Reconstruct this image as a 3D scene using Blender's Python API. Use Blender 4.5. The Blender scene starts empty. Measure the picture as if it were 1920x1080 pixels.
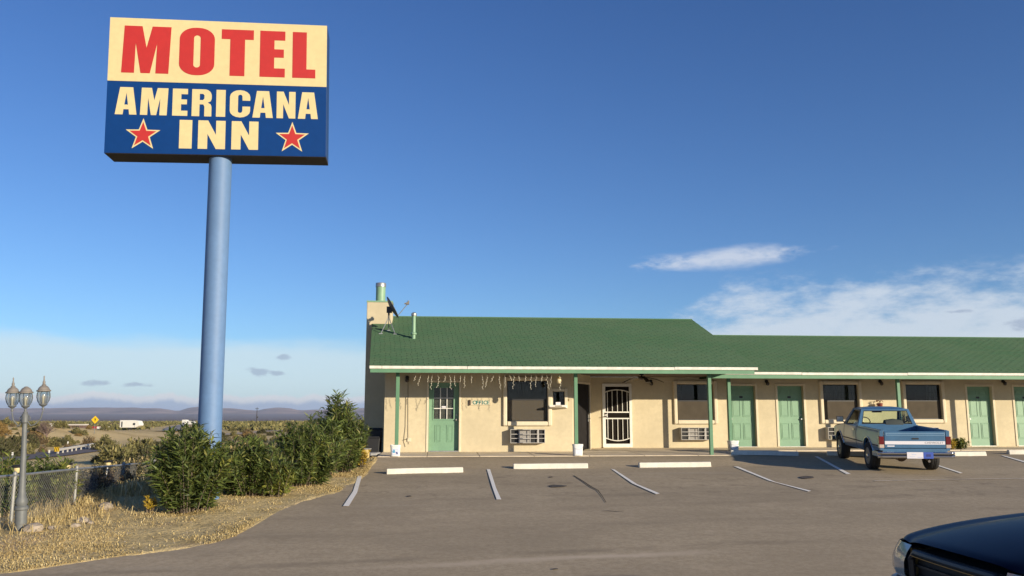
import bpy, bmesh, math, random
import numpy as np
from mathutils import Vector, Matrix, noise as mnoise
R = math.radians
rng = np.random.default_rng(7)
random.seed(7)
S = bpy.context.scene
COL = S.collection

# ------------------------------------------------------------------ camera
F = 1585.0                                   # focal length in pixels of a 1920 px wide picture
PITCH = math.atan(238.0 / F)
EYE = np.array([0.0, 0.0, 1.09])             # building floor is z = 0
cam = bpy.data.cameras.new('camera')
cam.sensor_width = 36.0
cam.lens = 36.0 * F / 1920.0
cam.clip_start = 0.1
cam.clip_end = 60000
camo = bpy.data.objects.new('camera', cam)
COL.objects.link(camo)
camo.location = EYE
camo.rotation_euler = (math.pi / 2 + PITCH, 0, 0)
S.camera = camo

# ------------------------------------------------------------------ world, sun, exposure
SUN_EL = R(12.3)
SUN_H = Vector((0.757, -0.654, 0)).normalized()        # horizontal direction towards the sun
S.view_settings.view_transform = 'Standard'
S.view_settings.look = 'None'
S.view_settings.gamma = 1.0
S.view_settings.use_curve_mapping = False
S.view_settings.exposure = 0.5
SKY_STRENGTH = 0.10
W = bpy.data.worlds.new('World')
S.world = W
W.use_nodes = True


class NT:
    """small helper to write node expressions"""
    def __init__(self, tree):
        self.t = tree
        self.n = tree.nodes
        self.l = tree.links

    def put(self, sock, v):
        if isinstance(v, bpy.types.NodeSocket):
            self.l.new(v, sock)
        elif v is not None:
            if hasattr(sock.default_value, '__len__') and not hasattr(v, '__len__'):
                sock.default_value = [v] * len(sock.default_value)
            elif hasattr(v, '__len__') and len(v) == 3 and len(sock.default_value) == 4:
                sock.default_value = (*v, 1)
            else:
                sock.default_value = v

    def m(self, op, a, b=None, c=None, clamp=False):
        n = self.n.new('ShaderNodeMath')
        n.operation = op
        n.use_clamp = clamp
        for i, v in enumerate((a, b, c)):
            if v is not None:
                self.put(n.inputs[i], v)
        return n.outputs[0]

    def mr(self, v, a, b, c=0.0, d=1.0, smooth=True):
        n = self.n.new('ShaderNodeMapRange')
        n.interpolation_type = 'SMOOTHSTEP' if smooth else 'LINEAR'
        for i, x in enumerate((v, a, b, c, d)):
            self.put(n.inputs[i], x)
        return n.outputs[0]

    def noise(self, vec, scale, detail=4, rough=0.55, dist=0.0):
        n = self.n.new('ShaderNodeTexNoise')
        if vec is not None:
            self.put(n.inputs['Vector'], vec)
        n.inputs['Scale'].default_value = scale
        n.inputs['Detail'].default_value = detail
        n.inputs['Roughness'].default_value = rough
        n.inputs['Distortion'].default_value = dist
        return n.outputs['Fac']

    def mix(self, fac, a, b, mode='MIX'):
        n = self.n.new('ShaderNodeMix')
        n.data_type = 'RGBA'
        n.blend_type = mode
        self.put(n.inputs[0], fac)
        self.put(n.inputs[6], a)
        self.put(n.inputs[7], b)
        return n.outputs[2]

    def vec(self, x, y, z):
        n = self.n.new('ShaderNodeCombineXYZ')
        for i, v in enumerate((x, y, z)):
            self.put(n.inputs[i], v)
        return n.outputs[0]

    def sep(self, v):
        n = self.n.new('ShaderNodeSeparateXYZ')
        self.put(n.inputs[0], v)
        return n.outputs

    def pos(self):
        return self.n.new('ShaderNodeNewGeometry').outputs['Position']

    def objco(self):
        return self.n.new('ShaderNodeTexCoord').outputs['Object']

    def island(self):
        return self.n.new('ShaderNodeNewGeometry').outputs['Random Per Island']

    def ramp(self, fac, stops):
        n = self.n.new('ShaderNodeValToRGB')
        self.put(n.inputs[0], fac)
        e = n.color_ramp.elements
        while len(e) < len(stops):
            e.new(0.5)
        for i, (p, c) in enumerate(stops):
            e[i].position = p
            e[i].color = (*c, 1)
        return n.outputs[0]

    def bump(self, h, strength=0.3, dist=0.01):
        n = self.n.new('ShaderNodeBump')
        n.inputs['Strength'].default_value = strength
        n.inputs['Distance'].default_value = dist
        self.put(n.inputs['Height'], h)
        return n.outputs[0]


def build_world():
    t = NT(W.node_tree)
    for n in list(t.n):
        t.n.remove(n)
    out = t.n.new('ShaderNodeOutputWorld')
    bg = t.n.new('ShaderNodeBackground')
    bg.inputs['Strength'].default_value = SKY_STRENGTH
    sky = t.n.new('ShaderNodeTexSky')
    sky.sky_type = 'NISHITA'
    sky.sun_disc = False
    sky.sun_elevation = SUN_EL
    sky.sun_rotation = math.atan2(SUN_H.x, SUN_H.y)
    sky.altitude = 1200
    sky.air_density = 1.0
    sky.dust_density = 0.4
    sky.ozone_density = 1.6
    d = t.n.new('ShaderNodeTexCoord').outputs['Generated']
    x, y, z = t.sep(d)
    el = t.m('MULTIPLY', t.m('ARCSINE', z), 57.2958)           # degrees
    az = t.m('MULTIPLY', t.m('ARCTAN2', x, y), 57.2958)        # degrees, + to the right
    # grade the sky a little towards the photograph's saturated phone blue
    hs = t.n.new('ShaderNodeHueSaturation')
    hs.inputs['Saturation'].default_value = 1.0
    hs.inputs['Value'].default_value = 1.0
    t.l.new(sky.outputs[0], hs.inputs['Color'])
    grade = t.mix(t.mr(el, 4, 30, smooth=False), (0.50, 0.715, 1.02), (0.365, 0.595, 1.01))
    col = t.mix(1.0, hs.outputs[0], grade, 'MULTIPLY')
    k = 0.70 / SKY_STRENGTH
    streak = t.noise(t.vec(t.m('MULTIPLY', az, 0.16), t.m('MULTIPLY', el, 0.55), 3.3), 1.0, 7, 0.6)
    puff = t.noise(t.vec(t.m('MULTIPLY', az, 0.30), t.m('MULTIPLY', el, 0.75), 8.1), 1.0, 8, 0.62)
    fine = t.noise(t.vec(t.m('MULTIPLY', az, 1.1), t.m('MULTIPLY', el, 2.6), 1.7), 1.0, 6, 0.6)
    # thin veil low on the horizon
    veil_edge = t.m('ADD', 4.75, t.m('MULTIPLY', t.m('SUBTRACT', streak, 0.5), 1.6))
    veil = t.mr(t.m('SUBTRACT', veil_edge, el), -0.45, 0.9, 0.0, 0.74)
    veil = t.m('MULTIPLY', veil, t.mr(el, -1.0, 2.2, 0.7, 1.0))
    col = t.mix(veil, col, (0.68 * k, 0.82 * k, 0.885 * k))
    # cloud bank on the right
    edge = t.mr(az, 5.0, 17.0, 3.2, 8.4, smooth=True)
    bank_edge = t.m('ADD', edge, t.m('MULTIPLY', t.m('SUBTRACT', puff, 0.52), 9.0))
    bank_edge = t.m('ADD', bank_edge, t.m('MULTIPLY', t.m('SUBTRACT', fine, 0.5), 1.4))
    bank = t.mr(t.m('SUBTRACT', bank_edge, el), -1.3, 2.8, 0.0, 0.80)
    bank = t.m('MULTIPLY', bank, t.mr(az, 4.0, 13.0))
    bank = t.m('MULTIPLY', bank, t.mr(el, 8.4, 9.8, 1.0, 0.0))
    col = t.mix(bank, col, (0.70 * k, 0.77 * k, 0.85 * k))
    # single long wisp
    wx = t.m('DIVIDE', t.m('SUBTRACT', az, 14.3), 5.6)
    wc = t.m('ADD', 10.25, t.m('MULTIPLY', t.m('SUBTRACT', az, 14.3), 0.045))
    wy = t.m('DIVIDE', t.m('SUBTRACT', el, wc), t.m('MULTIPLY_ADD', fine, 0.9, 0.30))
    rr = t.m('SQRT', t.m('ADD', t.m('MULTIPLY', wx, wx), t.m('MULTIPLY', wy, wy)))
    rr = t.m('ADD', rr, t.m('MULTIPLY', t.m('SUBTRACT', streak, 0.5), 1.6))
    rr = t.m('ADD', rr, t.m('MULTIPLY', t.m('SUBTRACT', fine, 0.5), 1.3))
    wisp = t.mr(rr, 0.15, 1.15, 0.72, 0.0)
    col = t.mix(wisp, col, (0.74 * k, 0.78 * k, 0.86 * k))
    # low cumulus line with a bluish base over the hills
    cum_top = t.m('ADD', 1.25, t.m('MULTIPLY', t.m('SUBTRACT', t.noise(t.vec(t.m('MULTIPLY', az, 0.33), 2.0, 0), 1.0, 6, 0.62), 0.5), 1.7))
    cum = t.mr(t.m('SUBTRACT', cum_top, el), -0.08, 0.14, 0.0, 0.78)
    lit = t.mr(t.m('SUBTRACT', cum_top, el), 0.26, 0.62, 0.0, 1.0)
    ccol = t.mix(lit, (0.80 * k, 0.79 * k, 0.82 * k), (0.36 * k, 0.45 * k, 0.66 * k))
    col = t.mix(cum, col, ccol)
    # small grey puffs
    for (a0, e0, ra, re) in ((-16.6, 2.75, 0.75, 0.33), (-15.05, 3.7, 0.6, 0.25), (-15.5, 2.65, 0.5, 0.18),
                             (-26.0, 1.9, 1.1, 0.2), (-23.8, 1.85, 0.9, 0.17), (28.0, 6.15, 0.9, 0.14), (31.6, 5.2, 1.3, 0.5)):
        px = t.m('DIVIDE', t.m('SUBTRACT', az, a0), ra)
        py = t.m('DIVIDE', t.m('SUBTRACT', el, e0), re)
        q = t.m('SQRT', t.m('ADD', t.m('MULTIPLY', px, px), t.m('MULTIPLY', py, py)))
        q = t.m('ADD', q, t.m('MULTIPLY', t.m('SUBTRACT', fine, 0.5), 2.2))
        col = t.mix(t.mr(q, 0.35, 1.1, 0.62, 0.0), col, (0.33 * k, 0.41 * k, 0.56 * k))
    t.l.new(col, bg.inputs['Color'])
    t.l.new(bg.outputs[0], out.inputs['Surface'])


build_world()
sun = bpy.data.lights.new('sun', 'SUN')
sun.energy = 4.6
sun.angle = R(0.53)
sun.color = (1.0, 0.87, 0.66)
suno = bpy.data.objects.new('sun', sun)
COL.objects.link(suno)
sdir = Vector((SUN_H.x * math.cos(SUN_EL), SUN_H.y * math.cos(SUN_EL), math.sin(SUN_EL)))
suno.rotation_euler = sdir.to_track_quat('Z', 'Y').to_euler()
suno.location = (20, -20, 20)

# ------------------------------------------------------------------ pixel -> place helpers (real distances)
_c, _s = math.cos(PITCH), math.sin(PITCH)


def ray(px, py):
    x = (px - 960) / F
    y = (540 - py) / F
    return np.array([x, _c - y * _s, _s + y * _c])


def at(px, py, Y):
    r = ray(px, py)
    return EYE + r * (Y / r[1])


def on_plane(px, py, n, d):
    r = ray(px, py)
    n = np.array(n, float)
    return EYE + r * ((d - n @ EYE) / (n @ r))


LOT0, LOTS = -1.35, 0.05                        # parking lot plane z = LOT0 + LOTS*Y


def lot(px, py):
    return on_plane(px, py, (0, -LOTS, 1), LOT0)


BROT = R(5.0)
B0 = np.array([0, 25.88, 0.0])
bu = np.array([math.cos(BROT), math.sin(BROT), 0])
bv = np.array([-math.sin(BROT), math.cos(BROT), 0])


def facade(px, py, v):
    """pixel -> (u, z) on the building plane at depth v"""
    p = on_plane(px, py, bv, bv @ (B0 + bv * v))
    return float((p - B0) @ bu), float(p[2])


def bworld(u, v, z=0.0):
    return B0 + bu * u + bv * v + np.array([0, 0, z])


# ------------------------------------------------------------------ mesh helpers
class MB:
    def __init__(self):
        self.v = []
        self.f = []

    def add(self, vs, fs):
        o = len(self.v)
        self.v.extend([tuple(map(float, p)) for p in vs])
        self.f.extend([tuple(i + o for i in f) for f in fs])
        return self

    def box(self, x0, x1, y0, y1, z0, z1):
        vs = [(x, y, z) for z in (z0, z1) for y in (y0, y1) for x in (x0, x1)]
        return self.add(vs, [(0, 2, 3, 1), (4, 5, 7, 6), (0, 1, 5, 4), (2, 6, 7, 3), (0, 4, 6, 2), (1, 3, 7, 5)])

    def hexa(self, a, b):
        """a, b: two quads of four points each (same order) joined into a solid"""
        return self.add(list(a) + list(b), [(3, 2, 1, 0), (4, 5, 6, 7), (0, 1, 5, 4), (1, 2, 6, 5), (2, 3, 7, 6), (3, 0, 4, 7)])

    def quad(self, a, b, c, d):
        return self.add([a, b, c, d], [(0, 1, 2, 3)])

    def tube(self, pts, r, n=8, caps=True):
        pts = [Vector(p) for p in pts]
        rs = r if hasattr(r, '__len__') else [r] * len(pts)
        rings = []
        prev = None
        for i, p in enumerate(pts):
            a = pts[max(0, i - 1)]
            b = pts[min(len(pts) - 1, i + 1)]
            d = (b - a)
            d = d.normalized() if d.length > 1e-9 else Vector((0, 0, 1))
            if prev is None:
                up = Vector((0, 0, 1)) if abs(d.z) < 0.9 else Vector((1, 0, 0))
                s = d.cross(up).normalized()
            else:
                s = (prev - d * prev.dot(d)).normalized()
            prev = s
            t = d.cross(s)
            rings.append([p + (s * math.cos(2 * math.pi * k / n) + t * math.sin(2 * math.pi * k / n)) * rs[i] for k in range(n)])
        vs = [q for ring in rings for q in ring]
        fs = []
        for i in range(len(rings) - 1):
            for k in range(n):
                k2 = (k + 1) % n
                fs.append((i * n + k, i * n + k2, (i + 1) * n + k2, (i + 1) * n + k))
        if caps:
            fs.append(tuple(range(n))[::-1])
            fs.append(tuple((len(rings) - 1) * n + k for k in range(n)))
        return self.add(vs, fs)

    def lathe(self, prof, n=20, c=(0, 0, 0), axis='z'):
        vs, fs = [], []
        for (r, h) in prof:
            for k in range(n):
                a = 2 * math.pi * k / n
                p = (r * math.cos(a), r * math.sin(a), h)
                if axis == 'x':
                    p = (h, r * math.cos(a), r * math.sin(a))
                elif axis == 'y':
                    p = (r * math.sin(a), h, r * math.cos(a))
                vs.append((p[0] + c[0], p[1] + c[1], p[2] + c[2]))
        m = len(prof)
        for i in range(m - 1):
            for k in range(n):
                k2 = (k + 1) % n
                fs.append((i * n + k, i * n + k2, (i + 1) * n + k2, (i + 1) * n + k))
        fs.append(tuple(range(n))[::-1])
        fs.append(tuple((m - 1) * n + k for k in range(n)))
        return self.add(vs, fs)

    def poly(self, loops, fn, thick):
        """flat polygon with holes, 2-D loops -> fn(a, b, h) -> 3-D; extruded by thick"""
        bm = bmesh.new()
        for lp in loops:
            vs = [bm.verts.new((a, b, 0)) for a, b in lp]
            for i in range(len(vs)):
                bm.edges.new((vs[i], vs[(i + 1) % len(vs)]))
        bmesh.ops.triangle_fill(bm, edges=bm.edges[:], use_beauty=True)
        bmesh.ops.recalc_face_normals(bm, faces=bm.faces[:])
        bm.verts.index_update()
        flat = [(v.co.x, v.co.y) for v in bm.verts]
        tris = [[v.index for v in f.verts] for f in bm.faces]
        if bm.faces and sum(f.normal.z for f in bm.faces) < 0:
            tris = [t[::-1] for t in tris]
        edges = [(e.verts[0].index, e.verts[1].index) for e in bm.edges if len(e.link_faces) == 1]
        bm.free()
        n = len(flat)
        vs = [fn(a, b, thick) for a, b in flat] + [fn(a, b, 0) for a, b in flat]
        fs = tris + [[i + n for i in t[::-1]] for t in tris] + [(a, b, b + n, a + n) for a, b in edges]
        return self.add(vs, fs)

    def build(self, name, mat, parent=None, smooth=False, fix=True, **props):
        me = bpy.data.meshes.new(name)
        me.from_pydata(self.v, [], self.f)
        if fix:
            bm = bmesh.new()
            bm.from_mesh(me)
            bmesh.ops.recalc_face_normals(bm, faces=bm.faces[:])
            bm.to_mesh(me)
            bm.free()
        if mat:
            me.materials.append(mat)
        if smooth:
            me.polygons.foreach_set('use_smooth', [True] * len(me.polygons))
            if smooth != 'all':
                try:
                    me.set_sharp_from_angle(angle=R(38))
                except Exception:
                    pass
        o = bpy.data.objects.new(name, me)
        COL.objects.link(o)
        if parent:
            o.parent = parent
        for k, v in props.items():
            o[k] = v
        return o


def npmesh(name, V, Fc, mat, parent=None, smooth=False, **props):
    V = np.asarray(V, np.float32).reshape(-1, 3)
    Fc = np.asarray(Fc, np.int32)
    k = Fc.shape[1]
    me = bpy.data.meshes.new(name)
    me.vertices.add(len(V))
    me.vertices.foreach_set('co', V.ravel())
    me.loops.add(Fc.size)
    me.loops.foreach_set('vertex_index', Fc.ravel())
    me.polygons.add(len(Fc))
    me.polygons.foreach_set('loop_start', np.arange(0, Fc.size, k, dtype=np.int32))
    me.polygons.foreach_set('use_smooth', np.full(len(Fc), bool(smooth)))
    me.update(calc_edges=True)
    me.validate()
    if mat:
        me.materials.append(mat)
    o = bpy.data.objects.new(name, me)
    COL.objects.link(o)
    if parent:
        o.parent = parent
    for a, b in props.items():
        o[a] = b
    return o


def thing(name, label, cat, loc=(0, 0, 0), rz=0.0, group=None):
    o = bpy.data.objects.new(name, None)
    COL.objects.link(o)
    o.empty_display_size = 0.2
    o.location = tuple(map(float, loc))
    o.rotation_euler = (0, 0, rz)
    o['label'] = label
    o['category'] = cat
    if group:
        o['group'] = group
    return o


def tag(o, label, cat, group=None):
    o['label'] = label
    o['category'] = cat
    if group:
        o['group'] = group
    return o


def kids(o):
    return [c for c in bpy.data.objects if c.parent == o]


def dup_tree(o, parent=None):
    c = o.copy()
    COL.objects.link(c)
    if parent is not None:
        c.parent = parent
    for k in list(o.children):
        dup_tree(k, c)
    return c


def bevel(o, w=0.01, seg=2, angle=35):
    m = o.modifiers.new('bevel', 'BEVEL')
    m.width = w
    m.segments = seg
    m.limit_method = 'ANGLE'
    m.angle_limit = R(angle)
    return o


# ------------------------------------------------------------------ materials
def mat(name, col, rough=0.7, var=0.0, scale=6.0, bump=0.0, bscale=60.0, bdist=0.004, metal=0.0, spec=0.5, dark=None, coat=0.0, coord='obj', warm=None, trans=0.0, island=0.0):
    m = bpy.data.materials.new(name)
    m.use_nodes = True
    t = NT(m.node_tree)
    b = t.n['Principled BSDF']
    co = t.objco() if coord == 'obj' else t.pos()
    c = (*col, 1)
    sock = None
    if var or dark:
        n = t.noise(co, scale, 5, 0.6)
        f = t.mr(n, 0.32, 0.68)
        lo = dark if dark else tuple(x * (1 - var) for x in col)
        hi = tuple(min(1, x * (1 + var * 0.6)) for x in col)
        sock = t.mix(f, lo, hi)
        n2 = t.noise(co, scale * 9, 3, 0.6)
        sock = t.mix(t.mr(n2, 0.3, 0.7, 0.0, 0.35), sock, tuple(x * 0.8 for x in col))
    if island:
        base = sock if sock is not None else c
        sock = t.mix(t.m('MULTIPLY', t.island(), island), base, tuple(x * 0.35 for x in col))
    if sock is not None:
        t.l.new(sock, b.inputs['Base Color'])
    else:
        b.inputs['Base Color'].default_value = c
    b.inputs['Roughness'].default_value = rough
    b.inputs['Metallic'].default_value = metal
    b.inputs['Specular IOR Level'].default_value = spec
    if coat:
        b.inputs['Coat Weight'].default_value = coat
        b.inputs['Coat Roughness'].default_value = 0.06
    if bump:
        h = t.noise(co, bscale, 4, 0.65)
        t.l.new(t.bump(h, bump, bdist), b.inputs['Normal'])
    return m


def glass_mat(name, tint=(0.9, 0.95, 0.93), clear=0.8):
    m = bpy.data.materials.new(name)
    m.use_nodes = True
    t = NT(m.node_tree)
    t.n.remove(t.n['Principled BSDF'])
    tr = t.n.new('ShaderNodeBsdfTransparent')
    tr.inputs[0].default_value = (*tint, 1)
    gl = t.n.new('ShaderNodeBsdfGlossy')
    gl.inputs['Roughness'].default_value = 0.03
    lw_ = t.n.new('ShaderNodeLayerWeight')
    lw_.inputs[0].default_value = 0.5
    f4 = t.m('MULTIPLY_ADD', t.m('POWER', lw_.outputs['Facing'], 4.0), 0.75, 0.022)
    mx = t.n.new('ShaderNodeMixShader')
    t.l.new(t.m('ADD', f4, 1 - clear, clamp=True), mx.inputs[0])
    t.l.new(tr.outputs[0], mx.inputs[1])
    t.l.new(gl.outputs[0], mx.inputs[2])
    t.l.new(mx.outputs[0], t.n['Material Output'].inputs[0])
    return m


def leaf_mat(name, stops, rough=0.5, trans=0.25):
    m = bpy.data.materials.new(name)
    m.use_nodes = True
    t = NT(m.node_tree)
    b = t.n['Principled BSDF']
    c = t.ramp(t.island(), stops)
    big = t.noise(t.pos(), 1.3, 3, 0.5)
    c = t.mix(t.mr(big, 0.35, 0.65, 0.0, 0.35), c, stops[0][1])
    t.l.new(c, b.inputs['Base Color'])
    b.inputs['Roughness'].default_value = rough
    b.inputs['Specular IOR Level'].default_value = 0.35
    tl = t.n.new('ShaderNodeBsdfTranslucent')
    t.l.new(c, tl.inputs[0])
    mx = t.n.new('ShaderNodeMixShader')
    mx.inputs[0].default_value = trans
    t.l.new(b.outputs[0], mx.inputs[1])
    t.l.new(tl.outputs[0], mx.inputs[2])
    t.l.new(mx.outputs[0], t.n['Material Output'].inputs[0])
    return m


M = {}
M['stucco'] = mat('cream_stucco', (0.59, 0.507, 0.345), 0.9, 0.10, 0.9, 0.35, 55, 0.006, spec=0.2)
M['trim_cream'] = mat('pale_cream_trim', (0.70, 0.61, 0.45), 0.85, 0.06, 3, 0.2, 40, 0.004, spec=0.2)
M['white'] = mat('white_paint', (0.74, 0.72, 0.66), 0.6, 0.08, 5)
M['old_white'] = mat('weathered_white_paint', (0.76, 0.72, 0.62), 0.7, 0.16, 8, 0.2, 30)
M['green_trim'] = mat('green_trim_paint', (0.115, 0.255, 0.145), 0.6, 0.10, 4)
M['green_door'] = mat('green_door_paint', (0.185, 0.335, 0.215), 0.5, 0.07, 2)
M['pipe_green'] = mat('pale_green_metal_paint', (0.23, 0.38, 0.24), 0.5, 0.08, 4)
M['galv'] = mat('galvanised_metal', (0.42, 0.42, 0.40), 0.45, 0.15, 10, metal=0.7)
M['dark'] = mat('near_black', (0.015, 0.015, 0.016), 0.7)
M['black_metal'] = mat('black_metal', (0.02, 0.02, 0.022), 0.45)
M['rubber'] = mat('rubber', (0.022, 0.021, 0.02), 0.85, 0.2, 12)
M['chrome'] = mat('chrome', (0.6, 0.6, 0.6), 0.16, metal=1.0)
M['brass'] = mat('brass', (0.5, 0.36, 0.16), 0.3, metal=0.9)
M['concrete'] = mat('concrete', (0.70, 0.59, 0.435), 0.9, 0.16, 2.2, 0.3, 70, 0.004, coord='pos', spec=0.2)
M['screen'] = mat('insect_screen_brown', (0.085, 0.071, 0.054), 0.85, 0.12, 3, spec=0.1)
M['blind'] = mat('blind_slat', (0.11, 0.102, 0.09), 0.6)
M['blind_white'] = mat('white_blind_slat', (0.62, 0.58, 0.50), 0.6)
M['curtain'] = mat('grey_curtain_cloth', (0.115, 0.116, 0.112), 0.9, 0.2, 8)
M['glass'] = glass_mat('window_glass', (0.66, 0.68, 0.66), 0.995)
M['car_glass'] = glass_mat('car_glass', (0.80, 0.88, 0.80), 0.98)
M['car_tint'] = glass_mat('tinted_side_glass', (0.30, 0.32, 0.30), 0.97)
M['lamp_glass'] = glass_mat('lamp_glass', (0.82, 0.84, 0.82), 0.86)
M['room'] = mat('dark_room', (0.05, 0.045, 0.04), 0.9)
M['pole_blue'] = mat('blue_pole_paint', (0.118, 0.215, 0.39), 0.6, 0.09, 1.2)
M['sign_cream'] = mat('sign_cream_vinyl', (0.66, 0.54, 0.275), 0.45, 0.03, 0.8)
M['sign_blue'] = mat('sign_blue_vinyl', (0.0025, 0.040, 0.175), 0.6, 0.04, 0.8, spec=0.15)
M['sign_red'] = mat('sign_red_vinyl', (0.46, 0.026, 0.020), 0.45, 0.03, 1)
M['sign_case'] = mat('sign_dark_blue_case', (0.018, 0.05, 0.14), 0.45, 0.1, 2)
M['sign_under'] = mat('sign_brown_underside', (0.05, 0.038, 0.03), 0.7, 0.2, 2)
M['teal'] = mat('teal_lettering', (0.03, 0.17, 0.15), 0.6)
M['truck_blue'] = mat('truck_blue_paint', (0.060, 0.150, 0.265), 0.34, 0.12, 2.5, coat=0.5)
M['truck_side'] = mat('truck_two_tone_paint', (0.13, 0.17, 0.20), 0.28, 0.10, 3, coat=0.5)
M['truck_trim'] = mat('truck_pale_blue_trim', (0.30, 0.46, 0.62), 0.35)
M['tail_red'] = mat('tail_lamp_red', (0.13, 0.010, 0.012), 0.25, coat=0.3)
M['tail_clear'] = mat('tail_lamp_clear', (0.55, 0.42, 0.34), 0.2, coat=0.5)
M['seat'] = mat('seat_cloth', (0.05, 0.06, 0.055), 0.9)
M['rust'] = mat('rusty_steel', (0.11, 0.07, 0.045), 0.8, 0.3, 8)
M['steel'] = mat('dull_steel_wheel', (0.22, 0.22, 0.215), 0.5, 0.2, 10, metal=0.6)
M['navy'] = mat('dark_navy_paint', (0.003, 0.004, 0.016), 0.3, 0.1, 2, spec=0.06, coat=0.05)
M['head_lens'] = mat('headlamp_lens', (0.30, 0.32, 0.30), 0.15, coat=0.6)
M['silver_bumper'] = mat('silver_bumper_paint', (0.42, 0.41, 0.44), 0.3, 0.08, 4, metal=0.5)
M['plate'] = mat('licence_plate_white', (0.72, 0.70, 0.74), 0.4)
M['plate_blue'] = mat('licence_plate_blue', (0.05, 0.10, 0.42), 0.4)
M['post_metal'] = mat('fence_post_metal', (0.33, 0.33, 0.31), 0.6, 0.2, 8, metal=0.4)
M['lamp_grey'] = mat('lamp_post_grey', (0.135, 0.143, 0.142), 0.55, 0.15, 8)
M['lamp_beige'] = mat('lamp_cap_beige', (0.22, 0.195, 0.17), 0.6, 0.15, 8)
M['yellow_sign'] = mat('yellow_reflective_sign', (0.80, 0.50, 0.01), 0.5)
M['sign_black'] = mat('sign_black_print', (0.015, 0.013, 0.01), 0.6)
M['rv_white'] = mat('rv_white', (0.76, 0.74, 0.68), 0.5, 0.05, 1)
M['rv_dark'] = mat('rv_window_dark', (0.03, 0.035, 0.045), 0.2)
M['cargo_red'] = mat('cargo_red', (0.35, 0.03, 0.04), 0.6)
M['far_wall'] = mat('far_tan_wall', (0.38, 0.26, 0.19), 0.9, 0.1, 0.4)
M['far_roof'] = mat('far_brown_roof', (0.14, 0.085, 0.07), 0.9)
M['far_pale'] = mat('far_pale_roof', (0.55, 0.50, 0.45), 0.8)
M['rock'] = mat('pale_rock', (0.36, 0.30, 0.235), 0.9, 0.2, 8, 0.5, 20, 0.02)
M['far_road'] = mat('far_road_asphalt', (0.14, 0.115, 0.115), 0.95, 0.10, 0.15, coord='pos')
M['rail'] = mat('guardrail_metal', (0.60, 0.56, 0.48), 0.5, 0.05, 3)
M['bark'] = mat('stem_bark', (0.13, 0.10, 0.07), 0.9, 0.2, 15)
M['twig'] = mat('grey_twig', (0.17, 0.12, 0.105), 0.9, 0.2, 5)
M['utility'] = mat('utility_pole_wood', (0.05, 0.045, 0.04), 0.9)
M['red_pot'] = mat('red_pot_glaze', (0.20, 0.040, 0.024), 0.4, 0.2, 8)
M['bucket'] = mat('white_bucket_plastic', (0.78, 0.78, 0.76), 0.45, 0.04, 6)
M['label_blue'] = mat('bucket_label_blue', (0.10, 0.32, 0.50), 0.4)
M['label_navy'] = mat('bucket_label_navy', (0.04, 0.05, 0.20), 0.4)
M['label_pale'] = mat('bucket_label_pale_print', (0.55, 0.60, 0.75), 0.4)
M['bulb'] = mat('clear_bulb', (0.60, 0.55, 0.43), 0.3)
M['wire'] = mat('white_wire', (0.66, 0.60, 0.48), 0.6)
M['fan'] = mat('fan_dark_wood', (0.035, 0.024, 0.018), 0.5)
M['planter'] = mat('cream_painted_block', (0.66, 0.50, 0.22), 0.8, 0.08, 5)
M['flag_grey'] = mat('grey_paving', (0.40, 0.39, 0.37), 0.9, 0.12, 5)

M['oleander'] = leaf_mat('oleander_leaf', [(0.0, (0.042, 0.060, 0.020)), (0.40, (0.105, 0.145, 0.034)), (0.85, (0.19, 0.235, 0.055)), (1.0, (0.31, 0.29, 0.09))])
M['oleander_yellow'] = leaf_mat('yellowing_leaf', [(0.0, (0.12, 0.15, 0.03)), (0.6, (0.24, 0.26, 0.05)), (1.0, (0.36, 0.32, 0.07))])
M['yellow_leaf'] = leaf_mat('bright_yellow_leaf', [(0.0, (0.36, 0.26, 0.03)), (1.0, (0.70, 0.50, 0.07))])
M['olive_leaf'] = leaf_mat('olive_brush_leaf', [(0.0, (0.10, 0.095, 0.036)), (0.6, (0.20, 0.185, 0.065)), (1.0, (0.34, 0.28, 0.115))], 0.8, 0.1)
M['golden_leaf'] = leaf_mat('golden_brush_leaf', [(0.0, (0.20, 0.13, 0.04)), (1.0, (0.34, 0.225, 0.08))], 0.8, 0.15)
M['dark_leaf'] = leaf_mat('dark_brush_leaf', [(0.0, (0.05, 0.052, 0.022)), (1.0, (0.13, 0.12, 0.048))], 0.8, 0.1)
M['dry_brush'] = leaf_mat('dry_brush_leaf', [(0.0, (0.10, 0.07, 0.04)), (1.0, (0.24, 0.17, 0.08))], 0.9, 0.1)
M['dry_grass'] = leaf_mat('dry_grass_blade', [(0.0, (0.36, 0.26, 0.11)), (0.5, (0.64, 0.50, 0.22)), (1.0, (0.84, 0.69, 0.37))], 0.9, 0.2)


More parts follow.
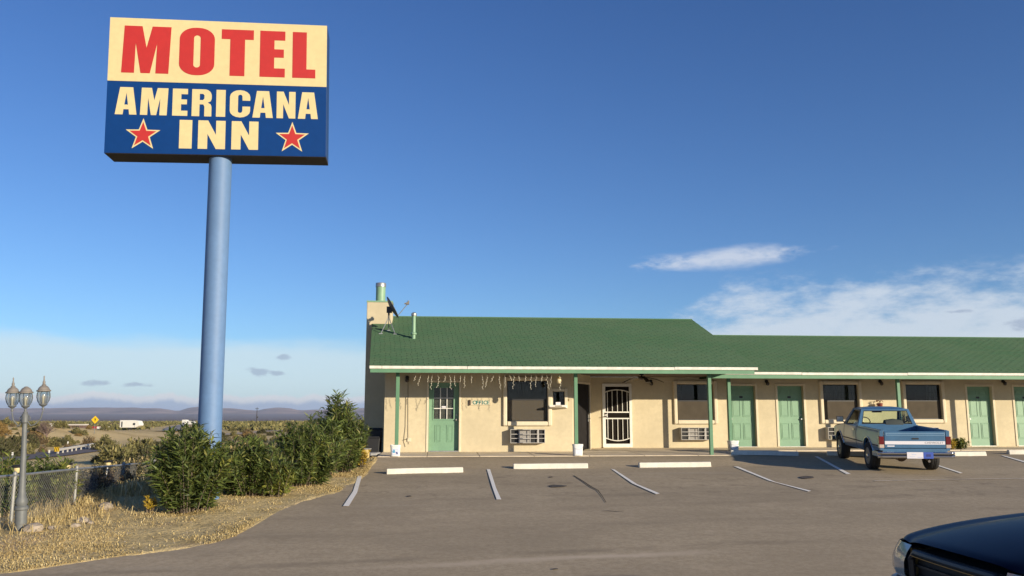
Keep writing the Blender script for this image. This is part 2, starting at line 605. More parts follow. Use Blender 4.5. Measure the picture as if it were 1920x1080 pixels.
def asphalt_mat():
    m = bpy.data.materials.new('old_asphalt')
    m.use_nodes = True
    t = NT(m.node_tree)
    b = t.n['Principled BSDF']
    p = t.pos()
    x, y, z = t.sep(p)
    c = (0.255, 0.214, 0.178)
    big = t.noise(p, 0.22, 5, 0.55)
    col = t.mix(t.mr(big, 0.3, 0.7), (0.43, 0.340, 0.218), (0.54, 0.428, 0.275))
    mid = t.noise(t.vec(t.m('MULTIPLY', x, 0.35), y, 0), 1.3, 5, 0.6)
    col = t.mix(t.mr(mid, 0.4, 0.75, 0, 0.5), col, (0.34, 0.27, 0.175))
    grit = t.noise(p, 70, 2, 0.7)
    col = t.mix(t.mr(grit, 0.3, 0.75, 0.0, 0.45), col, (0.50, 0.42, 0.33))
    grit2 = t.noise(p, 33, 2, 0.7)
    col = t.mix(t.mr(grit2, 0.58, 0.72, 0.0, 0.5), col, (0.20, 0.165, 0.13))
    grit3 = t.noise(p, 11, 5, 0.8)
    col = t.mix(t.mr(grit3, 0.35, 0.65, 0.0, 0.55), col, (0.31, 0.24, 0.15))
    spots = t.noise(p, 4.0, 4, 0.75)
    col = t.mix(t.mr(spots, 0.62, 0.78, 0.0, 0.55), col, (0.19, 0.155, 0.12))
    # dusty tyre-swept arcs and oil marks where cars stand
    arc = t.noise(t.vec(t.m('MULTIPLY', x, 0.13), t.m('MULTIPLY', t.m('ADD', y, t.m('MULTIPLY', x, -0.06)), 1.1), 4.0), 1.0, 3, 0.5)
    col = t.mix(t.mr(arc, 0.60, 0.72, 0.0, 0.40), col, (0.46, 0.385, 0.29))
    # broad worn and patched areas
    wear = t.noise(t.vec(t.m('MULTIPLY', x, 0.5), y, 2.0), 0.5, 6, 0.68)
    col = t.mix(t.mr(wear, 0.42, 0.70, 0.0, 0.36), col, (0.28, 0.225, 0.15))
    wear2 = t.noise(p, 0.9, 6, 0.7, 0.6)
    col = t.mix(t.mr(wear2, 0.54, 0.74, 0.0, 0.40), col, (0.58, 0.46, 0.31))
    # pale dust swept into a curved line by turning tyres, and darker tracks beside it
    wob = t.m('MULTIPLY', t.m('SUBTRACT', t.noise(p, 0.8, 4, 0.6), 0.5), 0.5)
    d0 = t.m('SUBTRACT', y, t.m('ADD', 11.35, t.m('ADD', wob, t.m('MULTIPLY', x, 0.22))))
    ends = t.m('MULTIPLY', t.mr(x, -2.6, -0.6), t.mr(x, 1.6, 3.4, 1.0, 0.0))
    dust = t.m('MULTIPLY', t.mr(t.m('ABSOLUTE', d0), 0.02, 0.20, 0.75, 0.0), ends)
    col = t.mix(t.m('MULTIPLY', dust, t.mr(mid, 0.25, 0.6, 0.3, 1.0)), col, (0.62, 0.50, 0.36))
    for off, wd, am in ((0.42, 0.22, 0.38), (2.3, 0.3, 0.25), (4.1, 0.35, 0.28), (5.5, 0.3, 0.22)):
        d1 = t.m('ABSOLUTE', t.m('SUBTRACT', d0, off))
        trk = t.m('MULTIPLY', t.mr(d1, 0.03, wd, am, 0.0), t.mr(t.noise(t.vec(t.m('MULTIPLY', x, 0.5), y, off), 1.2, 4, 0.65), 0.38, 0.62))
        col = t.mix(trk, col, (0.20, 0.16, 0.11))
    # oil drips where cars stand behind the stops
    oil = t.m('MULTIPLY', t.mr(t.noise(p, 1.7, 5, 0.72), 0.52, 0.70), t.m('MULTIPLY', t.mr(y, 16.0, 18.0), t.mr(y, 20.0, 21.5, 1.0, 0.0)))
    col = t.mix(t.m('MULTIPLY', oil, 0.5), col, (0.17, 0.135, 0.095))
    t.l.new(col, b.inputs['Base Color'])
    b.inputs['Roughness'].default_value = 0.95
    b.inputs['Specular IOR Level'].default_value = 0.15
    h = t.m('ADD', t.m('MULTIPLY', grit, 0.5), t.m('MULTIPLY', t.noise(p, 9, 4, 0.6), 0.6))
    t.l.new(t.bump(h, 0.35, 0.006), b.inputs['Normal'])
    return m


def ground_mat():
    m = bpy.data.materials.new('dry_desert_ground')
    m.use_nodes = True
    t = NT(m.node_tree)
    b = t.n['Principled BSDF']
    p = t.pos()
    x, y, z = t.sep(p)
    near = t.noise(p, 1.6, 6, 0.65)
    c_near = t.ramp(near, [(0.25, (0.36, 0.26, 0.125)), (0.42, (0.64, 0.49, 0.235)), (0.62, (0.80, 0.62, 0.31)), (0.8, (0.50, 0.385, 0.20))])
    pink = t.noise(p, 0.55, 3, 0.5)
    c_near = t.mix(t.mr(pink, 0.55, 0.7, 0, 0.6), c_near, (0.60, 0.43, 0.30))
    c_near = t.mix(t.mr(t.noise(p, 22, 4, 0.7), 0.35, 0.7, 0, 0.5), c_near, (0.20, 0.15, 0.08))
    patch = t.noise(p, 0.035, 6, 0.62)
    c_mid = t.ramp(patch, [(0.3, (0.40, 0.29, 0.13)), (0.46, (0.70, 0.52, 0.25)), (0.7, (0.80, 0.61, 0.31))])
    c_mid = t.mix(t.mr(t.noise(p, 0.5, 5, 0.7), 0.52, 0.70, 0, 0.45), c_mid, (0.22, 0.17, 0.08))
    far = t.noise(t.vec(t.m('MULTIPLY', x, 0.3), y, 0), 0.0022, 7, 0.62)
    c_far = t.ramp(far, [(0.35, (0.18, 0.135, 0.10)), (0.55, (0.32, 0.24, 0.17)), (0.72, (0.58, 0.43, 0.29))])
    c_far = t.mix(t.mr(y, 2200, 4500), c_far, (0.20, 0.155, 0.14))
    col = t.mix(t.mr(y, 26, 44), c_near, c_mid)
    col = t.mix(t.mr(y, 380, 900), col, c_far)
    t.l.new(col, b.inputs['Base Color'])
    b.inputs['Roughness'].default_value = 1.0
    b.inputs['Specular IOR Level'].default_value = 0.05
    h = t.m('ADD', t.noise(p, 14, 5, 0.7), t.m('MULTIPLY', t.noise(p, 2.5, 4, 0.6), 2.0))
    t.l.new(t.bump(h, 0.7, 0.05), b.inputs['Normal'])
    return m


def mountain_mat():
    m = bpy.data.materials.new('desert_mountain')
    m.use_nodes = True
    t = NT(m.node_tree)
    b = t.n['Principled BSDF']
    p = t.pos()
    n = t.noise(p, 0.0016, 7, 0.6)
    col = t.ramp(n, [(0.35, (0.17, 0.115, 0.095)), (0.52, (0.36, 0.245, 0.19)), (0.7, (0.48, 0.33, 0.25))])
    t.l.new(col, b.inputs['Base Color'])
    b.inputs['Roughness'].default_value = 1.0
    b.inputs['Specular IOR Level'].default_value = 0.0
    return m


def shingle_mat():
    m = bpy.data.materials.new('green_asphalt_shingle')
    m.use_nodes = True
    t = NT(m.node_tree)
    b = t.n['Principled BSDF']
    p = t.pos()
    big = t.noise(p, 0.5, 4, 0.55)
    col = t.mix(t.mr(big, 0.3, 0.7), (0.088, 0.180, 0.092), (0.115, 0.198, 0.110))
    col = t.mix(t.mr(t.noise(p, 3.2, 3, 0.6), 0.35, 0.7, 0, 0.5), col, (0.135, 0.192, 0.105))
    col = t.mix(t.mr(t.noise(p, 55, 2, 0.7), 0.35, 0.7, 0, 0.6), col, (0.06, 0.115, 0.055))
    t.l.new(col, b.inputs['Base Color'])
    b.inputs['Roughness'].default_value = 0.95
    b.inputs['Specular IOR Level'].default_value = 0.12
    t.l.new(t.bump(t.noise(p, 120, 2, 0.7), 0.4, 0.003), b.inputs['Normal'])
    return m


def worn_paint_mat():
    m = bpy.data.materials.new('worn_road_paint')
    m.use_nodes = True
    t = NT(m.node_tree)
    b = t.n['Principled BSDF']
    p = t.pos()
    n = t.noise(p, 9, 6, 0.7)
    col = t.mix(t.mr(n, 0.26, 0.42), (0.46, 0.39, 0.30), (0.93, 0.88, 0.78))
    t.l.new(col, b.inputs['Base Color'])
    b.inputs['Roughness'].default_value = 0.9
    b.inputs['Specular IOR Level'].default_value = 0.15
    return m


M['asphalt'] = asphalt_mat()
M['ground'] = ground_mat()
M['mountain'] = mountain_mat()
M['shingle'] = shingle_mat()
M['paint'] = worn_paint_mat()
M['slot_shade_deck'] = mat('dark_green_slot_shade_deck', (0.026, 0.046, 0.026), 0.95, 0.2, 6, coord='pos', spec=0.1)  # roof deck coloured dark to stand in for shadow lines in the shingle slots
M['faint_paint'] = mat('almost_worn_off_paint', (0.66, 0.57, 0.44), 0.95, 0.22, 5, coord='pos', spec=0.1)
M['tar'] = mat('dark_tar', (0.045, 0.04, 0.036), 0.8, 0.2, 6, coord='pos')
M['stain'] = mat('oil_stained_asphalt', (0.085, 0.072, 0.06), 0.9, 0.3, 9, coord='pos')

# ------------------------------------------------------------------ terrain
def _hash(i, j, seed):
    h = (i.astype(np.int64) * 374761393 + j.astype(np.int64) * 668265263 + seed * 1442695041) & 0x7fffffff
    h = ((h ^ (h >> 13)) * 1274126177) & 0x7fffffff
    return ((h ^ (h >> 16)) & 0xffff) / 65535.0


def vnoise(x, y, seed=0):
    xi, yi = np.floor(x), np.floor(y)
    fx, fy = x - xi, y - yi
    fx = fx * fx * (3 - 2 * fx)
    fy = fy * fy * (3 - 2 * fy)
    xi = xi.astype(np.int64)
    yi = yi.astype(np.int64)
    a = _hash(xi, yi, seed)
    b = _hash(xi + 1, yi, seed)
    c = _hash(xi, yi + 1, seed)
    d = _hash(xi + 1, yi + 1, seed)
    return (a * (1 - fx) + b * fx) * (1 - fy) + (c * (1 - fx) + d * fx) * fy


def fbm(x, y, scale, octv=4, seed=0, gain=0.5):
    s, a, tot = 0.0, 1.0, 0.0
    for k in range(octv):
        s = s + a * vnoise(x / scale * 2 ** k + 13.7 * k, y / scale * 2 ** k + 7.3 * k, seed + k)
        tot += a
        a *= gain
    return s / tot - 0.5


def sst(x, a, b):
    t = np.clip((x - a) / (b - a), 0, 1)
    return t * t * (3 - 2 * t)


EDGE_Y = np.array([-30, 4, 7, 9.4, 10.6, 11.5, 12.0, 12.5, 13.0, 14.5, 16.4, 17.7, 20.2, 24.0, 60])
EDGE_X = 0.0 + np.array([-40, -26, -14, -9, -6.35, -5.46, -4.8, -4.38, -4.22, -4.26, -4.1, -3.65, -3.6, -3.8, -3.8])


def edge_x(Y):
    return np.interp(Y, EDGE_Y, EDGE_X)


def bcoords(X, Y):
    dx, dy = X - B0[0], Y - B0[1]
    return dx * bu[0] + dy * bu[1], dx * bv[0] + dy * bv[1]


def walk_edge(u):
    return -1.95 + 2.6 * sst(u, 6.15, 7.3)


def lot_z(X, Y):
    X = np.asarray(X, float)
    Y = np.asarray(Y, float)
    u, v = bcoords(X, Y)
    d = walk_edge(u) - v
    pl = LOT0 + LOTS * Y
    r = 1 - np.clip(d / 2.2, 0, 1)
    r = r * r * (3 - 2 * r)
    return np.minimum(pl + (-0.055 - pl) * r, -0.05)


BASE_Y = np.array([-50, 30, 45, 60, 130, 200, 450, 700, 1500, 3000, 6000, 9000, 12500, 30000])
BASE_Z = np.array([-1.5, -1.9, -2.8, -3.3, -3.5, -4.2, -4.6, -7, -15, -24, -30, -14, 12, 20])


def ground_z(X, Y):
    X = np.asarray(X, float)
    Y = np.asarray(Y, float)
    base = np.interp(Y, BASE_Y, BASE_Z)
    # embankment that carries the highway left of the side road
    crest = np.interp(Y, [0, 60, 130, 165, 190, 240, 320, 2000], [-0.3, -0.3, -0.4, -1.0, -1.7, -3.6, -4.4, -8])
    foot = np.interp(Y, [0, 85, 117, 300], [-57, -58, -64, -98])
    s = sst(foot - X, 0, 21) * (1 - sst(foot - X, 60, 190) * 0.75)
    base = base + np.maximum(crest - base, 0) * s
    base = base + fbm(X, Y, 9.0, 4, 3) * 0.5 * sst(Y, 40, 80) * (1 - sst(np.abs(X - np.interp(Y, [80, 117, 160], [-50, -57, -68])), 9, 4))
    base = base + fbm(X, Y, 300, 4, 5) * 3.0 * sst(Y, 500, 900)
    base = base + fbm(X, Y, 2500, 4, 9) * 14.0 * sst(Y, 2500, 6000)
    ex = edge_x(Y)
    dl = np.where(Y > 24, -4.6 - X, ex - X)
    pl = np.minimum(LOT0 + LOTS * Y, -0.06)
    drop = 0.17 * np.maximum(0, dl - 4.3) + 0.16 * np.maximum(0, Y - 33)
    near = pl - drop + (fbm(X, Y, 2.2, 4, 1) * 0.16 + fbm(X, Y, 0.5, 2, 2) * 0.05) * sst(dl, 0.1, 1.0)
    near = near + 0.10 * np.exp(-((X + 6.9) ** 2 / 1.2 + (Y - 12.6) ** 2 / 1.0))
    lot_in = (dl < 0.1)
    near = np.where((Y < 30) & lot_in, lot_z(X, Y) - 0.13 + (0.137 + fbm(X, Y, 0.45, 3, 61) * 0.03) * sst(dl, -0.42, -0.12), near)
    k = 0.5
    h = np.clip(0.5 + 0.5 * (near - base) / k, 0, 1)
    out = base * (1 - h) + near * h + k * h * (1 - h) * 0.5
    return np.where((Y < 30) & (dl < 4), near, out)


def axis_steps(start, first, ratio, stop):
    a, d, x = [], first, start
    while abs(x) < stop:
        d *= ratio
        x += d if stop > 0 and first > 0 else d
        a.append(x)
        if len(a) > 800:
            break
    return np.array(a)


def geo(start, step, ratio, limit):
    out, x, d = [], start, step
    while (x < limit) if step > 0 else (x > limit):
        d *= ratio
        x += d
        out.append(x)
    return out


def build_ground():
    xs = np.array(geo(-14, -0.16, 1.034, -21000)[::-1] + list(np.arange(-14, -2.4, 0.13)) + geo(-2.4, 0.3, 1.16, 21000))
    ys = np.array(geo(4, -0.6, 1.25, -120)[::-1] + list(np.arange(4, 27, 0.14)) + geo(27, 0.18, 1.028, 24000))
    X, Y = np.meshgrid(xs, ys)
    Z = ground_z(X, Y)
    nx, ny = len(xs), len(ys)
    V = np.stack([X, Y, Z], -1).reshape(-1, 3)
    i = np.arange((ny - 1) * (nx - 1))
    r, c = i // (nx - 1), i % (nx - 1)
    a = r * nx + c
    Fc = np.stack([a, a + 1, a + nx + 1, a + nx], 1)
    npmesh('ground', V, Fc, M['ground'], smooth=True, kind='structure')


build_ground()


def build_lot():
    ys = np.concatenate([np.arange(-18, 4, 1.0), np.arange(4, 29.01, 0.22)])
    nx = 90
    tt = np.linspace(0, 1, nx) ** 2.0
    V = []
    for y in ys:
        xl = float(edge_x(y)) + 0.26 * (mnoise.noise(Vector((y * 0.9, 3.1, 0)))) + 0.12 * mnoise.noise(Vector((y * 4.1, 1.1, 0)))
        X = xl + (48 - xl) * tt
        Z = lot_z(X, np.full(nx, y)) + 0.004 * np.array([mnoise.noise(Vector((x * .35, y * .35, 0))) for x in X])
        V.append(np.stack([X, np.full(nx, y), Z], 1))
    V = np.concatenate(V)
    ny = len(ys)
    i = np.arange((ny - 1) * (nx - 1))
    r, c = i // (nx - 1), i % (nx - 1)
    a = r * nx + c
    Fc = np.stack([a, a + 1, a + nx + 1, a + nx], 1)
    return npmesh('parking_lot', V, Fc, M['asphalt'], smooth=True, kind='structure')


LOT = build_lot()


def lotp(px, py, up):
    p = lot(px, py)
    for _ in range(3):                      # settle on the real, ramped surface
        z = float(lot_z(p[0], p[1]))
        p = on_plane(px, py, (0, 0, 1), z)
    return (p[0], p[1], float(lot_z(p[0], p[1])) + up)


def strip(name, left, right, mt, up=0.011, sub=5):
    """painted or sealed strip on the lot; left and right edges as pixel polylines"""
    L = [lotp(x, y, up) for x, y in left]
    Rr = [lotp(x, y, up) for x, y in right]

    def dens(P):
        out = []
        for a, b in zip(P[:-1], P[1:]):
            for k in range(sub):
                t = k / sub
                q = [a[i] * (1 - t) + b[i] * t for i in range(3)]
                q[2] = float(lot_z(q[0], q[1])) + up
                out.append(q)
        out.append(P[-1])
        return out
    L, Rr = dens(L), dens(Rr)
    mb = MB()
    n = len(L)
    mb.add(L + Rr, [(i, i + 1, n + i + 1, n + i) for i in range(n - 1)])
    return mb.build(name, mt, LOT)


strip('parking_line', [(671, 892.5), (661.9, 921.9), (643.1, 950)], [(679, 891.6), (669.7, 924.4), (654, 950)], M['paint'])
strip('parking_line', [(912.8, 880.6), (922.8, 913.4), (931.3, 937.5)], [(919, 880.6), (930.6, 916.6), (940, 937.5)], M['paint'])
strip('parking_line', [(1145.6, 875), (1185.3, 907.2), (1230.6, 927.5)], [(1152.5, 874.4), (1194.7, 908.7), (1237.5, 926.3)], M['paint'])
strip('parking_line', [(1375.5, 874.2), (1441.7, 902), (1516.4, 922.5)], [(1384, 873.4), (1454.5, 904.6), (1521, 921.2)], M['paint'])
strip('parking_line', [(1527, 856.3), (1586.9, 889.6)], [(1533.5, 856.3), (1595.4, 889.6)], M['paint'])
strip('parking_line', [(1752, 872.1), (1800.4, 888.3)], [(1757.5, 872.1), (1805.5, 887.5)], M['paint'])
strip('parking_line', [(1877.3, 854.7), (1925, 869)], [(1882.4, 854.7), (1931, 868)], M['paint'])
strip('parking_line', [(1640, 901.7), (1780, 899.0), (1930, 897.0)], [(1640, 902.8), (1780, 900.0), (1930, 898.0)], M['faint_paint'], up=0.009)
strip('asphalt_crack', [(1075, 892.5), (1092, 903), (1108, 914), (1120, 920), (1128, 930), (1136, 943)],
      [(1076.5, 892), (1094, 902.5), (1110, 913.3), (1122, 919.5), (1129.3, 930), (1137.3, 943)], M['tar'], up=0.009)
strip('asphalt_crack', [(1128, 958.8), (1140, 958.3), (1156, 959.5), (1170, 959.2)], [(1128, 959.1), (1140, 958.8), (1156, 960.0), (1170, 959.4)], M['tar'], up=0.009)
for i, (cx, cy, rx, ry) in enumerate(((1044, 912, 16, 2.2), (1033, 895, 4, 1.0), (767, 931, 5, 1.0), (1041, 1068, 5, 1.2), (1513, 896, 13, 2.4))):
    pts = []
    for k in range(20):
        a = 2 * math.pi * k / 20
        w = 1 + (0.35 * mnoise.noise(Vector((i * 9.1, math.cos(a) * 1.5, math.sin(a) * 1.5))) if i < 4 else 0)
        pts.append(lotp(cx + rx * w * math.cos(a), cy + ry * w * math.sin(a), 0.010))
    mb = MB()
    if i < 4:
        mb.add(pts, [tuple(range(20))])
        mb.build('oil_stain', M['stain'], LOT)
    else:
        lid = [(p[0], p[1], p[2] + 0.006) for p in pts]
        mb.add(pts + lid, [tuple(range(20, 40))] + [(k, (k + 1) % 20, 20 + (k + 1) % 20, 20 + k) for k in range(20)])
        mb.build('manhole_cover', mat('rusty_manhole_cover', (0.09, 0.072, 0.058), 0.8, 0.2, 8), LOT)


def ribbon(name, pts, width, mt, lift=0.08, kind='structure', parent=None, n=60, edge=None):
    P = np.array(pts, float)
    t = np.linspace(0, len(P) - 1, n)
    X = np.interp(t, range(len(P)), P[:, 0])
    Y = np.interp(t, range(len(P)), P[:, 1])
    dx, dy = np.gradient(X), np.gradient(Y)
    L = np.hypot(dx, dy)
    nx, ny = -dy / L, dx / L
    rows = []
    offs = np.linspace(-width / 2, width / 2, 5)
    zc = np.max([ground_z(X + nx * o, Y + ny * o) for o in offs], 0)
    zc = np.convolve(np.pad(zc, 3, mode='edge'), np.ones(7) / 7, 'valid') + lift
    for o in offs:
        rows.append(np.stack([X + nx * o, Y + ny * o, zc], 1))
    V = np.concatenate(rows)
    Fc = [(r * n + i, r * n + i + 1, (r + 1) * n + i + 1, (r + 1) * n + i) for r in range(4) for i in range(n - 1)]
    return npmesh(name, V, Fc, mt, parent=parent, smooth=True, kind=kind)


ribbon('side_road', [(-47, 40), (-49.5, 62), (-50.6, 80), (-52.0, 95), (-55.6, 113), (-58.5, 124)], 6.0, M['far_road'], 0.10)
ribbon('highway', [(-104, 258), (-112, 285), (-125, 315), (-146, 370), (-168, 435), (-205, 540)], 6.0, mat('highway_concrete', (0.33, 0.29, 0.26), 0.9, 0.08, 0.1, coord='pos'), 0.25)
ribbon('dirt_track', [(-75, 210), (-82, 280), (-70, 330), (-50, 380)], 7, mat('pale_dirt_track', (0.46, 0.34, 0.22), 0.95, 0.1, 0.2, coord='pos'), 0.12)


def build_mountains():
    def sheet(name, Y0, Y1, ny, prof, seed, base=0.0):
        xs = np.linspace(-15000, 17000, 620)
        ys = np.linspace(Y0, Y1, ny)
        X, Y = np.meshgrid(xs, ys)
        t = (Y - Y0) / (Y1 - Y0)
        px = 960 + 1603 * X / Y                           # bearing only: which peak stands where
        H = np.interp(px, *zip(*prof))
        H = H * (Y / 14500.0)
        rid = 1 - np.abs(fbm(X, Y, 1500, 5, seed) * 2.4)
        env = sst(t, 0.0, 0.62) * (1 - 0.5 * sst(t, 0.75, 1.0))
        Z = base + H * env * (0.66 + 0.36 * rid) + fbm(X, Y, 500, 4, seed + 4) * 40 * env
        Z = np.where(t <= 0, -60, Z)
        nx = len(xs)
        i = np.arange((ny - 1) * (nx - 1))
        r, c = i // (nx - 1), i % (nx - 1)
        a = r * nx + c
        npmesh(name, np.stack([X, Y, Z], -1).reshape(-1, 3), np.stack([a, a + 1, a + nx + 1, a + nx], 1), M['mountain'], smooth=True, kind='structure')
    prof = [(-800, 110), (-200, 125), (0, 110), (90, 108), (150, 118), (250, 122), (300, 116), (322, 80), (334, 62), (350, 104), (372, 128), (400, 122),
            (430, 108), (455, 92), (480, 70), (497, 104), (520, 118), (545, 104), (560, 72), (585, 80), (610, 88), (660, 108), (690, 120), (760, 130), (1000, 120), (1500, 150), (3000, 130)]
    sheet('mountains', 11800, 16500, 46, prof, 21)


build_mountains()

# haze: the air over the valley
hb = MB().box(-24000, 24000, -400, 27000, -75, 230)
hz = hb.build('haze', None, kind='stuff')
hm = bpy.data.materials.new('valley_haze')
hm.use_nodes = True
ht = hm.node_tree
for n in list(ht.nodes):
    ht.nodes.remove(n)
ho = ht.nodes.new('ShaderNodeOutputMaterial')
hv = ht.nodes.new('ShaderNodeVolumePrincipled')
hv.inputs['Color'].default_value = (0.60, 0.72, 0.95, 1)
hv.inputs['Density'].default_value = 4.2e-5
hv.inputs['Anisotropy'].default_value = 0.0
ht.links.new(hv.outputs[0], ho.inputs['Volume'])
hz.data.materials.append(hm)

# ------------------------------------------------------------------ motel building (local axes: u along the front, v away from the lot, z up)
BLD = thing('motel_building', 'long single storey cream stucco motel with green shingle roof and green doors', 'motel', B0, BROT)
V_OFF, V_WING = 0.0, 2.57
V_EAVE, V_WEAVE = -2.1, 0.5
V_POST, V_WPOST = -1.75, 0.88
U_END = 21.5


def rect(px0, py0, px1, py1, v):
    """pixel box -> (u0, u1, z0, z1) on facade plane v"""
    ym = (py0 + py1) / 2
    u0, _ = facade(px0, ym, v)
    u1, _ = facade(px1, ym, v)
    xm = (px0 + px1) / 2
    _, z1 = facade(xm, py0, v)
    _, z0 = facade(xm, py1, v)
    return u0, u1, z0, z1


def wall_with_holes(mb, u0, u1, z0, z1, holes, v, th=0.22):
    """a thick wall (front at v, back at v+th) with rectangular openings and their reveals"""
    us = sorted({u0, u1} | {h[0] for h in holes} | {h[1] for h in holes})
    zs = sorted({z0, z1} | {h[2] for h in holes} | {h[3] for h in holes})

    def inh(u, z):
        return any(h[0] < u < h[1] and h[2] < z < h[3] for h in holes)
    for a, b in zip(us[:-1], us[1:]):
        for c, d in zip(zs[:-1], zs[1:]):
            if not inh((a + b) / 2, (c + d) / 2):
                mb.quad((a, v, c), (b, v, c), (b, v, d), (a, v, d))
                mb.quad((a, v + th, d), (b, v + th, d), (b, v + th, c), (a, v + th, c))
    for (a, b, c, d) in holes:
        mb.quad((a, v, c), (a, v, d), (a, v + th, d), (a, v + th, c))
        mb.quad((b, v, d), (b, v, c), (b, v + th, c), (b, v + th, d))
        mb.quad((a, v, d), (b, v, d), (b, v + th, d), (a, v + th, d))
        mb.quad((b, v, c), (a, v, c), (a, v + th, c), (b, v + th, c))
    mb.quad((u0, v, z0), (u0, v, z1), (u0, v + th, z1), (u0, v + th, z0))
    mb.quad((u1, v, z1), (u1, v, z0), (u1, v + th, z0), (u1, v + th, z1))
    mb.quad((u0, v, z1), (u1, v, z1), (u1, v + th, z1), (u0, v + th, z1))


UL = facade(720, 800, 0)[0]                        # office front left corner
UR = facade(1073.5, 800, 0)[0]                     # office front right corner
WTOP = 2.36
d_off = rect(803.5, 717, 860.5, 845.5, 0.0)
d_off = (d_off[0], d_off[1], 0.0, d_off[3])
w_off = rect(950.5, 714, 1026.5, 790, 0.0)
w_pass = rect(1036.5, 734, 1058.5, 759.5, 0.0)
d_sec = rect(1129.5, 719.5, 1184.5, 836.5, V_WING)
d_sec = (d_sec[0], d_sec[1], 0.02, d_sec[3])
w2 = rect(1269, 720.5, 1337.5, 787.5, V_WING)
dA = rect(1368.5, 724, 1417, 836, V_WING)
dB = rect(1459.5, 724, 1508, 836, V_WING)
w3 = rect(1543, 721, 1609, 787, V_WING)
w4 = rect(1698, 721, 1764.5, 786, V_WING)
dC = rect(1816.5, 723.5, 1862.5, 834, V_WING)
dw = dB[1] - dB[0]
DZ = (dA[3] + dB[3] + dC[3]) / 3
dA, dB, dC = [(d[0], d[0] + dw, 0.02, DZ) for d in (dA, dB, dC)]
uD = facade(1904.5, 780, V_WING)[0]
dD = (uD, uD + dw, 0.02, DZ)
w5 = (dD[1] + 0.65, dD[1] + 0.65 + (w3[1] - w3[0]), w3[2], w3[3])
w6 = (w5[1] + 1.6, w5[1] + 1.6 + (w3[1] - w3[0]), w3[2], w3[3])

mb = MB()
wall_with_holes(mb, UL, UR, -0.15, WTOP, [d_off, w_off, w_pass], V_OFF)
mb.build('wall', M['stucco'], BLD, fix=False)
mb = MB()
UREC = UR + 0.86
wall_with_holes(mb, UREC - 0.1, U_END, -0.15, WTOP, [d_sec, w2, dA, dB, w3, w4, dC, dD, w5, w6], V_WING)
mb.build('wall', M['stucco'], BLD, fix=False)
# slanted wall with the dark door, and the return behind it
A0 = Vector((UR, 0.0, 0))
A1 = Vector((UREC, 1.62, 0))
ad = (A1 - A0).normalized()
an = Vector((ad.y, -ad.x, 0))
al = (A1 - A0).length


def ap(s, d, z):
    p = A0 + ad * s - an * d
    return (p.x, p.y, z)


DKH = 2.06
mb = MB()
s0, s1 = 0.12, al - 0.11
for a, b, c, d in ((0, s0, -0.15, WTOP), (s1, al, -0.15, WTOP), (s0, s1, DKH, WTOP)):
    mb.hexa([ap(a, 0, c), ap(b, 0, c), ap(b, 0, d), ap(a, 0, d)], [ap(a, 0.2, c), ap(b, 0.2, c), ap(b, 0.2, d), ap(a, 0.2, d)])
mb.box(UREC - 0.2, UREC - 0.002, 1.62, V_WING + 0.2, -0.15, WTOP)
mb.build('wall', M['stucco'], BLD)
# outer walls that close the rooms: left gable, back, right end, and the tie between office and wing
VB = 8.1
ZR, VR = 4.50, 4.0                                  # office ridge
ZE = 2.44
PITCHR = (ZR - ZE) / (VR - V_EAVE)
WZR, WVR = 4.05, 5.25
mb = MB()
gl = [(0.0, -0.4), (VB, -0.4), (VB, WTOP), (VR, ZR - 0.16), (0.02, ZE + PITCHR * 2.1 - 0.14)]
mb.add([(UL, v, z) for v, z in gl] + [(UL + 0.2, v, z) for v, z in gl], [(0, 1, 2, 3, 4), (9, 8, 7, 6, 5)] + [(i, (i + 1) % 5, 5 + (i + 1) % 5, 5 + i) for i in range(5)])
mb.build('wall', M['stucco'], BLD)
mb = MB()
mb.box(UL + 0.2, U_END, VB, VB + 0.2, -0.4, WTOP)
mb.box(U_END, U_END + 0.2, V_WING, VB + 0.2, -0.4, WTOP)
mb.build('wall', M['stucco'], BLD)
mb = MB()
mb.box(UL + 0.25, U_END - 0.05, 4.6, 4.66, 0, WTOP)
mb.box(UL + 0.25, U_END - 0.05, 0.3 + V_WING, VB, -0.06, -0.02)
mb.box(UL + 0.25, UR - 0.05, 0.3, 4.55, -0.06, -0.025)
mb.box(UL + 0.25, UR - 0.05, 2.2, 2.26, 0, WTOP)
mb.build('interior_wall', M['room'], BLD)


# ---- doors
def stucco_frame(mb, r, v, w, proud, top=True, bottom=False, wb=None):
    u0, u1, z0, z1 = r
    wb = wb or w
    lo = z0 - (wb if bottom else 0)
    mb.box(u0 - w, u0, v - proud, v + 0.05, lo, z1 + w)
    mb.box(u1, u1 + w, v - proud, v + 0.05, lo, z1 + w)
    mb.box(u0, u1, v - proud, v + 0.05, z1, z1 + w)
    if bottom:
        mb.box(u0, u1, v - proud, v + 0.05, lo, z0)


def panel_ring(mb, a, b, c, d, v, w=0.022, h=0.012):
    """raised moulding round a door panel plus its raised field"""
    mb.box(a, b, v - h, v, c, c + w)
    mb.box(a, b, v - h, v, d - w, d)
    mb.box(a, a + w, v - h, v, c + w, d - w)
    mb.box(b - w, b, v - h, v, c + w, d - w)
    mb.box(a + w * 2, b - w * 2, v - h * 0.8, v, c + w * 2, d - w * 2)


def lever(parent, u, z, v, name='knob'):
    k = MB()
    k.lathe([(0.034, 0.0), (0.034, -0.01), (0.014, -0.014), (0.014, -0.04), (0.030, -0.05), (0.034, -0.066), (0.022, -0.08)], 14, (u, v, z), 'y')
    k.build(name, M['galv'], parent, smooth=True)
    k = MB().lathe([(0.028, 0.0), (0.028, -0.012), (0.02, -0.02)], 12, (u, v, z + 0.14), 'y')
    k.build('deadbolt', M['galv'], parent, smooth=True)


REC = 0.125


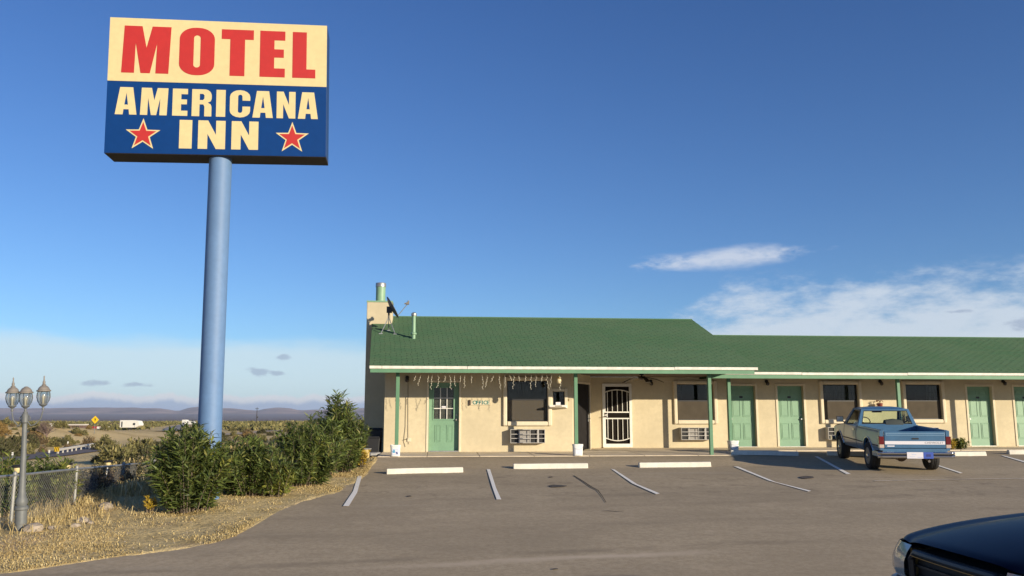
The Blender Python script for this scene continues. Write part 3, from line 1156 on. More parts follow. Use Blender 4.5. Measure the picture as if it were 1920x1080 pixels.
def room_door(r, hinge_right=True):
    u0, u1, z0, z1 = r
    v = V_WING + REC
    mb = MB().box(u0 + 0.004, u1 - 0.004, v, v + 0.045, z0 + 0.01, z1 - 0.004)
    d = mb.build('door', M['green_door'], BLD)
    w = u1 - u0
    cols = ((u0 + 0.13 * w, u0 + 0.455 * w), (u0 + 0.545 * w, u0 + 0.87 * w))
    for a, b in cols:
        for c, e in ((0.12, 0.385), (0.49, 0.80), (0.855, 0.945)):
            p = MB()
            panel_ring(p, a, b, z0 + c * (z1 - z0), z0 + e * (z1 - z0), v)
            bevel(p.build('panel', M['green_door'], d), 0.004, 1)
    lever(d, (u0 + 0.075) if hinge_right else (u1 - 0.075), z0 + 0.93, v)
    pl = MB().box((u0 + u1) / 2 - 0.06, (u0 + u1) / 2 + 0.06, v - 0.006, v - 0.0005, z0 + 1.64, z0 + 1.71)
    pl.build('number_plate', M['black_metal'], d)
    fr = MB()
    stucco_frame(fr, r, V_WING, 0.075, 0.025)
    bevel(fr.build('door_frame', M['trim_cream'], BLD), 0.008, 2)
    th = MB().box(u0, u1, V_WING - 0.02, v + 0.045, 0.012, 0.03)
    th.build('threshold', M['galv'], BLD)


room_door(dA, True)
room_door(dB, False)
room_door(dC, True)
room_door(dD, False)

# office door: half glazed with blinds
u0, u1, z0, z1 = d_off
v = REC
lu0, lu1, lz0, lz1 = rect(813.5, 727, 850.5, 785.5, v)
mb = MB()
wall_with_holes(mb, u0 + 0.004, u1 - 0.004, z0 + 0.01, z1 - 0.004, [(lu0, lu1, lz0, lz1)], v, 0.045)
door = mb.build('door', M['green_door'], BLD, fix=False, label='half glazed green office door with white blinds')
fr = MB()
for a, b, c, d in ((lu0 - 0.035, lu1 + 0.035, lz0 - 0.035, lz0), (lu0 - 0.035, lu1 + 0.035, lz1, lz1 + 0.035), (lu0 - 0.035, lu0, lz0, lz1), (lu1, lu1 + 0.035, lz0, lz1)):
    fr.box(a, b, v - 0.018, v + 0.01, c, d)
fr.build('glazing_frame', M['green_door'], door)
mu = MB()
for k in (1, 2):
    x = lu0 + (lu1 - lu0) * k / 3
    zz = lz0 + (lz1 - lz0) * k / 3
    mu.box(x - 0.012, x + 0.012, v - 0.004, v + 0.012, lz0, lz1)
    mu.box(lu0, lu1, v - 0.002, v + 0.010, zz - 0.012, zz + 0.012)
mu.build('muntin', M['white'], door)
MB().box(lu0, lu1, v + 0.016, v + 0.02, lz0, lz1).build('pane', M['glass'], door)
bl = MB()
ns = 26
for k in range(ns):
    z = lz0 + (k + 0.5) / ns * (lz1 - lz0)
    bl.hexa([(lu0 + .01, v + .035, z - .011), (lu1 - .01, v + .035, z - .011), (lu1 - .01, v + .055, z + .009), (lu0 + .01, v + .055, z + .009)],
            [(lu0 + .01, v + .036, z - .013), (lu1 - .01, v + .036, z - .013), (lu1 - .01, v + .056, z + .007), (lu0 + .01, v + .056, z + .007)])
bl.build('blind', M['blind_white'], door, kind='stuff')
for pa, pb in ((815, 826.5), (837, 849)):
    a, b, c, e = rect(pa, 797, pb, 828.5, v)
    p = MB()
    panel_ring(p, a, b, c, e, v)
    bevel(p.build('panel', M['green_door'], door), 0.004, 1)
lever(door, facade(855.8, 787, v)[0], facade(855.8, 787, v)[1], v)
op = rect(828, 761.5, 836, 764.5, v)
MB().box(op[0], op[1], v - 0.012, v - 0.005, op[2], op[3]).build('open_card', M['plate'], door)
fr = MB()
stucco_frame(fr, d_off, 0, 0.065, 0.022)
bevel(fr.build('door_frame', M['trim_cream'], BLD), 0.008, 2)
MB().box(u0, u1, -0.02, v + 0.05, 0.002, 0.03).build('threshold', M['galv'], BLD)

# dark door in the slanted wall
mb = MB()
mb.hexa([ap(s0, 0.03, 0.02), ap(s1, 0.03, 0.02), ap(s1, 0.03, DKH), ap(s0, 0.03, DKH)], [ap(s0, 0.08, 0.02), ap(s1, 0.08, 0.02), ap(s1, 0.08, DKH), ap(s0, 0.08, DKH)])
dk = mb.build('door', mat('dark_brown_mesh_door', (0.020, 0.018, 0.018), 0.9, 0.2, 4, spec=0.15), BLD, label='dark brown mesh screen door in the slanted wall')
mb = MB()
for a, b, c, d in ((s0 - 0.05, s0, 0, DKH + 0.06), (s1, s1 + 0.05, 0, DKH + 0.06), (s0, s1, DKH, DKH + 0.06)):
    mb.hexa([ap(a, -0.02, c), ap(b, -0.02, c), ap(b, -0.02, d), ap(a, -0.02, d)], [ap(a, 0.1, c), ap(b, 0.1, c), ap(b, 0.1, d), ap(a, 0.1, d)])
mb.build('door_frame', M['trim_cream'], BLD)
mb = MB()
p = ap(s1 - 0.09, 0.02, 0.98)
mb.tube([p, ap(s1 - 0.09, -0.05, 0.98), ap(s1 - 0.2, -0.055, 0.98)], 0.012, 8)
mb.hexa([ap(s1 - 0.12, 0.03, 0.88), ap(s1 - 0.05, 0.03, 0.88), ap(s1 - 0.05, 0.03, 1.1), ap(s1 - 0.12, 0.03, 1.1)], [ap(s1 - 0.12, 0.015, 0.88), ap(s1 - 0.05, 0.015, 0.88), ap(s1 - 0.05, 0.015, 1.1), ap(s1 - 0.12, 0.015, 1.1)])
mb.build('handle', M['galv'], dk)

# white security door
u0, u1, z0, z1 = d_sec
v = V_WING
iu0, iu1, iz0, iz1 = rect(1135, 725, 1180, 832, v)
mb = MB()
wall_with_holes(mb, u0, u1, z0, z1, [(iu0, iu1, iz0, iz1)], v - 0.05, 0.05)
sec = mb.build('security_door', M['white'], BLD, fix=False, label='white barred security door with arched rails')
MB().box(iu0 + 0.002, iu1 - 0.002, v + 0.012, v + 0.03, iz0 + 0.002, iz1 - 0.002).build('screen', mat('dark_door_mesh', (0.013, 0.010, 0.008), 0.9, spec=0.1), sec)


def sx(zx):
    return facade(1060 + zx / 6, 778, v)[0]


def sz(zy):
    return facade(1157, 690 + zy / 6, v)[1]


vb = v - 0.022


def arch(t, base, rise):
    return base + rise * (1 - (2 * t - 1) ** 2)


ztop = lambda t: arch(t, sz(272), sz(245) - sz(272))
zbot = lambda t: arch(t, sz(788), sz(818) - sz(788))
for fn in (ztop, zbot):
    MB().tube([(iu0 + (iu1 - iu0) * k / 14, vb, fn(k / 14)) for k in range(15)], 0.017, 8).build('rail', M['white'], sec, smooth=True)
for zz in (sz(497), sz(568)):
    MB().box(iu0, iu1, vb - 0.015, vb + 0.015, zz - 0.02, zz + 0.02).build('rail', M['white'], sec)
for bx in (474, 528, 586, 642, 696):
    x = sx(bx)
    t = (x - iu0) / (iu1 - iu0)
    MB().tube([(x, vb, sz(497)), (x, vb, ztop(t))], 0.0125, 6).build('bar', M['white'], sec)
    MB().tube([(x, vb, zbot(t)), (x, vb, sz(568))], 0.0125, 6).build('bar', M['white'], sec)
lk = MB()
x = sx(455)
lk.box(x - 0.045, x + 0.05, v - 0.068, v - 0.0505, sz(555), sz(500))
lk.build('lock_plate', M['white'], sec)
lk = MB()
MB().lathe([(0.03, 0), (0.03, -0.03), (0.02, -0.04)], 12, (x, v - 0.068, sz(512)), 'y').build('deadbolt', M['black_metal'], sec, smooth=True)
lk.lathe([(0.025, 0), (0.02, -0.05), (0.02, -0.06)], 12, (x, v - 0.068, sz(543)), 'y')
lk.tube([(x, v - 0.12, sz(543)), (x - 0.11, v - 0.125, sz(548))], 0.011, 8)
lk.build('handle', M['black_metal'], sec, smooth=True)
MB().box(u0, u1, v - 0.12, v - 0.05, 0.004, 0.03).build('threshold', M['concrete'], BLD)


# ---- windows
def pillow_frame(r, v, w, proud, wb):
    """thick rounded stucco surround, open in the middle"""
    fr = MB()
    stucco_frame(fr, r, v, w, proud, bottom=True, wb=wb)
    o = fr.build('window', M['trim_cream'], BLD)
    return bevel(o, 0.035, 3, 60)


def window(r, v, style):
    u0, u1, z0, z1 = r
    zm = z0 + (z1 - z0) * 0.535
    win = pillow_frame(r, v, 0.125, 0.085, 0.135)
    f = MB()
    e = 0.028
    vf = v + 0.05
    for a, b, c, d in ((u0, u1, z0, z0 + e), (u0, u1, z1 - e, z1), (u0, u0 + e, z0 + e, z1 - e), (u1 - e, u1, z0 + e, z1 - e), (u0 + e, u1 - e, zm - 0.02, zm + 0.02)):
        f.box(a, b, vf, vf + 0.05, c, d)
    f.build('sash', M['black_metal'], win)
    MB().box(u0 + e, u1 - e, vf + 0.022, vf + 0.026, zm + 0.02, z1 - e).build('pane', M['glass'], win)
    MB().box(u0 + e, u1 - e, vf + 0.034, vf + 0.038, z0 + e, zm - 0.02).build('pane', M['glass'], win)
    vi = v + 0.14
    if style == 'blind':
        sc = MB()
        sc.box(u0 + e, u1 - e, vf + 0.006, vf + 0.010, z0 + e, zm - 0.02)
        sc.build('insect_screen', M['screen_open'], win)
        b = MB()
        n = 40
        for k in range(n):
            z = z0 + e + (k + 0.5) / n * (z1 - z0 - 2 * e)
            b.hexa([(u0 + .03, vi, z - .013), (u1 - .03, vi, z - .013), (u1 - .03, vi + .02, z + .010), (u0 + .03, vi + .02, z + .010)],
                   [(u0 + .03, vi + .001, z - .015), (u1 - .03, vi + .001, z - .015), (u1 - .03, vi + .021, z + .008), (u0 + .03, vi + .021, z + .008)])
        b.build('blind', M['blind'], win, kind='stuff')
    else:
        sc = MB()
        k0 = u0 + e if style != 'open_left' else u0 + e + (u1 - u0) * 0.18
        sc.box(k0, u1 - e, vf + 0.006, vf + 0.010, z0 + e, zm - 0.02)
        sc.build('insect_screen', M['screen'], win)
        g = MB()
        for k in range(1, 3):
            x = u0 + (u1 - u0) * k / 3
            g.box(x - 0.007, x + 0.007, vf + 0.028, vf + 0.033, zm + 0.02, z1 - e)
        zz = (zm + z1) / 2
        g.box(u0 + e, u1 - e, vf + 0.0285, vf + 0.0325, zz - 0.007, zz + 0.007)
        g.build('muntin', M['black_metal'], win)

        def curtain(a0, a1, b0, b1):
            c = MB()
            n = 16
            rows = 10
            vs = []
            for j in range(rows + 1):
                t = j / rows
                z = z1 - t * (z1 - z0)
                q = t * t
                l, rr = a0 + (b0 - a0) * q, a1 + (b1 - a1) * q
                for i in range(n + 1):
                    s = i / n
                    vs.append((l + (rr - l) * s, vi + 0.03 + 0.022 * math.sin(s * 22), z))
            c.add(vs, [(j * (n + 1) + i, j * (n + 1) + i + 1, (j + 1) * (n + 1) + i + 1, (j + 1) * (n + 1) + i) for j in range(rows) for i in range(n)])
            c.build('curtain', M['curtain'], win, smooth=True)
        w = u1 - u0
        if style == 'full':
            curtain(u0, u0 + 0.5 * w, u0, u0 + 0.5 * w)
            curtain(u0 + 0.5 * w, u1, u0 + 0.5 * w, u1)
        elif style == 'right':
            curtain(u0 + 0.68 * w, u1, u0 + 0.68 * w, u1)
            curtain(u0, u0 + 0.1 * w, u0, u0 + 0.1 * w)
        else:
            curtain(u0, u0 + 0.17 * w, u0, u0 + 0.24 * w)
            curtain(u0 + 0.83 * w, u1, u0 + 0.78 * w, u1)
    return win


def open_screen_mat():
    m = bpy.data.materials.new('open_insect_screen')
    m.use_nodes = True
    t = NT(m.node_tree)
    b = t.n['Principled BSDF']
    b.inputs['Base Color'].default_value = (0.11, 0.095, 0.075, 1)
    b.inputs['Roughness'].default_value = 0.9
    tr = t.n.new('ShaderNodeBsdfTransparent')
    mx = t.n.new('ShaderNodeMixShader')
    mx.inputs[0].default_value = 0.55
    t.l.new(tr.outputs[0], mx.inputs[1])
    t.l.new(b.outputs[0], mx.inputs[2])
    t.l.new(mx.outputs[0], t.n['Material Output'].inputs[0])
    return m


M['screen_open'] = open_screen_mat()
window(w_off, 0.0, 'blind')
window(w2, V_WING, 'tied')
window(w3, V_WING, 'full')
window(w4, V_WING, 'right')
window(w5, V_WING, 'tied')
window(w6, V_WING, 'full')
# pass-through window beside the office window
u0, u1, z0, z1 = w_pass
pw = MB()
stucco_frame(pw, w_pass, 0, 0.09, 0.045, bottom=True, wb=0.10)
pw = bevel(pw.build('window', M['trim_cream'], BLD, label='small pass-through window with a jutting white shelf'), 0.012, 2)
MB().box(u0, u1, 0.06, 0.066, z0, z1).build('pane', M['glass'], pw)
f = MB()
for a, b, c, d in ((u0, u1, z0, z0 + .025), (u0, u1, z1 - .025, z1), (u0, u0 + .025, z0 + .025, z1 - .025), (u1 - .025, u1, z0 + .025, z1 - .025)):
    f.box(a, b, 0.045, 0.09, c, d)
f.build('sash', M['black_metal'], pw)
sh = rect(1030, 760.5, 1059, 765, -0.28)
sl = MB()
sl.add([(u0 - 0.07, -0.045, z0 - 0.10), (u1 + 0.07, -0.045, z0 - 0.10), (u1 + 0.07, -0.045, z0 - 0.005), (u0 - 0.07, -0.045, z0 - 0.005),
        (sh[0], -0.30, z0 - 0.055), (sh[1], -0.30, z0 - 0.055), (sh[1], -0.30, z0 - 0.005), (sh[0], -0.30, z0 - 0.005)],
       [(3, 2, 1, 0), (4, 5, 6, 7), (0, 1, 5, 4), (1, 2, 6, 5), (2, 3, 7, 6), (3, 0, 4, 7)])
sl = sl.build('shelf', M['white'], pw)
MB().box((sh[0] + sh[1]) / 2 - 0.06, (sh[0] + sh[1]) / 2 + 0.14, -0.304, -0.3002, z0 - 0.045, z0 - 0.02).build('slot', M['brass'], pw)
pp = rect(1042, 754, 1051, 759.5, 0.05)
MB().box(pp[0], pp[1], 0.036, 0.042, pp[2], pp[3]).build('paper_notice', M['plate'], pw)
db = rect(1065, 747.5, 1067, 752, 0)
MB().box(db[0], db[1], -0.02, 0.0, db[2], db[3]).build('doorbell', M['brass'], BLD)

# ---- roofs
T_ROOF = 0.10


def roof_plane(A, B, C, D, th):
    """A,B eave left/right, C,D ridge right/left (top surface)"""
    A, B, C, D = map(Vector, (A, B, C, D))
    n = (B - A).cross(D - A).normalized()
    lo = [p - n * th for p in (A, B, C, D)]
    return [A, B, C, D], lo


UE0 = facade(692.5, 689, V_EAVE)[0]
UE1 = facade(1420, 690, V_EAVE)[0]
U_RIDGE_L = UE0 - 0.42
rf = MB()
Aq, Bq = (UE0, V_EAVE, ZE), (UE1, V_EAVE, ZE)
Cq, Dq = (UE1, VR, ZR), (U_RIDGE_L, VR, ZR)
top, lo = roof_plane(Aq, Bq, Cq, Dq, T_ROOF)
rf.hexa(lo, top)
vb_, zb_ = VB + 0.3, ZR - PITCHR * (VB + 0.3 - VR)
top2, lo2 = roof_plane(Dq, Cq, (UE1, vb_, zb_), (U_RIDGE_L - 0.1, vb_, zb_), T_ROOF)
lo2[0], lo2[1] = lo[3], lo[2]
rf.hexa(lo2, top2)
# gable infill at the right end above the wing roof
rf.box(UE1 - 0.25, UE1 - 0.05, 0.6, VB, 2.3, 2.5)
rf.add([(UE1 - 0.2, 0.0, 2.44), (UE1 - 0.2, VB, 2.44), (UE1 - 0.2, VR, ZR - 0.15), (UE1 - 0.05, 0.0, 2.44), (UE1 - 0.05, VB, 2.44), (UE1 - 0.05, VR, ZR - 0.15)],
       [(0, 1, 2), (5, 4, 3), (0, 3, 4, 1), (1, 4, 5, 2), (2, 5, 3, 0)])
ROOF = rf.build('roof', M['slot_shade_deck'], BLD)
UW0 = facade(1327, 704, V_WEAVE)[0]
WP = (WZR - ZE) / (WVR - V_WEAVE)
wf = MB()
Aw, Bw, Cw, Dw = (UW0, V_WEAVE, ZE), (U_END + 0.4, V_WEAVE, ZE), (U_END + 0.4, WVR, WZR), (UW0, WVR, WZR)
topw, low = roof_plane(Aw, Bw, Cw, Dw, T_ROOF)
wf.hexa(low, topw)
vb2 = VB + 1.6
topw2, low2 = roof_plane(Dw, Cw, (U_END + 0.4, vb2, WZR - WP * (vb2 - WVR)), (UW0, vb2, WZR - WP * (vb2 - WVR)), T_ROOF)
low2[0], low2[1] = low[3], low[2]
wf.hexa(low2, topw2)
WROOF = wf.build('roof', M['slot_shade_deck'], BLD)


def shingles(roof, A, B, C, D, pieces, seed):
    """three-tab shingles, laid course by course on the slope A-B (eave) to D-C (ridge)"""
    rr = random.Random(seed)
    A, B, C, D = map(Vector, (A, B, C, D))
    up = (C - B)
    L = up.length
    upn = up.normalized()
    al_ = (B - A).normalized()
    n = al_.cross(upn).normalized()
    EX, TW, GAP, TH = 0.143, 0.305, 0.017, 0.010
    nc = int(L / EX)
    proto = None
    rest = MB()
    made = 0
    for k in range(nc + 1):
        s0_ = k * EX - (0.02 if k == 0 else 0)
        s1_ = min((k + 1) * EX + 0.03, L)
        left = A.lerp(D, k * EX / L)
        right = B.lerp(C, k * EX / L)
        width = (right - left).length
        off = -rr.choice((0.0, TW / 2)) if False else -(TW / 2 if k % 2 else 0.0) - rr.uniform(0, 0.05)
        x = off
        while x < width - 0.01:
            a, b = max(x, 0), min(x + TW - GAP, width)
            x += TW
            if b - a < 0.02:
                continue
            lift = TH + rr.uniform(-0.001, 0.004)
            whole = (b - a) > TW - GAP - 1e-4
            o = left + upn * (s0_ - k * EX)
            e1 = s1_ - s0_
            loc = [Vector((0, 0, 0)), Vector((b - a, 0, 0)), Vector((b - a, e1, 0)), Vector((0, e1, 0))]

            def W3(p, h):
                return o + al_ * (a + p.x) + upn * p.y + n * h
            if whole and made < pieces and s1_ < L - 0.2 and k > 0:
                if proto is None:
                    pm = MB()
                    zz = [TH, TH, 0.0015, 0.0015]
                    w_, l_ = b - a, e1
                    pm.add([(0, 0, TH), (w_, 0, TH), (w_, l_, .0015), (0, l_, .0015), (0, 0, 0.0005), (w_, 0, 0.0005)],
                           [(0, 1, 2, 3), (4, 5, 1, 0), (5, 2, 1), (4, 0, 3)])
                    proto = pm.build('shingle', M['shingle'], None, fix=False).data
                    first = bpy.data.objects.get('shingle') if made == 0 else None
                    sh_ = [ob for ob in bpy.data.objects if ob.data == proto][0]
                else:
                    sh_ = bpy.data.objects.new('shingle', proto)
                    COL.objects.link(sh_)
                sh_.parent = roof
                mw = Matrix((al_, upn, n)).transposed().to_4x4()
                mw.translation = o + al_ * a
                sh_.matrix_local = mw @ Matrix.Diagonal((1, 1, lift / TH, 1))
                made += 1
            else:
                t = [W3(loc[0], lift), W3(loc[1], lift), W3(loc[2], .0015), W3(loc[3], .0015), W3(loc[0], .0005), W3(loc[1], .0005)]
                rest.add(t, [(0, 1, 2, 3), (4, 5, 1, 0), (5, 2, 1), (4, 0, 3)])
    rest.build('shingle_field', M['shingle'], roof, fix=False, kind='stuff')


shingles(ROOF, Aq, Bq, Cq, Dq, 290, 1)
shingles(WROOF, Aw, Bw, Cw, Dw, 290, 2)
# ridge caps
rc = MB()
rc.tube([(U_RIDGE_L, VR, ZR - 0.01), (UE1, VR, ZR - 0.01)], 0.045, 6)
rc.build('ridge_cap', M['shingle'], ROOF)
rc = MB()
rc.tube([(UE1, WVR, WZR - 0.01), (U_END + 0.4, WVR, WZR - 0.01)], 0.045, 6)
rc.build('ridge_cap', M['shingle'], WROOF)


# eave trim: pale drip edge, green fascia below
def eave_trim(u0, u1, v, z, cuts, drop, peel):
    rr = random.Random(int(u0 * 10))
    us = [u0] + cuts + [u1]
    for a, b in zip(us[:-1], us[1:]):
        dz = rr.uniform(-0.006, 0.006)
        t = MB().box(a + 0.004, b - 0.004, v - 0.055, v - 0.004, z - 0.085 + dz, z - 0.004 + dz)
        bevel(t.build('drip_edge', M['old_white'], BLD), 0.006, 1)
    f = MB().box(u0 + 0.03, u1 - 0.10, v - 0.03, v + 0.02, z - 0.085 - drop, z - 0.088)
    f.build('fascia', M['green_trim'], BLD)


eave_trim(UE0, UE1, V_EAVE, ZE, [facade(716, 690, V_EAVE)[0], facade(876, 690, V_EAVE)[0], facade(1264, 690, V_EAVE)[0]], 0.105, True)
eave_trim(UW0, U_END + 0.4, V_WEAVE, ZE, [facade(1502, 698, V_WEAVE)[0], facade(1700, 698, V_WEAVE)[0]], 0.115, False)
# soffit boards under both eaves
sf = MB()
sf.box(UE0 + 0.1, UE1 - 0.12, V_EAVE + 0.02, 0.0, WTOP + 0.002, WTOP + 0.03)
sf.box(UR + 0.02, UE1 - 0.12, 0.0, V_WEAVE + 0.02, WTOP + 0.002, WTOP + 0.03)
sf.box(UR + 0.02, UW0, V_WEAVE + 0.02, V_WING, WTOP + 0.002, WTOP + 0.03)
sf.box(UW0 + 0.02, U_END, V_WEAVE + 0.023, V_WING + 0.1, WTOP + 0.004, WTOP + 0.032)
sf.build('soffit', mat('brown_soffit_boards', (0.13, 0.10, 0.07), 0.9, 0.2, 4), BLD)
# exposed rafter tails under the front eave
for k in range(19):
    u = UE0 + 0.35 + k * (UE1 - UE0 - 0.6) / 18
    MB().box(u - 0.02, u + 0.02, V_EAVE + 0.022, V_EAVE + 0.30, 2.285, WTOP).build('rafter_tail', M['green_trim'], BLD)


# posts
def post(px, py, v, w, zb, ztop_=WTOP):
    u, _ = facade(px, py, v)
    p = MB().box(u - w / 2, u + w / 2, v - w / 2, v + w / 2, zb, ztop_)
    bevel(p.build('porch_post', M['green_trim'], BLD), 0.008, 1)
    return u


up1 = post(745, 760, V_POST, 0.10, -0.06)
up2 = post(1079.7, 770, V_POST, 0.10, -0.06)
up3 = post(1331.5, 775, V_POST, 0.10, -0.06)
up4 = post(1368, 775, V_WPOST, 0.105, -0.03)
up5 = post(1683.5, 730, V_WPOST, 0.105, -0.03)
for k in (1, 2):
    u = up5 + 4.55 * k
    if u < U_END:
        p = MB().box(u - .0525, u + .0525, V_WPOST - .0525, V_WPOST + .0525, -0.03, WTOP)
        bevel(p.build('porch_post', M['green_trim'], BLD), 0.008, 1)
bm_ = MB().box(UE0 + 0.1, UE1 - 0.15, V_POST - 0.045, V_POST + 0.045, WTOP - 0.07, WTOP + 0.001)
bm_.build('porch_beam', M['green_trim'], BLD)
bm_ = MB().box(UW0 + 0.1, U_END + 0.2, V_WPOST - 0.045, V_WPOST + 0.045, WTOP - 0.06, WTOP + 0.003)
bm_.build('porch_beam', M['green_trim'], BLD)

# chimney with flue
cv = 2.9
c0 = facade(687.5, 590, cv)[0]
c1 = facade(735, 590, cv)[0]
ctop = facade(711, 566.5, cv)[1]
ch = MB().box(c0, c1, cv, cv + 0.75, -0.5, ctop)
CH = bevel(ch.build('chimney', M['stucco'], BLD), 0.02, 2)
MB().box(c0 - 0.012, c1 + 0.012, cv - 0.012, cv + 0.762, ctop + 0.001, ctop + 0.05).build('chimney_cap', M['pipe_green'], CH)
fu, fz = facade(714.3, 531, cv + 0.35)
fl = MB()
fr_ = (facade(723.5, 550, cv + .35)[0] - facade(705.5, 550, cv + .35)[0]) / 2
fl.lathe([(fr_, ctop + 0.05), (fr_, fz - 0.14)], 24, (fu, cv + 0.35, 0))
fl.build('flue_pipe', M['pipe_green'], CH, smooth=True)
fc = MB()
fc.lathe([(fr_ * 0.9, fz - 0.139), (fr_ * 1.10, fz - 0.135), (fr_ * 1.10, fz - 0.02), (fr_ * 1.02, fz), (fr_ * 0.9, fz)], 24, (fu, cv + 0.35, 0))
fc.build('flue_cap', M['galv'], CH, smooth=True)


def on_roof(px, py):
    n = Vector((Vector(Bq) - Vector(Aq)).cross(Vector(Dq) - Vector(Aq))).normalized()
    r = ray(px, py)
    o = EYE - B0
    ro = Vector((float(o @ bu), float(o @ bv), float(o[2])))
    rd = Vector((float(r @ bu), float(r @ bv), float(r[2])))
    t = (Vector(Aq) - ro).dot(n) / rd.dot(n)
    return ro + rd * t


vp = on_roof(775.5, 635)
vh = facade(775.5, 588, vp.y)[1] - vp.z
vr_ = 0.058
vpipe = MB()
vpipe.lathe([(vr_, -0.1), (vr_, vh - 0.06)], 16, tuple(vp))
vpipe.lathe([(vr_ * 1.5, 0.13), (vr_ * 1.6, 0.15), (vr_ * 1.6, 0.18), (vr_ * 1.05, 0.20)], 16, tuple(vp))
vpipe = vpipe.build('vent_pipe', M['pipe_green'], ROOF, smooth=True)
vc = MB()
vc.lathe([(vr_ * 1.45, vh - 0.075), (vr_ * 1.5, vh - 0.06), (vr_ * 1.5, vh), (vr_ * 0.8, vh + 0.035), (0.01, vh + 0.04)], 16, tuple(vp))
vc.build('vent_cap', M['galv'], ROOF, smooth=True)

# satellite dish standing on the roof
f1, f2, f3 = on_roof(714, 626), on_roof(741, 627), on_roof(728.5, 620)
bd = lambda p: Vector(bworld(p.x, p.y, p.z))
hub_u, hub_z = facade(729, 590, f3.y - 0.3)
hub = Vector((hub_u, f3.y - 0.3, hub_z))
SD = thing('satellite_dish', 'black satellite dish seen edge-on, tripod mounted on the green roof', 'satellite dish', bd(hub))
SD.rotation_euler = (0, 0, BROT)
loc = lambda p: p - hub
for q in (f1, f2, f3):
    lg = MB().tube([loc(q), Vector((0, 0, -0.08))], 0.014, 6)
    a = loc(q)
    lg.box(a.x - 0.06, a.x + 0.06, a.y - 0.04, a.y + 0.04, a.z - 0.015, a.z + 0.02)
    lg.build('leg', M['galv'], SD)
mt_ = MB().tube([(0, 0, -0.12), (0.0, 0, 0.12)], 0.03, 8)
mt_.box(-0.07, 0.10, -0.06, 0.06, 0.06, 0.26)
mt_.build('mount', M['black_metal'], SD)
# reflector: shallow bowl, faces up and to the right, seen nearly edge-on
dn = Vector((0.86, 0.10, 0.50)).normalized()
e1_ = Vector((-0.50, 0.0, 0.86)).normalized()
e1_ = (e1_ - dn * e1_.dot(dn)).normalized()
e2_ = dn.cross(e1_)
cen = Vector((0.06, 0, 0.21))
ds = MB()
vs, fs = [], []
for j in range(6):
    rr_ = 0.36 * j / 5
    for k in range(24):
        a = 2 * math.pi * k / 24
        vs.append(cen + e1_ * rr_ * 1.08 * math.cos(a) + e2_ * rr_ * math.sin(a) + dn * (0.075 * (j / 5) ** 2))
for j in range(5):
    for k in range(24):
        k2 = (k + 1) % 24
        fs.append((j * 24 + k, j * 24 + k2, (j + 1) * 24 + k2, (j + 1) * 24 + k))
ds.add(vs, fs)
dd = ds.build('reflector', mat('dish_grey_front', (0.10, 0.10, 0.105), 0.5), SD, smooth=True)
sm = dd.modifiers.new('thick', 'SOLIDIFY')
sm.thickness = 0.012
lu, lz = facade(764, 570, hub.y - 0.05)
lp_ = Vector((lu, hub.y - 0.05, lz)) - hub
arm = MB().tube([cen - e1_ * 0.36, lp_], 0.013, 6)
arm.build('feed_arm', M['galv'], SD)
lb = MB()
lb.box(lp_.x - 0.04, lp_.x + 0.05, lp_.y - 0.05, lp_.y + 0.05, lp_.z - 0.02, lp_.z + 0.06)
lb.box(lp_.x - 0.10, lp_.x - 0.04, lp_.y - 0.03, lp_.y + 0.03, lp_.z - 0.01, lp_.z + 0.03)
lb.lathe([(0.025, -0.03), (0.03, 0.08)], 10, tuple(lp_ + Vector((0.03, 0, 0.03))))
lb.build('feed_horn', M['lamp_beige'], SD)

# ------------------------------------------------------------------ sidewalk
SW = bpy.data.objects.new('sidewalk', None)
COL.objects.link(SW)
SW.location = B0
SW.rotation_euler = (0, 0, BROT)
SW['kind'] = 'structure'


def slab(pts, zt):
    mb = MB()
    n = len(pts)
    top = [(u, v, zt(v)) for u, v in pts]
    bot = [(u, v, -0.25) for u, v in pts]
    mb.add(top + bot, [tuple(range(n)), tuple(range(2 * n - 1, n - 1, -1))] + [(i, n + i, n + (i + 1) % n, (i + 1) % n) for i in range(n)])
    bevel(mb.build('slab', M['concrete'], SW), 0.006, 1)


zf = lambda v: -0.002 + 0.018 * min(v, 0) if v > -3 else -0.04
zw = lambda v: -0.002 + 0.012 * min(v - 2.57, 0)
j = [UL - 0.05] + [facade(x, 852, -1.2)[0] for x in (801, 897, 996)]
while j[-1] < 5.6:
    j.append(j[-1] + 1.56)
j[-1] = 6.15
g = 0.007
for a, b in zip(j[:-1], j[1:]):
    vin = -0.003 if b < UR + 0.3 else 0.35
    if a < UR < b:
        slab([(a + g, -1.95), (b - g, -1.95), (b - g, -0.0035), (a + g, -0.0035)], zf)
        continue
    slab([(a + g, -1.95), (b - g, -1.95), (b - g, vin - g), (a + g, vin - g)], zf)
jj = [x for x in j if x > UR + 0.2]
slab([(UREC + 0.02, 0.36), (jj[1] - g, 0.36), (jj[1] - g, 2.565), (UREC + 0.02, 2.565)], lambda v: -0.002)
slab([(UR + 0.05, 0.003), (jj[0] - g, 0.003), (jj[0] - g, 0.35 - g), (UREC, 0.35 - g), (UREC - 0.02, 1.4)], lambda v: -0.003)
for a, b in zip(jj[1:-1], jj[2:]):
    slab([(a + g, 0.36), (b - g, 0.36), (b - g, 2.565), (a + g, 2.565)], lambda v: -0.002)
cp = [(6.15 + g, -1.95)] + [(u, float(walk_edge(np.array(u)))) for u in np.linspace(6.3, 7.3, 9)] + [(7.3 - g, 2.565), (6.15 + g, 2.565)]
slab(cp, lambda v: -0.002 + 0.012 * min(v - 2.57, 0))
u = 7.3
while u < U_END:
    slab([(u + g, 0.65), (u + 1.83 - g, 0.65), (u + 1.83 - g, 2.565), (u + g, 2.565)], zw)
    u += 1.83

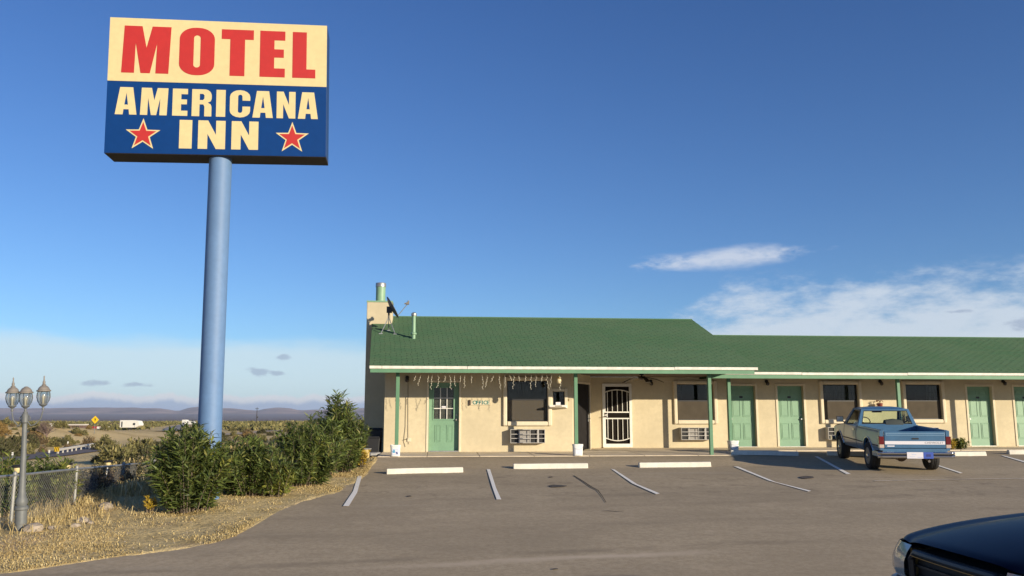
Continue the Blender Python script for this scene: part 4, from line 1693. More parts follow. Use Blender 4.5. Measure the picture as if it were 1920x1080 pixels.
# ------------------------------------------------------------------ small things on and by the building
def bthing(name, label, cat, u, v, z, group=None):
    return thing(name, label, cat, bworld(u, v, z), BROT, group)


# air conditioners through the wall
AC_GROUP = 'air conditioners under the windows'
ac_c = rect(957, 805, 1022, 831, -0.24)
ACW, ACH = ac_c[1] - ac_c[0], ac_c[3] - ac_c[2]


def make_ac(label, u, v, z, vis=1.0):
    """origin: lower left front corner line on the wall"""
    t = bthing('air_conditioner', label, 'air conditioner', u, v, z, AC_GROUP)
    D = 0.25
    h = MB()
    th = 0.018
    h.box(0, ACW, -D, -0.001, ACH - th, ACH)
    h.box(0, ACW, -D, -0.001, 0, th)
    h.box(0, th, -D, -0.001, th, ACH - th)
    h.box(ACW - th, ACW, -D, -0.001, th, ACH - th)
    bevel(h.build('housing', M['ac_case'], t), 0.004, 1)
    c = MB().box(th, ACW - th, -D + 0.10, -D + 0.11, th, ACH - th)
    c.build('coil', M['ac_coil'], t)
    f = MB()
    for k in range(1, 3):
        z_ = th + (ACH - 2 * th) * k / 3
        f.box(th, ACW - th, -D - 0.004, -D + 0.012, z_ - 0.009, z_ + 0.009)
    f.build('grille_bar', M['ac_case'], t)
    for k, w in ((0.26, 0.016), (0.57, 0.016), (0.80, 0.045)):
        x = ACW * k
        MB().box(x - w / 2, x + w / 2, -D - 0.006, -D + 0.008, th, ACH - th).build('grille_bar', M['ac_case'], t)
    for a, b in ((0.03, 0.24), (0.60, 0.77), (0.84, 0.97)):
        MB().box(ACW * a, ACW * b, -D + 0.06, -D + 0.064, th, ACH - th).build('dark_baffle', M['dark'], t)
    return t


M['ac_case'] = mat('ac_grey_metal', (0.46, 0.44, 0.41), 0.5, 0.10, 8)
M['ac_coil'] = mat('ac_coil_fins', (0.30, 0.28, 0.255), 0.6, 0.15, 20)
make_ac('grey wall air conditioner under the large office window with blinds', ac_c[0], 0.0, ac_c[2])
a2 = rect(1277.5, 802, 1335, 825, V_WING - 0.25)
make_ac('grey wall air conditioner behind the tallest porch post, right of the barred door', a2[0], V_WING, a2[2])
a3 = rect(1553, 801, 1611, 824, V_WING - 0.25)
make_ac('grey wall air conditioner half hidden by the pickup cab, under the lace-curtained window', a3[0], V_WING, a3[2])
a4 = rect(1707, 801, 1764.5, 824, V_WING - 0.25)
make_ac('grey wall air conditioner showing just above the pickup bed rail', a4[0], V_WING, a4[2])


# wall lamps: round dark jelly-jar fixtures
def wall_lamp(px, py, v, label):
    u, z = facade(px, py, v - 0.08)
    t = bthing('wall_lamp', label, 'wall lamp', u, v, z, 'dark round lamps under the eaves')
    b = MB().lathe([(0.06, -0.002), (0.06, -0.03), (0.035, -0.05)], 14, (0, 0, 0.02), 'y')
    b.build('base', M['black_metal'], t, smooth=True)
    a = MB().tube([(0, -0.04, 0.02), (0, -0.11, 0.03), (0, -0.11, 0.0)], 0.014, 8)
    a.build('arm', M['black_metal'], t, smooth=True)
    gl = MB().lathe([(0.035, 0.0), (0.055, -0.02), (0.06, -0.07), (0.045, -0.115), (0.01, -0.13)], 14, (0, -0.11, 0.0))
    gl.build('globe', M['lamp_dark_glass'], t, smooth='all')


M['lamp_dark_glass'] = mat('dark_lamp_glass', (0.05, 0.042, 0.035), 0.2)
wall_lamp(763.5, 709, 0.0, 'dark round wall lamp between the first porch post and the office door')
wall_lamp(1221, 716, V_WING, 'dark round wall lamp near the ceiling fan and barred door')
wall_lamp(1438.5, 716, V_WING, 'dark round wall lamp between the two neighbouring green doors')
wall_lamp(1652, 716, V_WING, 'dark round wall lamp above the hanging red pot')
wall_lamp(1883, 716, V_WING, 'dark round wall lamp between the last two green doors')

# porch pendant lamp
u, z = facade(1048, 712, V_POST)
PL = bthing('pendant_lamp', 'small brass pendant lamp hanging from the porch eave by the pass-through window', 'pendant lamp', u, V_POST, z)
MB().lathe([(0.02, 0.13), (0.05, 0.11), (0.05, 0.06), (0.075, 0.05), (0.06, 0.03)], 14).build('cap', M['brass'], PL, smooth=True)
MB().lathe([(0.055, 0.03), (0.07, -0.02), (0.055, -0.08), (0.02, -0.11)], 14).build('globe', mat('frosted_amber_glass', (0.72, 0.60, 0.36), 0.25), PL, smooth='all')
MB().tube([(0, 0, 0.12), (0, 0, WTOP - z)], 0.008, 6).build('stem', M['brass'], PL)

# ceiling fan
u, z = facade(1203, 703, 0.35)
CF = bthing('ceiling_fan', 'dark ceiling fan with drooping blades on the porch ceiling', 'ceiling fan', u, 0.35, WTOP)
MB().lathe([(0.07, -0.001), (0.07, -0.03), (0.02, -0.05), (0.02, -0.07), (0.11, -0.075), (0.12, -0.11), (0.10, -0.15), (0.05, -0.18)], 16).build('motor', M['fan'], CF, smooth=True)
for k in range(5):
    a = R(200 + 72 * k)
    b = MB()
    ca, sa = math.cos(a), math.sin(a)
    L_, Rr_ = [], []
    for q in range(7):
        r = 0.12 + 0.56 * q / 6
        z_ = -0.11 - 0.155 * (q / 6) ** 1.8
        w = 0.05 + 0.018 * q / 6
        L_.append((ca * r - sa * w, sa * r + ca * w, z_ + 0.008))
        Rr_.append((ca * r + sa * w, sa * r - ca * w, z_ - 0.008))
    b.add(L_ + Rr_, [(i, i + 1, 8 + i, 7 + i) for i in range(6)])
    o = b.build('blade', M['fan'], CF)
    s_ = o.modifiers.new('t', 'SOLIDIFY')
    s_.thickness = 0.009

# office sign
r = rect(882.5, 750.8, 919.5, 759.4, -0.03)
OS = bthing('office_sign', 'small white board lettered OFFICE in teal beside the office door', 'office sign', r[0], -0.003, r[2])
bd_w, bd_h = r[1] - r[0], r[3] - r[2]
bevel(MB().box(0, bd_w, -0.025, 0, 0, bd_h).build('board', M['trim_cream'], OS), 0.004, 1)
MB().box(-0.035, -0.006, -0.06, 0, -0.01, bd_h + 0.02).build('side_bracket', M['rust'], OS)


def text_mesh(name, txt, size, mt, parent, loc, depth=0.003, sx_=1.0, rot=(math.pi / 2, 0, 0), space=1.0, offs=0.0):
    cu = bpy.data.curves.new(name, 'FONT')
    cu.body = txt
    cu.size = size
    cu.extrude = depth
    cu.space_character = space
    cu.offset = offs
    cu.align_x = 'CENTER'
    cu.align_y = 'CENTER'
    tmp = bpy.data.objects.new(name, cu)
    COL.objects.link(tmp)
    dg = bpy.context.evaluated_depsgraph_get()
    me = bpy.data.meshes.new_from_object(tmp.evaluated_get(dg))
    bpy.data.objects.remove(tmp)
    me.materials.clear()
    me.materials.append(mt)
    o = bpy.data.objects.new(name, me)
    COL.objects.link(o)
    o.parent = parent
    o.location = loc
    o.rotation_euler = rot
    o.scale = (sx_, 1, 1)
    return o


lw = bd_w * 0.80 / 6
for k, chh in enumerate('OFFICE'):
    text_mesh('letter', chh, bd_h * 1.12, M['teal'], OS, (bd_w * 0.14 + lw * (k + 0.5), -0.0265, bd_h * 0.50), 0.0025, offs=0.005)

# icicle light string along the porch eave
IL = bthing('icicle_lights', 'string of white icicle lights hanging along the porch eave', 'string lights', 0, V_POST - 0.2, 0)
V_IL = V_POST - 0.2
ic = [(788, 723), (802, 716), (812, 730), (822, 727), (833, 716), (843, 730), (853, 724), (864, 716), (873, 727), (882, 718), (903, 730), (914, 726), (925, 716),
      (936, 730), (945, 726), (956, 714), (963, 729), (972, 715), (984, 716), (996, 730), (1005, 725), (1015, 715), (1026, 730), (1035, 725), (1049, 731), (779, 714)]
main = []
rr = random.Random(5)
for px in range(716, 1075, 6):
    u, z = facade(px, 704.5, V_IL)
    main.append((u, 0.03, max(z, 2.24) + 0.02 + rr.uniform(-0.012, 0.006)))
MB().tube(main, 0.004, 4).build('main_wire', M['wire'], IL)
for px, ye in ic:
    u, z0 = facade(px, 705.5, V_IL)
    _, z1 = facade(px, ye, V_IL)
    n = max(4, int((z0 - z1) / 0.05))
    pts, x, y = [], 0.0, 0.0
    b = MB()
    for q in range(n + 1):
        x += rr.uniform(-0.022, 0.022)
        y += rr.uniform(-0.015, 0.015)
        p = (u + x, y, z0 + 0.02 + (z1 - z0) * q / n)
        pts.append(p)
        if q:
            s_ = 1 if q % 2 else -1
            b.lathe([(0.003, 0.004), (0.008, 0.0), (0.007, -0.018), (0.002, -0.024)], 6, (p[0] + 0.012 * s_, p[1], p[2]))
    b.tube(pts, 0.0035, 4)
    b.build('strand', M['bulb'], IL)
sag = []
for k in range(15):
    px = 1170 + k * 10
    u, z = facade(px, 712 + 4.5 * math.sin(k * 0.9) + rr.uniform(-1, 1), 0.9)
    sag.append((u, 0.9 - V_IL, z))
SGW = MB().tube(sag, 0.005, 4)
SGW.build('loose_wire', M['wire'], IL)

# loose cables on the office wall left of the door, and outlet boxes
CB = bthing('wall_cable', 'thin dark cable hanging down the wall left of the office door', 'cable', facade(760, 760, 0)[0], -0.004, 0)
ub = facade(760, 760, 0)[0]


def cab(pts, name='cable'):
    MB().tube([(facade(px, py, -0.02)[0] - ub, -0.014, facade(px, py, -0.02)[1]) for px, py in pts], 0.0055, 5).build(name, M['bark'], CB)


cab([(761, 745), (760.5, 770), (760, 800), (758, 818), (757, 828), (760, 838)])
cab([(765, 713), (765.2, 760), (765, 815), (766, 833)])
o1 = rect(764, 821, 771, 828, 0)
MB().box(o1[0] - ub, o1[1] - ub, -0.03, 0.002, o1[2], o1[3]).build('outlet_box', M['trim_cream'], CB)
MB().tube([(facade(756.5, 825, -.05)[0] - ub, -0.04, facade(757, 825, -.05)[1]), (facade(768, 822, -.05)[0] - ub, -0.02, facade(768, 822, -.05)[1])], 0.008, 5).build('plug_lead', M['dark'], CB)


# square plastic buckets at the post feet
def make_bucket(label, u, v, w, h, kind):
    z0 = float(zf(v)) if v < 0.3 else float(zw(v))
    t = bthing('bucket', label, 'bucket', u, v, z0 + 0.002, 'white buckets at the porch posts')

    def ring(hw, z, r=0.3):
        pts = []
        for k in range(20):
            a = 2 * math.pi * (k + 0.5) / 20
            c_, s_ = math.cos(a), math.sin(a)
            e = 0.42
            pts.append((hw * math.copysign(abs(c_) ** e, c_), hw * math.copysign(abs(s_) ** e, s_), z))
        return pts
    mb = MB()
    lev = [(w * .42, 0.0), (w * .43, 0.01), (w * .465, h * .86), (w * .50, h * .865), (w * .505, h * .93), (w * .48, h * .935), (w * .49, h), (w * .44, h), (w * .42, h * .55)]
    vs = [p for hw, z in lev for p in ring(hw, z)]
    fs = [(i * 20 + k, i * 20 + (k + 1) % 20, (i + 1) * 20 + (k + 1) % 20, (i + 1) * 20 + k) for i in range(len(lev) - 1) for k in range(20)]
    fs += [tuple(range(20))[::-1], tuple((len(lev) - 1) * 20 + k for k in range(20))]
    mb.add(vs, fs)
    mb.build('pail', M['bucket'], t, smooth=True)
    hd = MB().tube([(w * .5 * math.cos(a), -w * .47 - 0.004 + 0.0 * a, h * .86 - h * 0.30 * math.sin(a)) for a in np.linspace(0, math.pi, 12)], 0.003, 5)
    if kind != 'blue':
        hd.build('handle', M['galv'], t)
    f = lambda z: -(w * .43 + (w * .035) * z / (h * .86)) - 0.0015
    y0, y1 = f(h * 0.14), f(h * 0.66)

    def patch(a, b, c, d, mt, nm, off):
        MB().add([(a, f(c) - off, c), (b, f(c) - off, c), (b, f(d) - off, d), (a, f(d) - off, d)], [(0, 1, 2, 3)]).build(nm, mt, t)
    if kind == 'blue':
        patch(-w * .28, w * .30, h * .13, h * .66, M['label_pale'], 'label', 0.001)
        rr = random.Random(3)

        def blob(cx, cz, rx, rz, mt, off):
            pts = []
            for k in range(14):
                a = 2 * math.pi * k / 14
                q = 1 + rr.uniform(-0.3, 0.3)
                z = cz + rz * q * math.sin(a)
                pts.append((cx + rx * q * math.cos(a), f(z) - off, z))
            MB().add(pts, [tuple(range(14))]).build('label_print', mt, t)
        blob(-w * .13, h * .42, w * .13, h * .18, M['label_blue'], 0.002)
        blob(w * .14, h * .28, w * .11, h * .09, M['label_navy'], 0.002)
        blob(-w * .08, h * .24, w * .16, h * .06, M['plate'], 0.003)
        blob(w * .12, h * .52, w * .12, h * .07, M['plate'], 0.0025)
    else:
        patch(-w * .27, w * .22, h * .14, h * .62, mat('faded_label_' + kind, (0.70, 0.71, 0.76), 0.5), 'label', 0.001)
        patch(-w * .10, w * .08, h * .18, h * .28, M['label_pale'], 'label_print', 0.002)
    return t


vbk = V_POST - 0.13
bk = facade(741.5, 845, vbk)[0]
make_bucket('white square bucket with a blue printed label at the first porch post', bk, vbk, 0.29, 0.31, 'blue')
make_bucket('white square bucket with a faded label at the porch post before the dark door', facade(1083, 842, vbk)[0], vbk, 0.30, 0.315, 'faded')
v3 = V_WPOST - 0.16
make_bucket('white square bucket at the short post left of a green door', facade(1374.5, 833, v3)[0], v3, 0.33, 0.31, 'worn')

# red pot hung on the wall
u, z = facade(1649.5, 758, V_WING - 0.2)
RP = bthing('hanging_pot', 'small red pot with curling dry stems hung on the wall above the pickup', 'hanging pot', u, V_WING - 0.2, z - 0.13)
RP.scale = (0.72, 0.72, 0.85)
MB().lathe([(0.05, 0), (0.09, 0.02), (0.125, 0.10), (0.135, 0.19), (0.125, 0.20), (0.115, 0.19), (0.07, 0.06)], 18).build('pot', M['red_pot'], RP, smooth=True)
tw = MB()
for k in range(9):
    a = rr.uniform(0, 6.28)
    pts = [(0.05 * math.cos(a), 0.05 * math.sin(a), 0.18)]
    ln = rr.uniform(0.08, 0.16)
    for q in range(1, 6):
        t_ = q / 5
        pts.append((math.cos(a + t_) * (0.05 + ln * t_), math.sin(a + t_) * (0.05 + ln * t_), 0.18 + 0.14 * math.sin(t_ * 2.6)))
    tw.tube(pts, 0.008, 5)
tw.build('dry_stem', mat('dry_red_brown_stem', (0.22, 0.09, 0.05), 0.8), RP)
MB().tube([(0, 0.2, 0.26), (0, 0.0, 0.34), (0, 0, 0.19)], 0.006, 5).build('hook', M['black_metal'], RP)
lp = MB().tube([(-0.13 - 0.06 * math.sin(a), 0, 0.10 + 0.07 * math.cos(a)) for a in np.linspace(0, math.pi, 9)], 0.012, 6)
lp.build('handle', M['red_pot'], RP, smooth=True)


# wheel stops
def wheel_stop(l, r_, label):
    a = Vector(lotp(*l, 0))
    b = Vector(lotp(*r_, 0))
    d = (b - a)
    L = d.length
    t = MB()
    h, w, wt = 0.125, 0.17, 0.12
    ch = 0.03
    prof = [(0, 0), (0.012, h * .45), (0.03, h), (0.03 + wt, h), (w + 0.01, h * .45), (w + 0.022, 0)]
    n = len(prof)
    st = [0.0, 0.02, L * .25, L * .5, L * .75, L - 0.02, L]
    vs = []
    rr_ = random.Random(int(l[0]))
    for i, s_ in enumerate(st):
        k = 0.94 if i in (0, len(st) - 1) else 1.0
        for (y, z) in prof:
            vs.append((s_, w / 2 + (y - w / 2) * (1 if k == 1 else 0.96) + rr_.uniform(-.003, .003), z * k + rr_.uniform(-.003, .003)))
    fs = [(i * n + k, i * n + k + 1, (i + 1) * n + k + 1, (i + 1) * n + k) for i in range(len(st) - 1) for k in range(n - 1)]
    fs += [tuple(range(n)), tuple((len(st) - 1) * n + k for k in range(n))[::-1]]
    t.add(vs, fs)
    o = t.build('wheel_stop', M['stop_paint'], None)
    bevel(o, 0.012, 2, 30)
    o.location = a + Vector((0, 0, 0.003))
    o.rotation_euler = (0, -math.asin(d.z / L), math.atan2(d.y, d.x))
    return tag(o, label, 'wheel stop', 'concrete wheel stops along the lot')


M['stop_paint'] = mat('chipped_white_stop_paint', (0.72, 0.68, 0.58), 0.8, 0.10, 4, 0.3, 40, 0.004, spec=0.2)
wheel_stop((725, 889.4), (868.7, 886), 'white concrete wheel stop nearest the bushes, in front of the office door')
wheel_stop((962.8, 879.7), (1103, 876.6), 'white concrete wheel stop in front of the office window and air conditioner')
wheel_stop((1199.5, 875.5), (1334, 875), 'white concrete wheel stop in front of the barred security door')
wheel_stop((1371, 852.5), (1498, 855.2), 'shaded wheel stop in front of the two green doors, left of the pickup')
wheel_stop((1552, 854.3), (1672, 856.5), 'wheel stop mostly hidden behind the pickup front wheel')
wheel_stop((1732, 856), (1850.8, 855), 'sunlit wheel stop just right of the pickup, before the round shrub')
wheel_stop((1893, 852), (2012, 852.5), 'wheel stop cut by the right picture edge, beyond the last parking line')

# ------------------------------------------------------------------ motel sign
SGM = Matrix.Rotation(0.13519, 4, 'Z') @ Matrix.Rotation(-0.0222, 4, 'Y') @ Matrix.Rotation(0.0097, 4, 'X')
SC = Vector((-5.9306, 16.3, 7.6404))
SWD, SHT, STH = 4.278, 2.819, 0.62
pb = Vector(at(390.3, 880, 16.55))
gz = float(ground_z(np.array([pb.x]), np.array([pb.y]))[0])
pbase = Vector(at(390.3, 880, 16.55))
ptop = SC + SGM.to_3x3() @ Vector((0.015, 0.30, -SHT / 2))
kdir = (ptop - pbase)
pbase = pbase + kdir * ((gz - pbase.z) / kdir.z)
SG = thing('motel_sign', 'tall pole sign reading MOTEL AMERICANA INN on a blue pole', 'motel sign', pbase)
SG.rotation_euler = SGM.to_euler()
inv = SGM.to_3x3().inverted()
ctr = inv @ (SC - pbase)


def sl_(s, t, h=0.0):
    """face coordinates (s right, t down, 0..1) -> local; h stands proud of the face"""
    return (ctr.x + (s - 0.5) * SWD, ctr.y - h, ctr.z + (0.5 - t) * SHT)


case = MB()
a, b = sl_(0, 1), sl_(1, 0)
case.box(a[0], b[0], a[1] + 0.006, a[1] + STH, a[2] + 0.03, b[2])
bevel(case.build('cabinet', M['sign_case'], SG), 0.012, 2)
MB().box(a[0] + 0.004, b[0] - 0.004, a[1] + 0.012, a[1] + STH - 0.004, a[2] - 0.004, a[2] + 0.028).build('underside', M['sign_under'], SG)
p, q = sl_(0.001, 0.474), sl_(0.999, 0.002)
MB().box(p[0], q[0], p[1], p[1] + 0.0055, p[2] + 0.002, q[2]).build('upper_panel', M['sign_cream'], SG)
p, q = sl_(0.001, 0.999), sl_(0.999, 0.474)
MB().box(p[0], q[0], p[1], p[1] + 0.0055, p[2], q[2] - 0.002).build('lower_panel', M['sign_blue'], SG)
# back face
p, q = sl_(0.001, 0.474), sl_(0.999, 0.002)
MB().box(p[0], q[0], p[1] + STH + 0.0005, p[1] + STH + 0.006, p[2] + 0.002, q[2]).build('upper_panel', M['sign_cream'], SG)
p, q = sl_(0.001, 0.999), sl_(0.999, 0.474)
MB().box(p[0], q[0], p[1] + STH + 0.0005, p[1] + STH + 0.006, p[2], q[2] - 0.002).build('lower_panel', M['sign_blue'], SG)


def arcp(cx, cy, rx, ry, a0, a1, n=8):
    return [(cx + rx * math.cos(R(a0 + (a1 - a0) * k / n)), cy + ry * math.sin(R(a0 + (a1 - a0) * k / n))) for k in range(n + 1)]


def rrect(x0, x1, y0, y1, rx, ry):
    return arcp(x1 - rx, y1 - ry, rx, ry, 0, 90) + arcp(x0 + rx, y1 - ry, rx, ry, 90, 180) + arcp(x0 + rx, y0 + ry, rx, ry, 180, 270) + arcp(x1 - rx, y0 + ry, rx, ry, 270, 360)


GL = {
    'M': [[(0, 0), (0.035, 1), (.40, 1), (.5, .54), (.61, 1), (1, 1), (.965, 0), (.70, 0), (.715, .64), (.585, 0), (.395, 0), (.275, .64), (.262, 0)]],
    'O': [rrect(0, 1, -0.01, 1.01, .46, .24), rrect(.405, .595, .155, .845, .095, .06)[::-1]],
    'T': [[(.27, 0), (.27, .79), (0, .79), (0, 1), (1, 1), (1, .79), (.73, .79), (.73, 0)]],
    'E': [[(0, 0), (0, 1), (1, 1), (1, .80), (.57, .80), (.57, .605), (.95, .605), (.95, .425), (.57, .425), (.57, .19), (1, .19), (1, 0)]],
    'L': [[(0, 0), (0, 1), (.61, 1), (.61, .19), (1, .19), (1, 0)]],
    'A': [[(0, 0), (.20, 1), (.80, 1), (1, 0), (.66, 0), (.63, .19), (.39, .19), (.36, 0)], [(.42, .36), (.59, .36), (.505, .80)]],
    'R': [[(0, 0), (0, 1), (.58, 1)] + arcp(.66, .76, .34, .24, 90, 0, 6) + [(1, .66), (.95, .56), (.80, .51), (.95, .45), (1, .36), (1, 0), (.64, 0), (.64, .36), (.58, .44), (.39, .44), (.39, 0)],
          [(.39, .60), (.39, .83), (.56, .83), (.63, .78), (.63, .66), (.56, .60)]],
    'I': [[(0, 0), (0, 1), (1, 1), (1, 0)]],
    'C': [arcp(.5, .76, .5, .25, 0, 180) + arcp(.5, .24, .5, .25, 180, 360) + [(1.0, .40), (.62, .40), (.62, .24)] + arcp(.505, .22, .105, .06, 0, -180, 6) + arcp(.505, .78, .105, .06, 180, 0, 6) + [(.62, .62), (1.0, .62)]],
    'N': [[(0, 0), (0, 1), (.36, 1), (.655, .50), (.655, 1), (1, 1), (1, 0), (.66, 0), (.345, .53), (.345, 0)]],
}


def letter(ch_, s0, s1, t0, t1, mt):
    fn = lambda a, b, h: sl_(s0 + (s1 - s0) * a, t1 + (t0 - t1) * b, 0.0005 + h)
    MB().poly(GL[ch_], fn, 0.004).build('letter', mt, SG)


for ch_, s0, s1 in (('M', .060, .278), ('O', .317, .477), ('T', .508, .656), ('E', .686, .803), ('L', .838, .946)):
    letter(ch_, s0, s1, .0605, .411, M['sign_red'])
for ch_, s0, s1 in (('A', .040, .136), ('M', .151, .274), ('E', .294, .362), ('R', .381, .470), ('I', .491, .533), ('C', .553, .646), ('A', .657, .751), ('N', .768, .855), ('A', .867, .960)):
    letter(ch_, s0, s1, .519, .719, M['sign_cream'])
for ch_, s0, s1 in (('I', .329, .386), ('N', .413, .536), ('N', .564, .686)):
    letter(ch_, s0, s1, .749, .958, M['sign_cream'])


def star(cx, cy, rs, mt, nm, parent, h0, inner=0.40):
    asp = SWD / SHT
    pts = []
    for k in range(10):
        a = R(90 + 36 * k)
        rad = rs if k % 2 == 0 else rs * inner
        pts.append((cx + rad * math.cos(a) / asp, cy - rad * math.sin(a)))
    return MB().poly([pts], lambda a, b, h: sl_(a, b, h0 + h), 0.004).build(nm, mt, parent)


for cx in (.168, .842):
    st_ = star(cx, .866, .122, M['sign_cream'], 'star', SG, 0.0005)
    star(cx, .866, .094, M['sign_red'], 'star_centre', st_, 0.0050)
lb_ = inv @ (Vector((0, 0, 0)))
lt_ = inv @ (ptop - pbase)
axis_ = (lt_ - lb_)
pm = MB().tube([lb_ - axis_ * 0.08, lb_ + axis_ * 0.5, lt_ + axis_.normalized() * 0.02], 0.222, 40)
pm.build('pole', M['pole_blue'], SG, smooth=True)

# ------------------------------------------------------------------ pickup truck (x right, y forward, z up, origin under the rear axle)
tp = lotp(1691, 880, 0.0)
TR = thing('pickup_truck', 'faded blue two-tone pickup truck with white tailgate stripe parked facing the motel', 'pickup truck', tp, 0)
TR.rotation_euler = (Matrix.Rotation(R(-7.0), 3, 'Z') @ Matrix.Rotation(math.atan(0.045), 3, 'X')).to_euler()
WB = 2.75


def arc_pts(cy, r, a0, a1, n=14, cz=0.34):
    return [(cy + r * math.cos(R(a0 + (a1 - a0) * k / n)), cz + r * math.sin(R(a0 + (a1 - a0) * k / n))) for k in range(n + 1)]


def hw(z):
    """half width of the lower body at height z"""
    return 0.972 * float(np.interp(z, [0.30, 0.45, 0.56, 0.70, 0.84, 0.93, 1.0], [0.755, 0.80, 0.822, 0.826, 0.815, 0.80, 0.775]))


AR = 0.405
outline = [(-1.04, 0.50), (-1.045, 0.97), (-0.5, 0.985), (0.93, 0.985)] + [(1.0, 0.985), (1.7, 0.985), (2.38, 0.955), (2.9, 0.89), (3.35, 0.83), (3.50, 0.79), (3.545, 0.73), (3.55, 0.52), (3.50, 0.44)] + \
    [p for p in arc_pts(WB, AR, 14, 166)] + [(WB - AR - 0.05, 0.38), (AR + 0.05, 0.38)] + arc_pts(0, AR, 14, 166) + [(-0.5, 0.46)]


def panel_from_outline(ol, x_in, sgn, name, mt, parent, thick=0.05):
    bm = bmesh.new()
    vs = [bm.verts.new((0, y, z)) for y, z in ol]
    es = [bm.edges.new((vs[i], vs[(i + 1) % len(vs)])) for i in range(len(vs))]
    bmesh.ops.triangle_fill(bm, edges=es, use_beauty=True)
    for zc in (0.45, 0.50, 0.56, 0.63, 0.70, 0.77, 0.84, 0.89, 0.93, 0.96):
        bmesh.ops.bisect_plane(bm, geom=bm.verts[:] + bm.edges[:] + bm.faces[:], plane_co=(0, 0, zc), plane_no=(0, 0, 1))
    for v in bm.verts:
        v.co.x = sgn * hw(v.co.z)
        if v.co.y > 3.2:                              # nose tapers in plan
            v.co.x *= 1 - 0.10 * ((v.co.y - 3.2) / 0.35) ** 2
    bmesh.ops.recalc_face_normals(bm, faces=bm.faces[:])
    r = bmesh.ops.extrude_face_region(bm, geom=bm.faces[:])
    for v in [g_ for g_ in r['geom'] if isinstance(g_, bmesh.types.BMVert)]:
        v.co.x -= sgn * thick
    bmesh.ops.recalc_face_normals(bm, faces=bm.faces[:])
    me = bpy.data.meshes.new(name)
    bm.to_mesh(me)
    bm.free()
    return me


body_parts = []
for s_ in (-1, 1):
    body_parts.append(panel_from_outline(outline, 0, s_, 'body', None, None))
bm = bmesh.new()
for me in body_parts:
    bm.from_mesh(me)
bb = MB()
# hood, cowl, nose
hp = [(2.38, 0.955), (2.62, 0.945), (2.95, 0.91), (3.3, 0.86), (3.5, 0.80), (3.545, 0.73), (3.55, 0.55), (3.52, 0.45)]
rows = []
for y, z in hp:
    k = 1 - 0.10 * max(0, (y - 3.2) / 0.35) ** 2
    w = (hw(min(z, 1.0)) - 0.02) * k
    rows.append([(w * t, y + 0.0, z + 0.022 * (1 - t * t) * (1 if z > 0.84 else 0)) for t in (-1, -.75, -.4, 0, .4, .75, 1)])
vs = [p for r_ in rows for p in r_]
bb.add(vs, [(i * 7 + k, i * 7 + k + 1, (i + 1) * 7 + k + 1, (i + 1) * 7 + k) for i in range(len(rows) - 1) for k in range(6)])
# cab back wall, bed floor, bed front wall, inner bed walls, bed rail tops, underbody
bb.box(-0.76, 0.76, 0.95, 0.99, 0.42, 1.0)
bb.box(-0.71, 0.71, 0.875, 0.905, 0.56, 0.965)
bb.box(-0.74, 0.74, -1.0, 0.90, 0.555, 0.58)
for s_ in (-1, 1):
    x0, x1 = sorted((s_ * 0.69, s_ * 0.715))
    bb.box(x0, x1, -0.985, 0.875, 0.58, 0.955)
    x0, x1 = sorted((s_ * 0.69, s_ * 0.772))
    bb.box(x0, x1, -1.03, 0.93, 0.955, 0.984)
    x0, x1 = sorted((s_ * 0.48, s_ * 0.70))
    bb.box(x0, x1, -0.38, 0.38, 0.58, 0.76)
    # corner post that carries the tail lamp
    x0, x1 = sorted((s_ * 0.715, s_ * 0.80))
    bb.box(x0, x1, -1.046, -0.97, 0.50, 0.97)
bb.box(-0.72, 0.72, -1.0, 3.45, 0.40, 0.43)
bb.box(-0.73, 0.73, 1.0, 2.45, 0.43, 0.47)
bb.box(-0.74, 0.74, -1.045, -0.99, 0.46, 0.545)
tmp = bpy.data.meshes.new('tmp')
tmp.from_pydata(bb.v, [], bb.f)
bm.from_mesh(tmp)
me = bpy.data.meshes.new('body')
bmesh.ops.recalc_face_normals(bm, faces=bm.faces[:])
bm.to_mesh(me)
bm.free()
me.materials.append(M['truck_blue'])
body = bpy.data.objects.new('body', me)
COL.objects.link(body)
body.parent = TR
bevel(body, 0.012, 2, 40)
me.polygons.foreach_set('use_smooth', [True] * len(me.polygons))
me.set_sharp_from_angle(angle=R(42))
# dark wheel wells
for cy in (0.0, WB):
    for s_ in (-1, 1):
        x0, x1 = sorted((s_ * 0.42, s_ * 0.765))
        wl = MB()
        arc = arc_pts(cy, AR + 0.012, 0, 180, 12)
        vs = [(x, y, z) for x in (x0, x1) for y, z in arc]
        n = len(arc)
        wl.add(vs, [(k, k + 1, n + k + 1, n + k) for k in range(n - 1)] + [tuple(range(n)) if s_ > 0 else tuple(range(n, 2 * n))])
        wl.build('wheel_well', M['dark'], TR)
        lip = MB().tube([(s_ * (hw(z) + 0.006), y, z) for y, z in arc_pts(cy, AR + 0.005, 12, 168, 16)], 0.013, 6)
        lip.build('wheel_arch_trim', M['chrome'], TR, smooth=True)
# cab (greenhouse): posts, roof
CB0, CB1 = [(-0.745, 0.985, 0.985), (0.745, 0.985, 0.985), (0.755, 2.42, 0.96), (-0.755, 2.42, 0.96)], [(-0.60, 1.14, 1.405), (0.60, 1.14, 1.405), (0.605, 1.90, 1.41), (-0.605, 1.90, 1.41)]


def lerp(a, b, t):
    return tuple(a[i] + (b[i] - a[i]) * t for i in range(3))


cabm = MB()
panes = {}


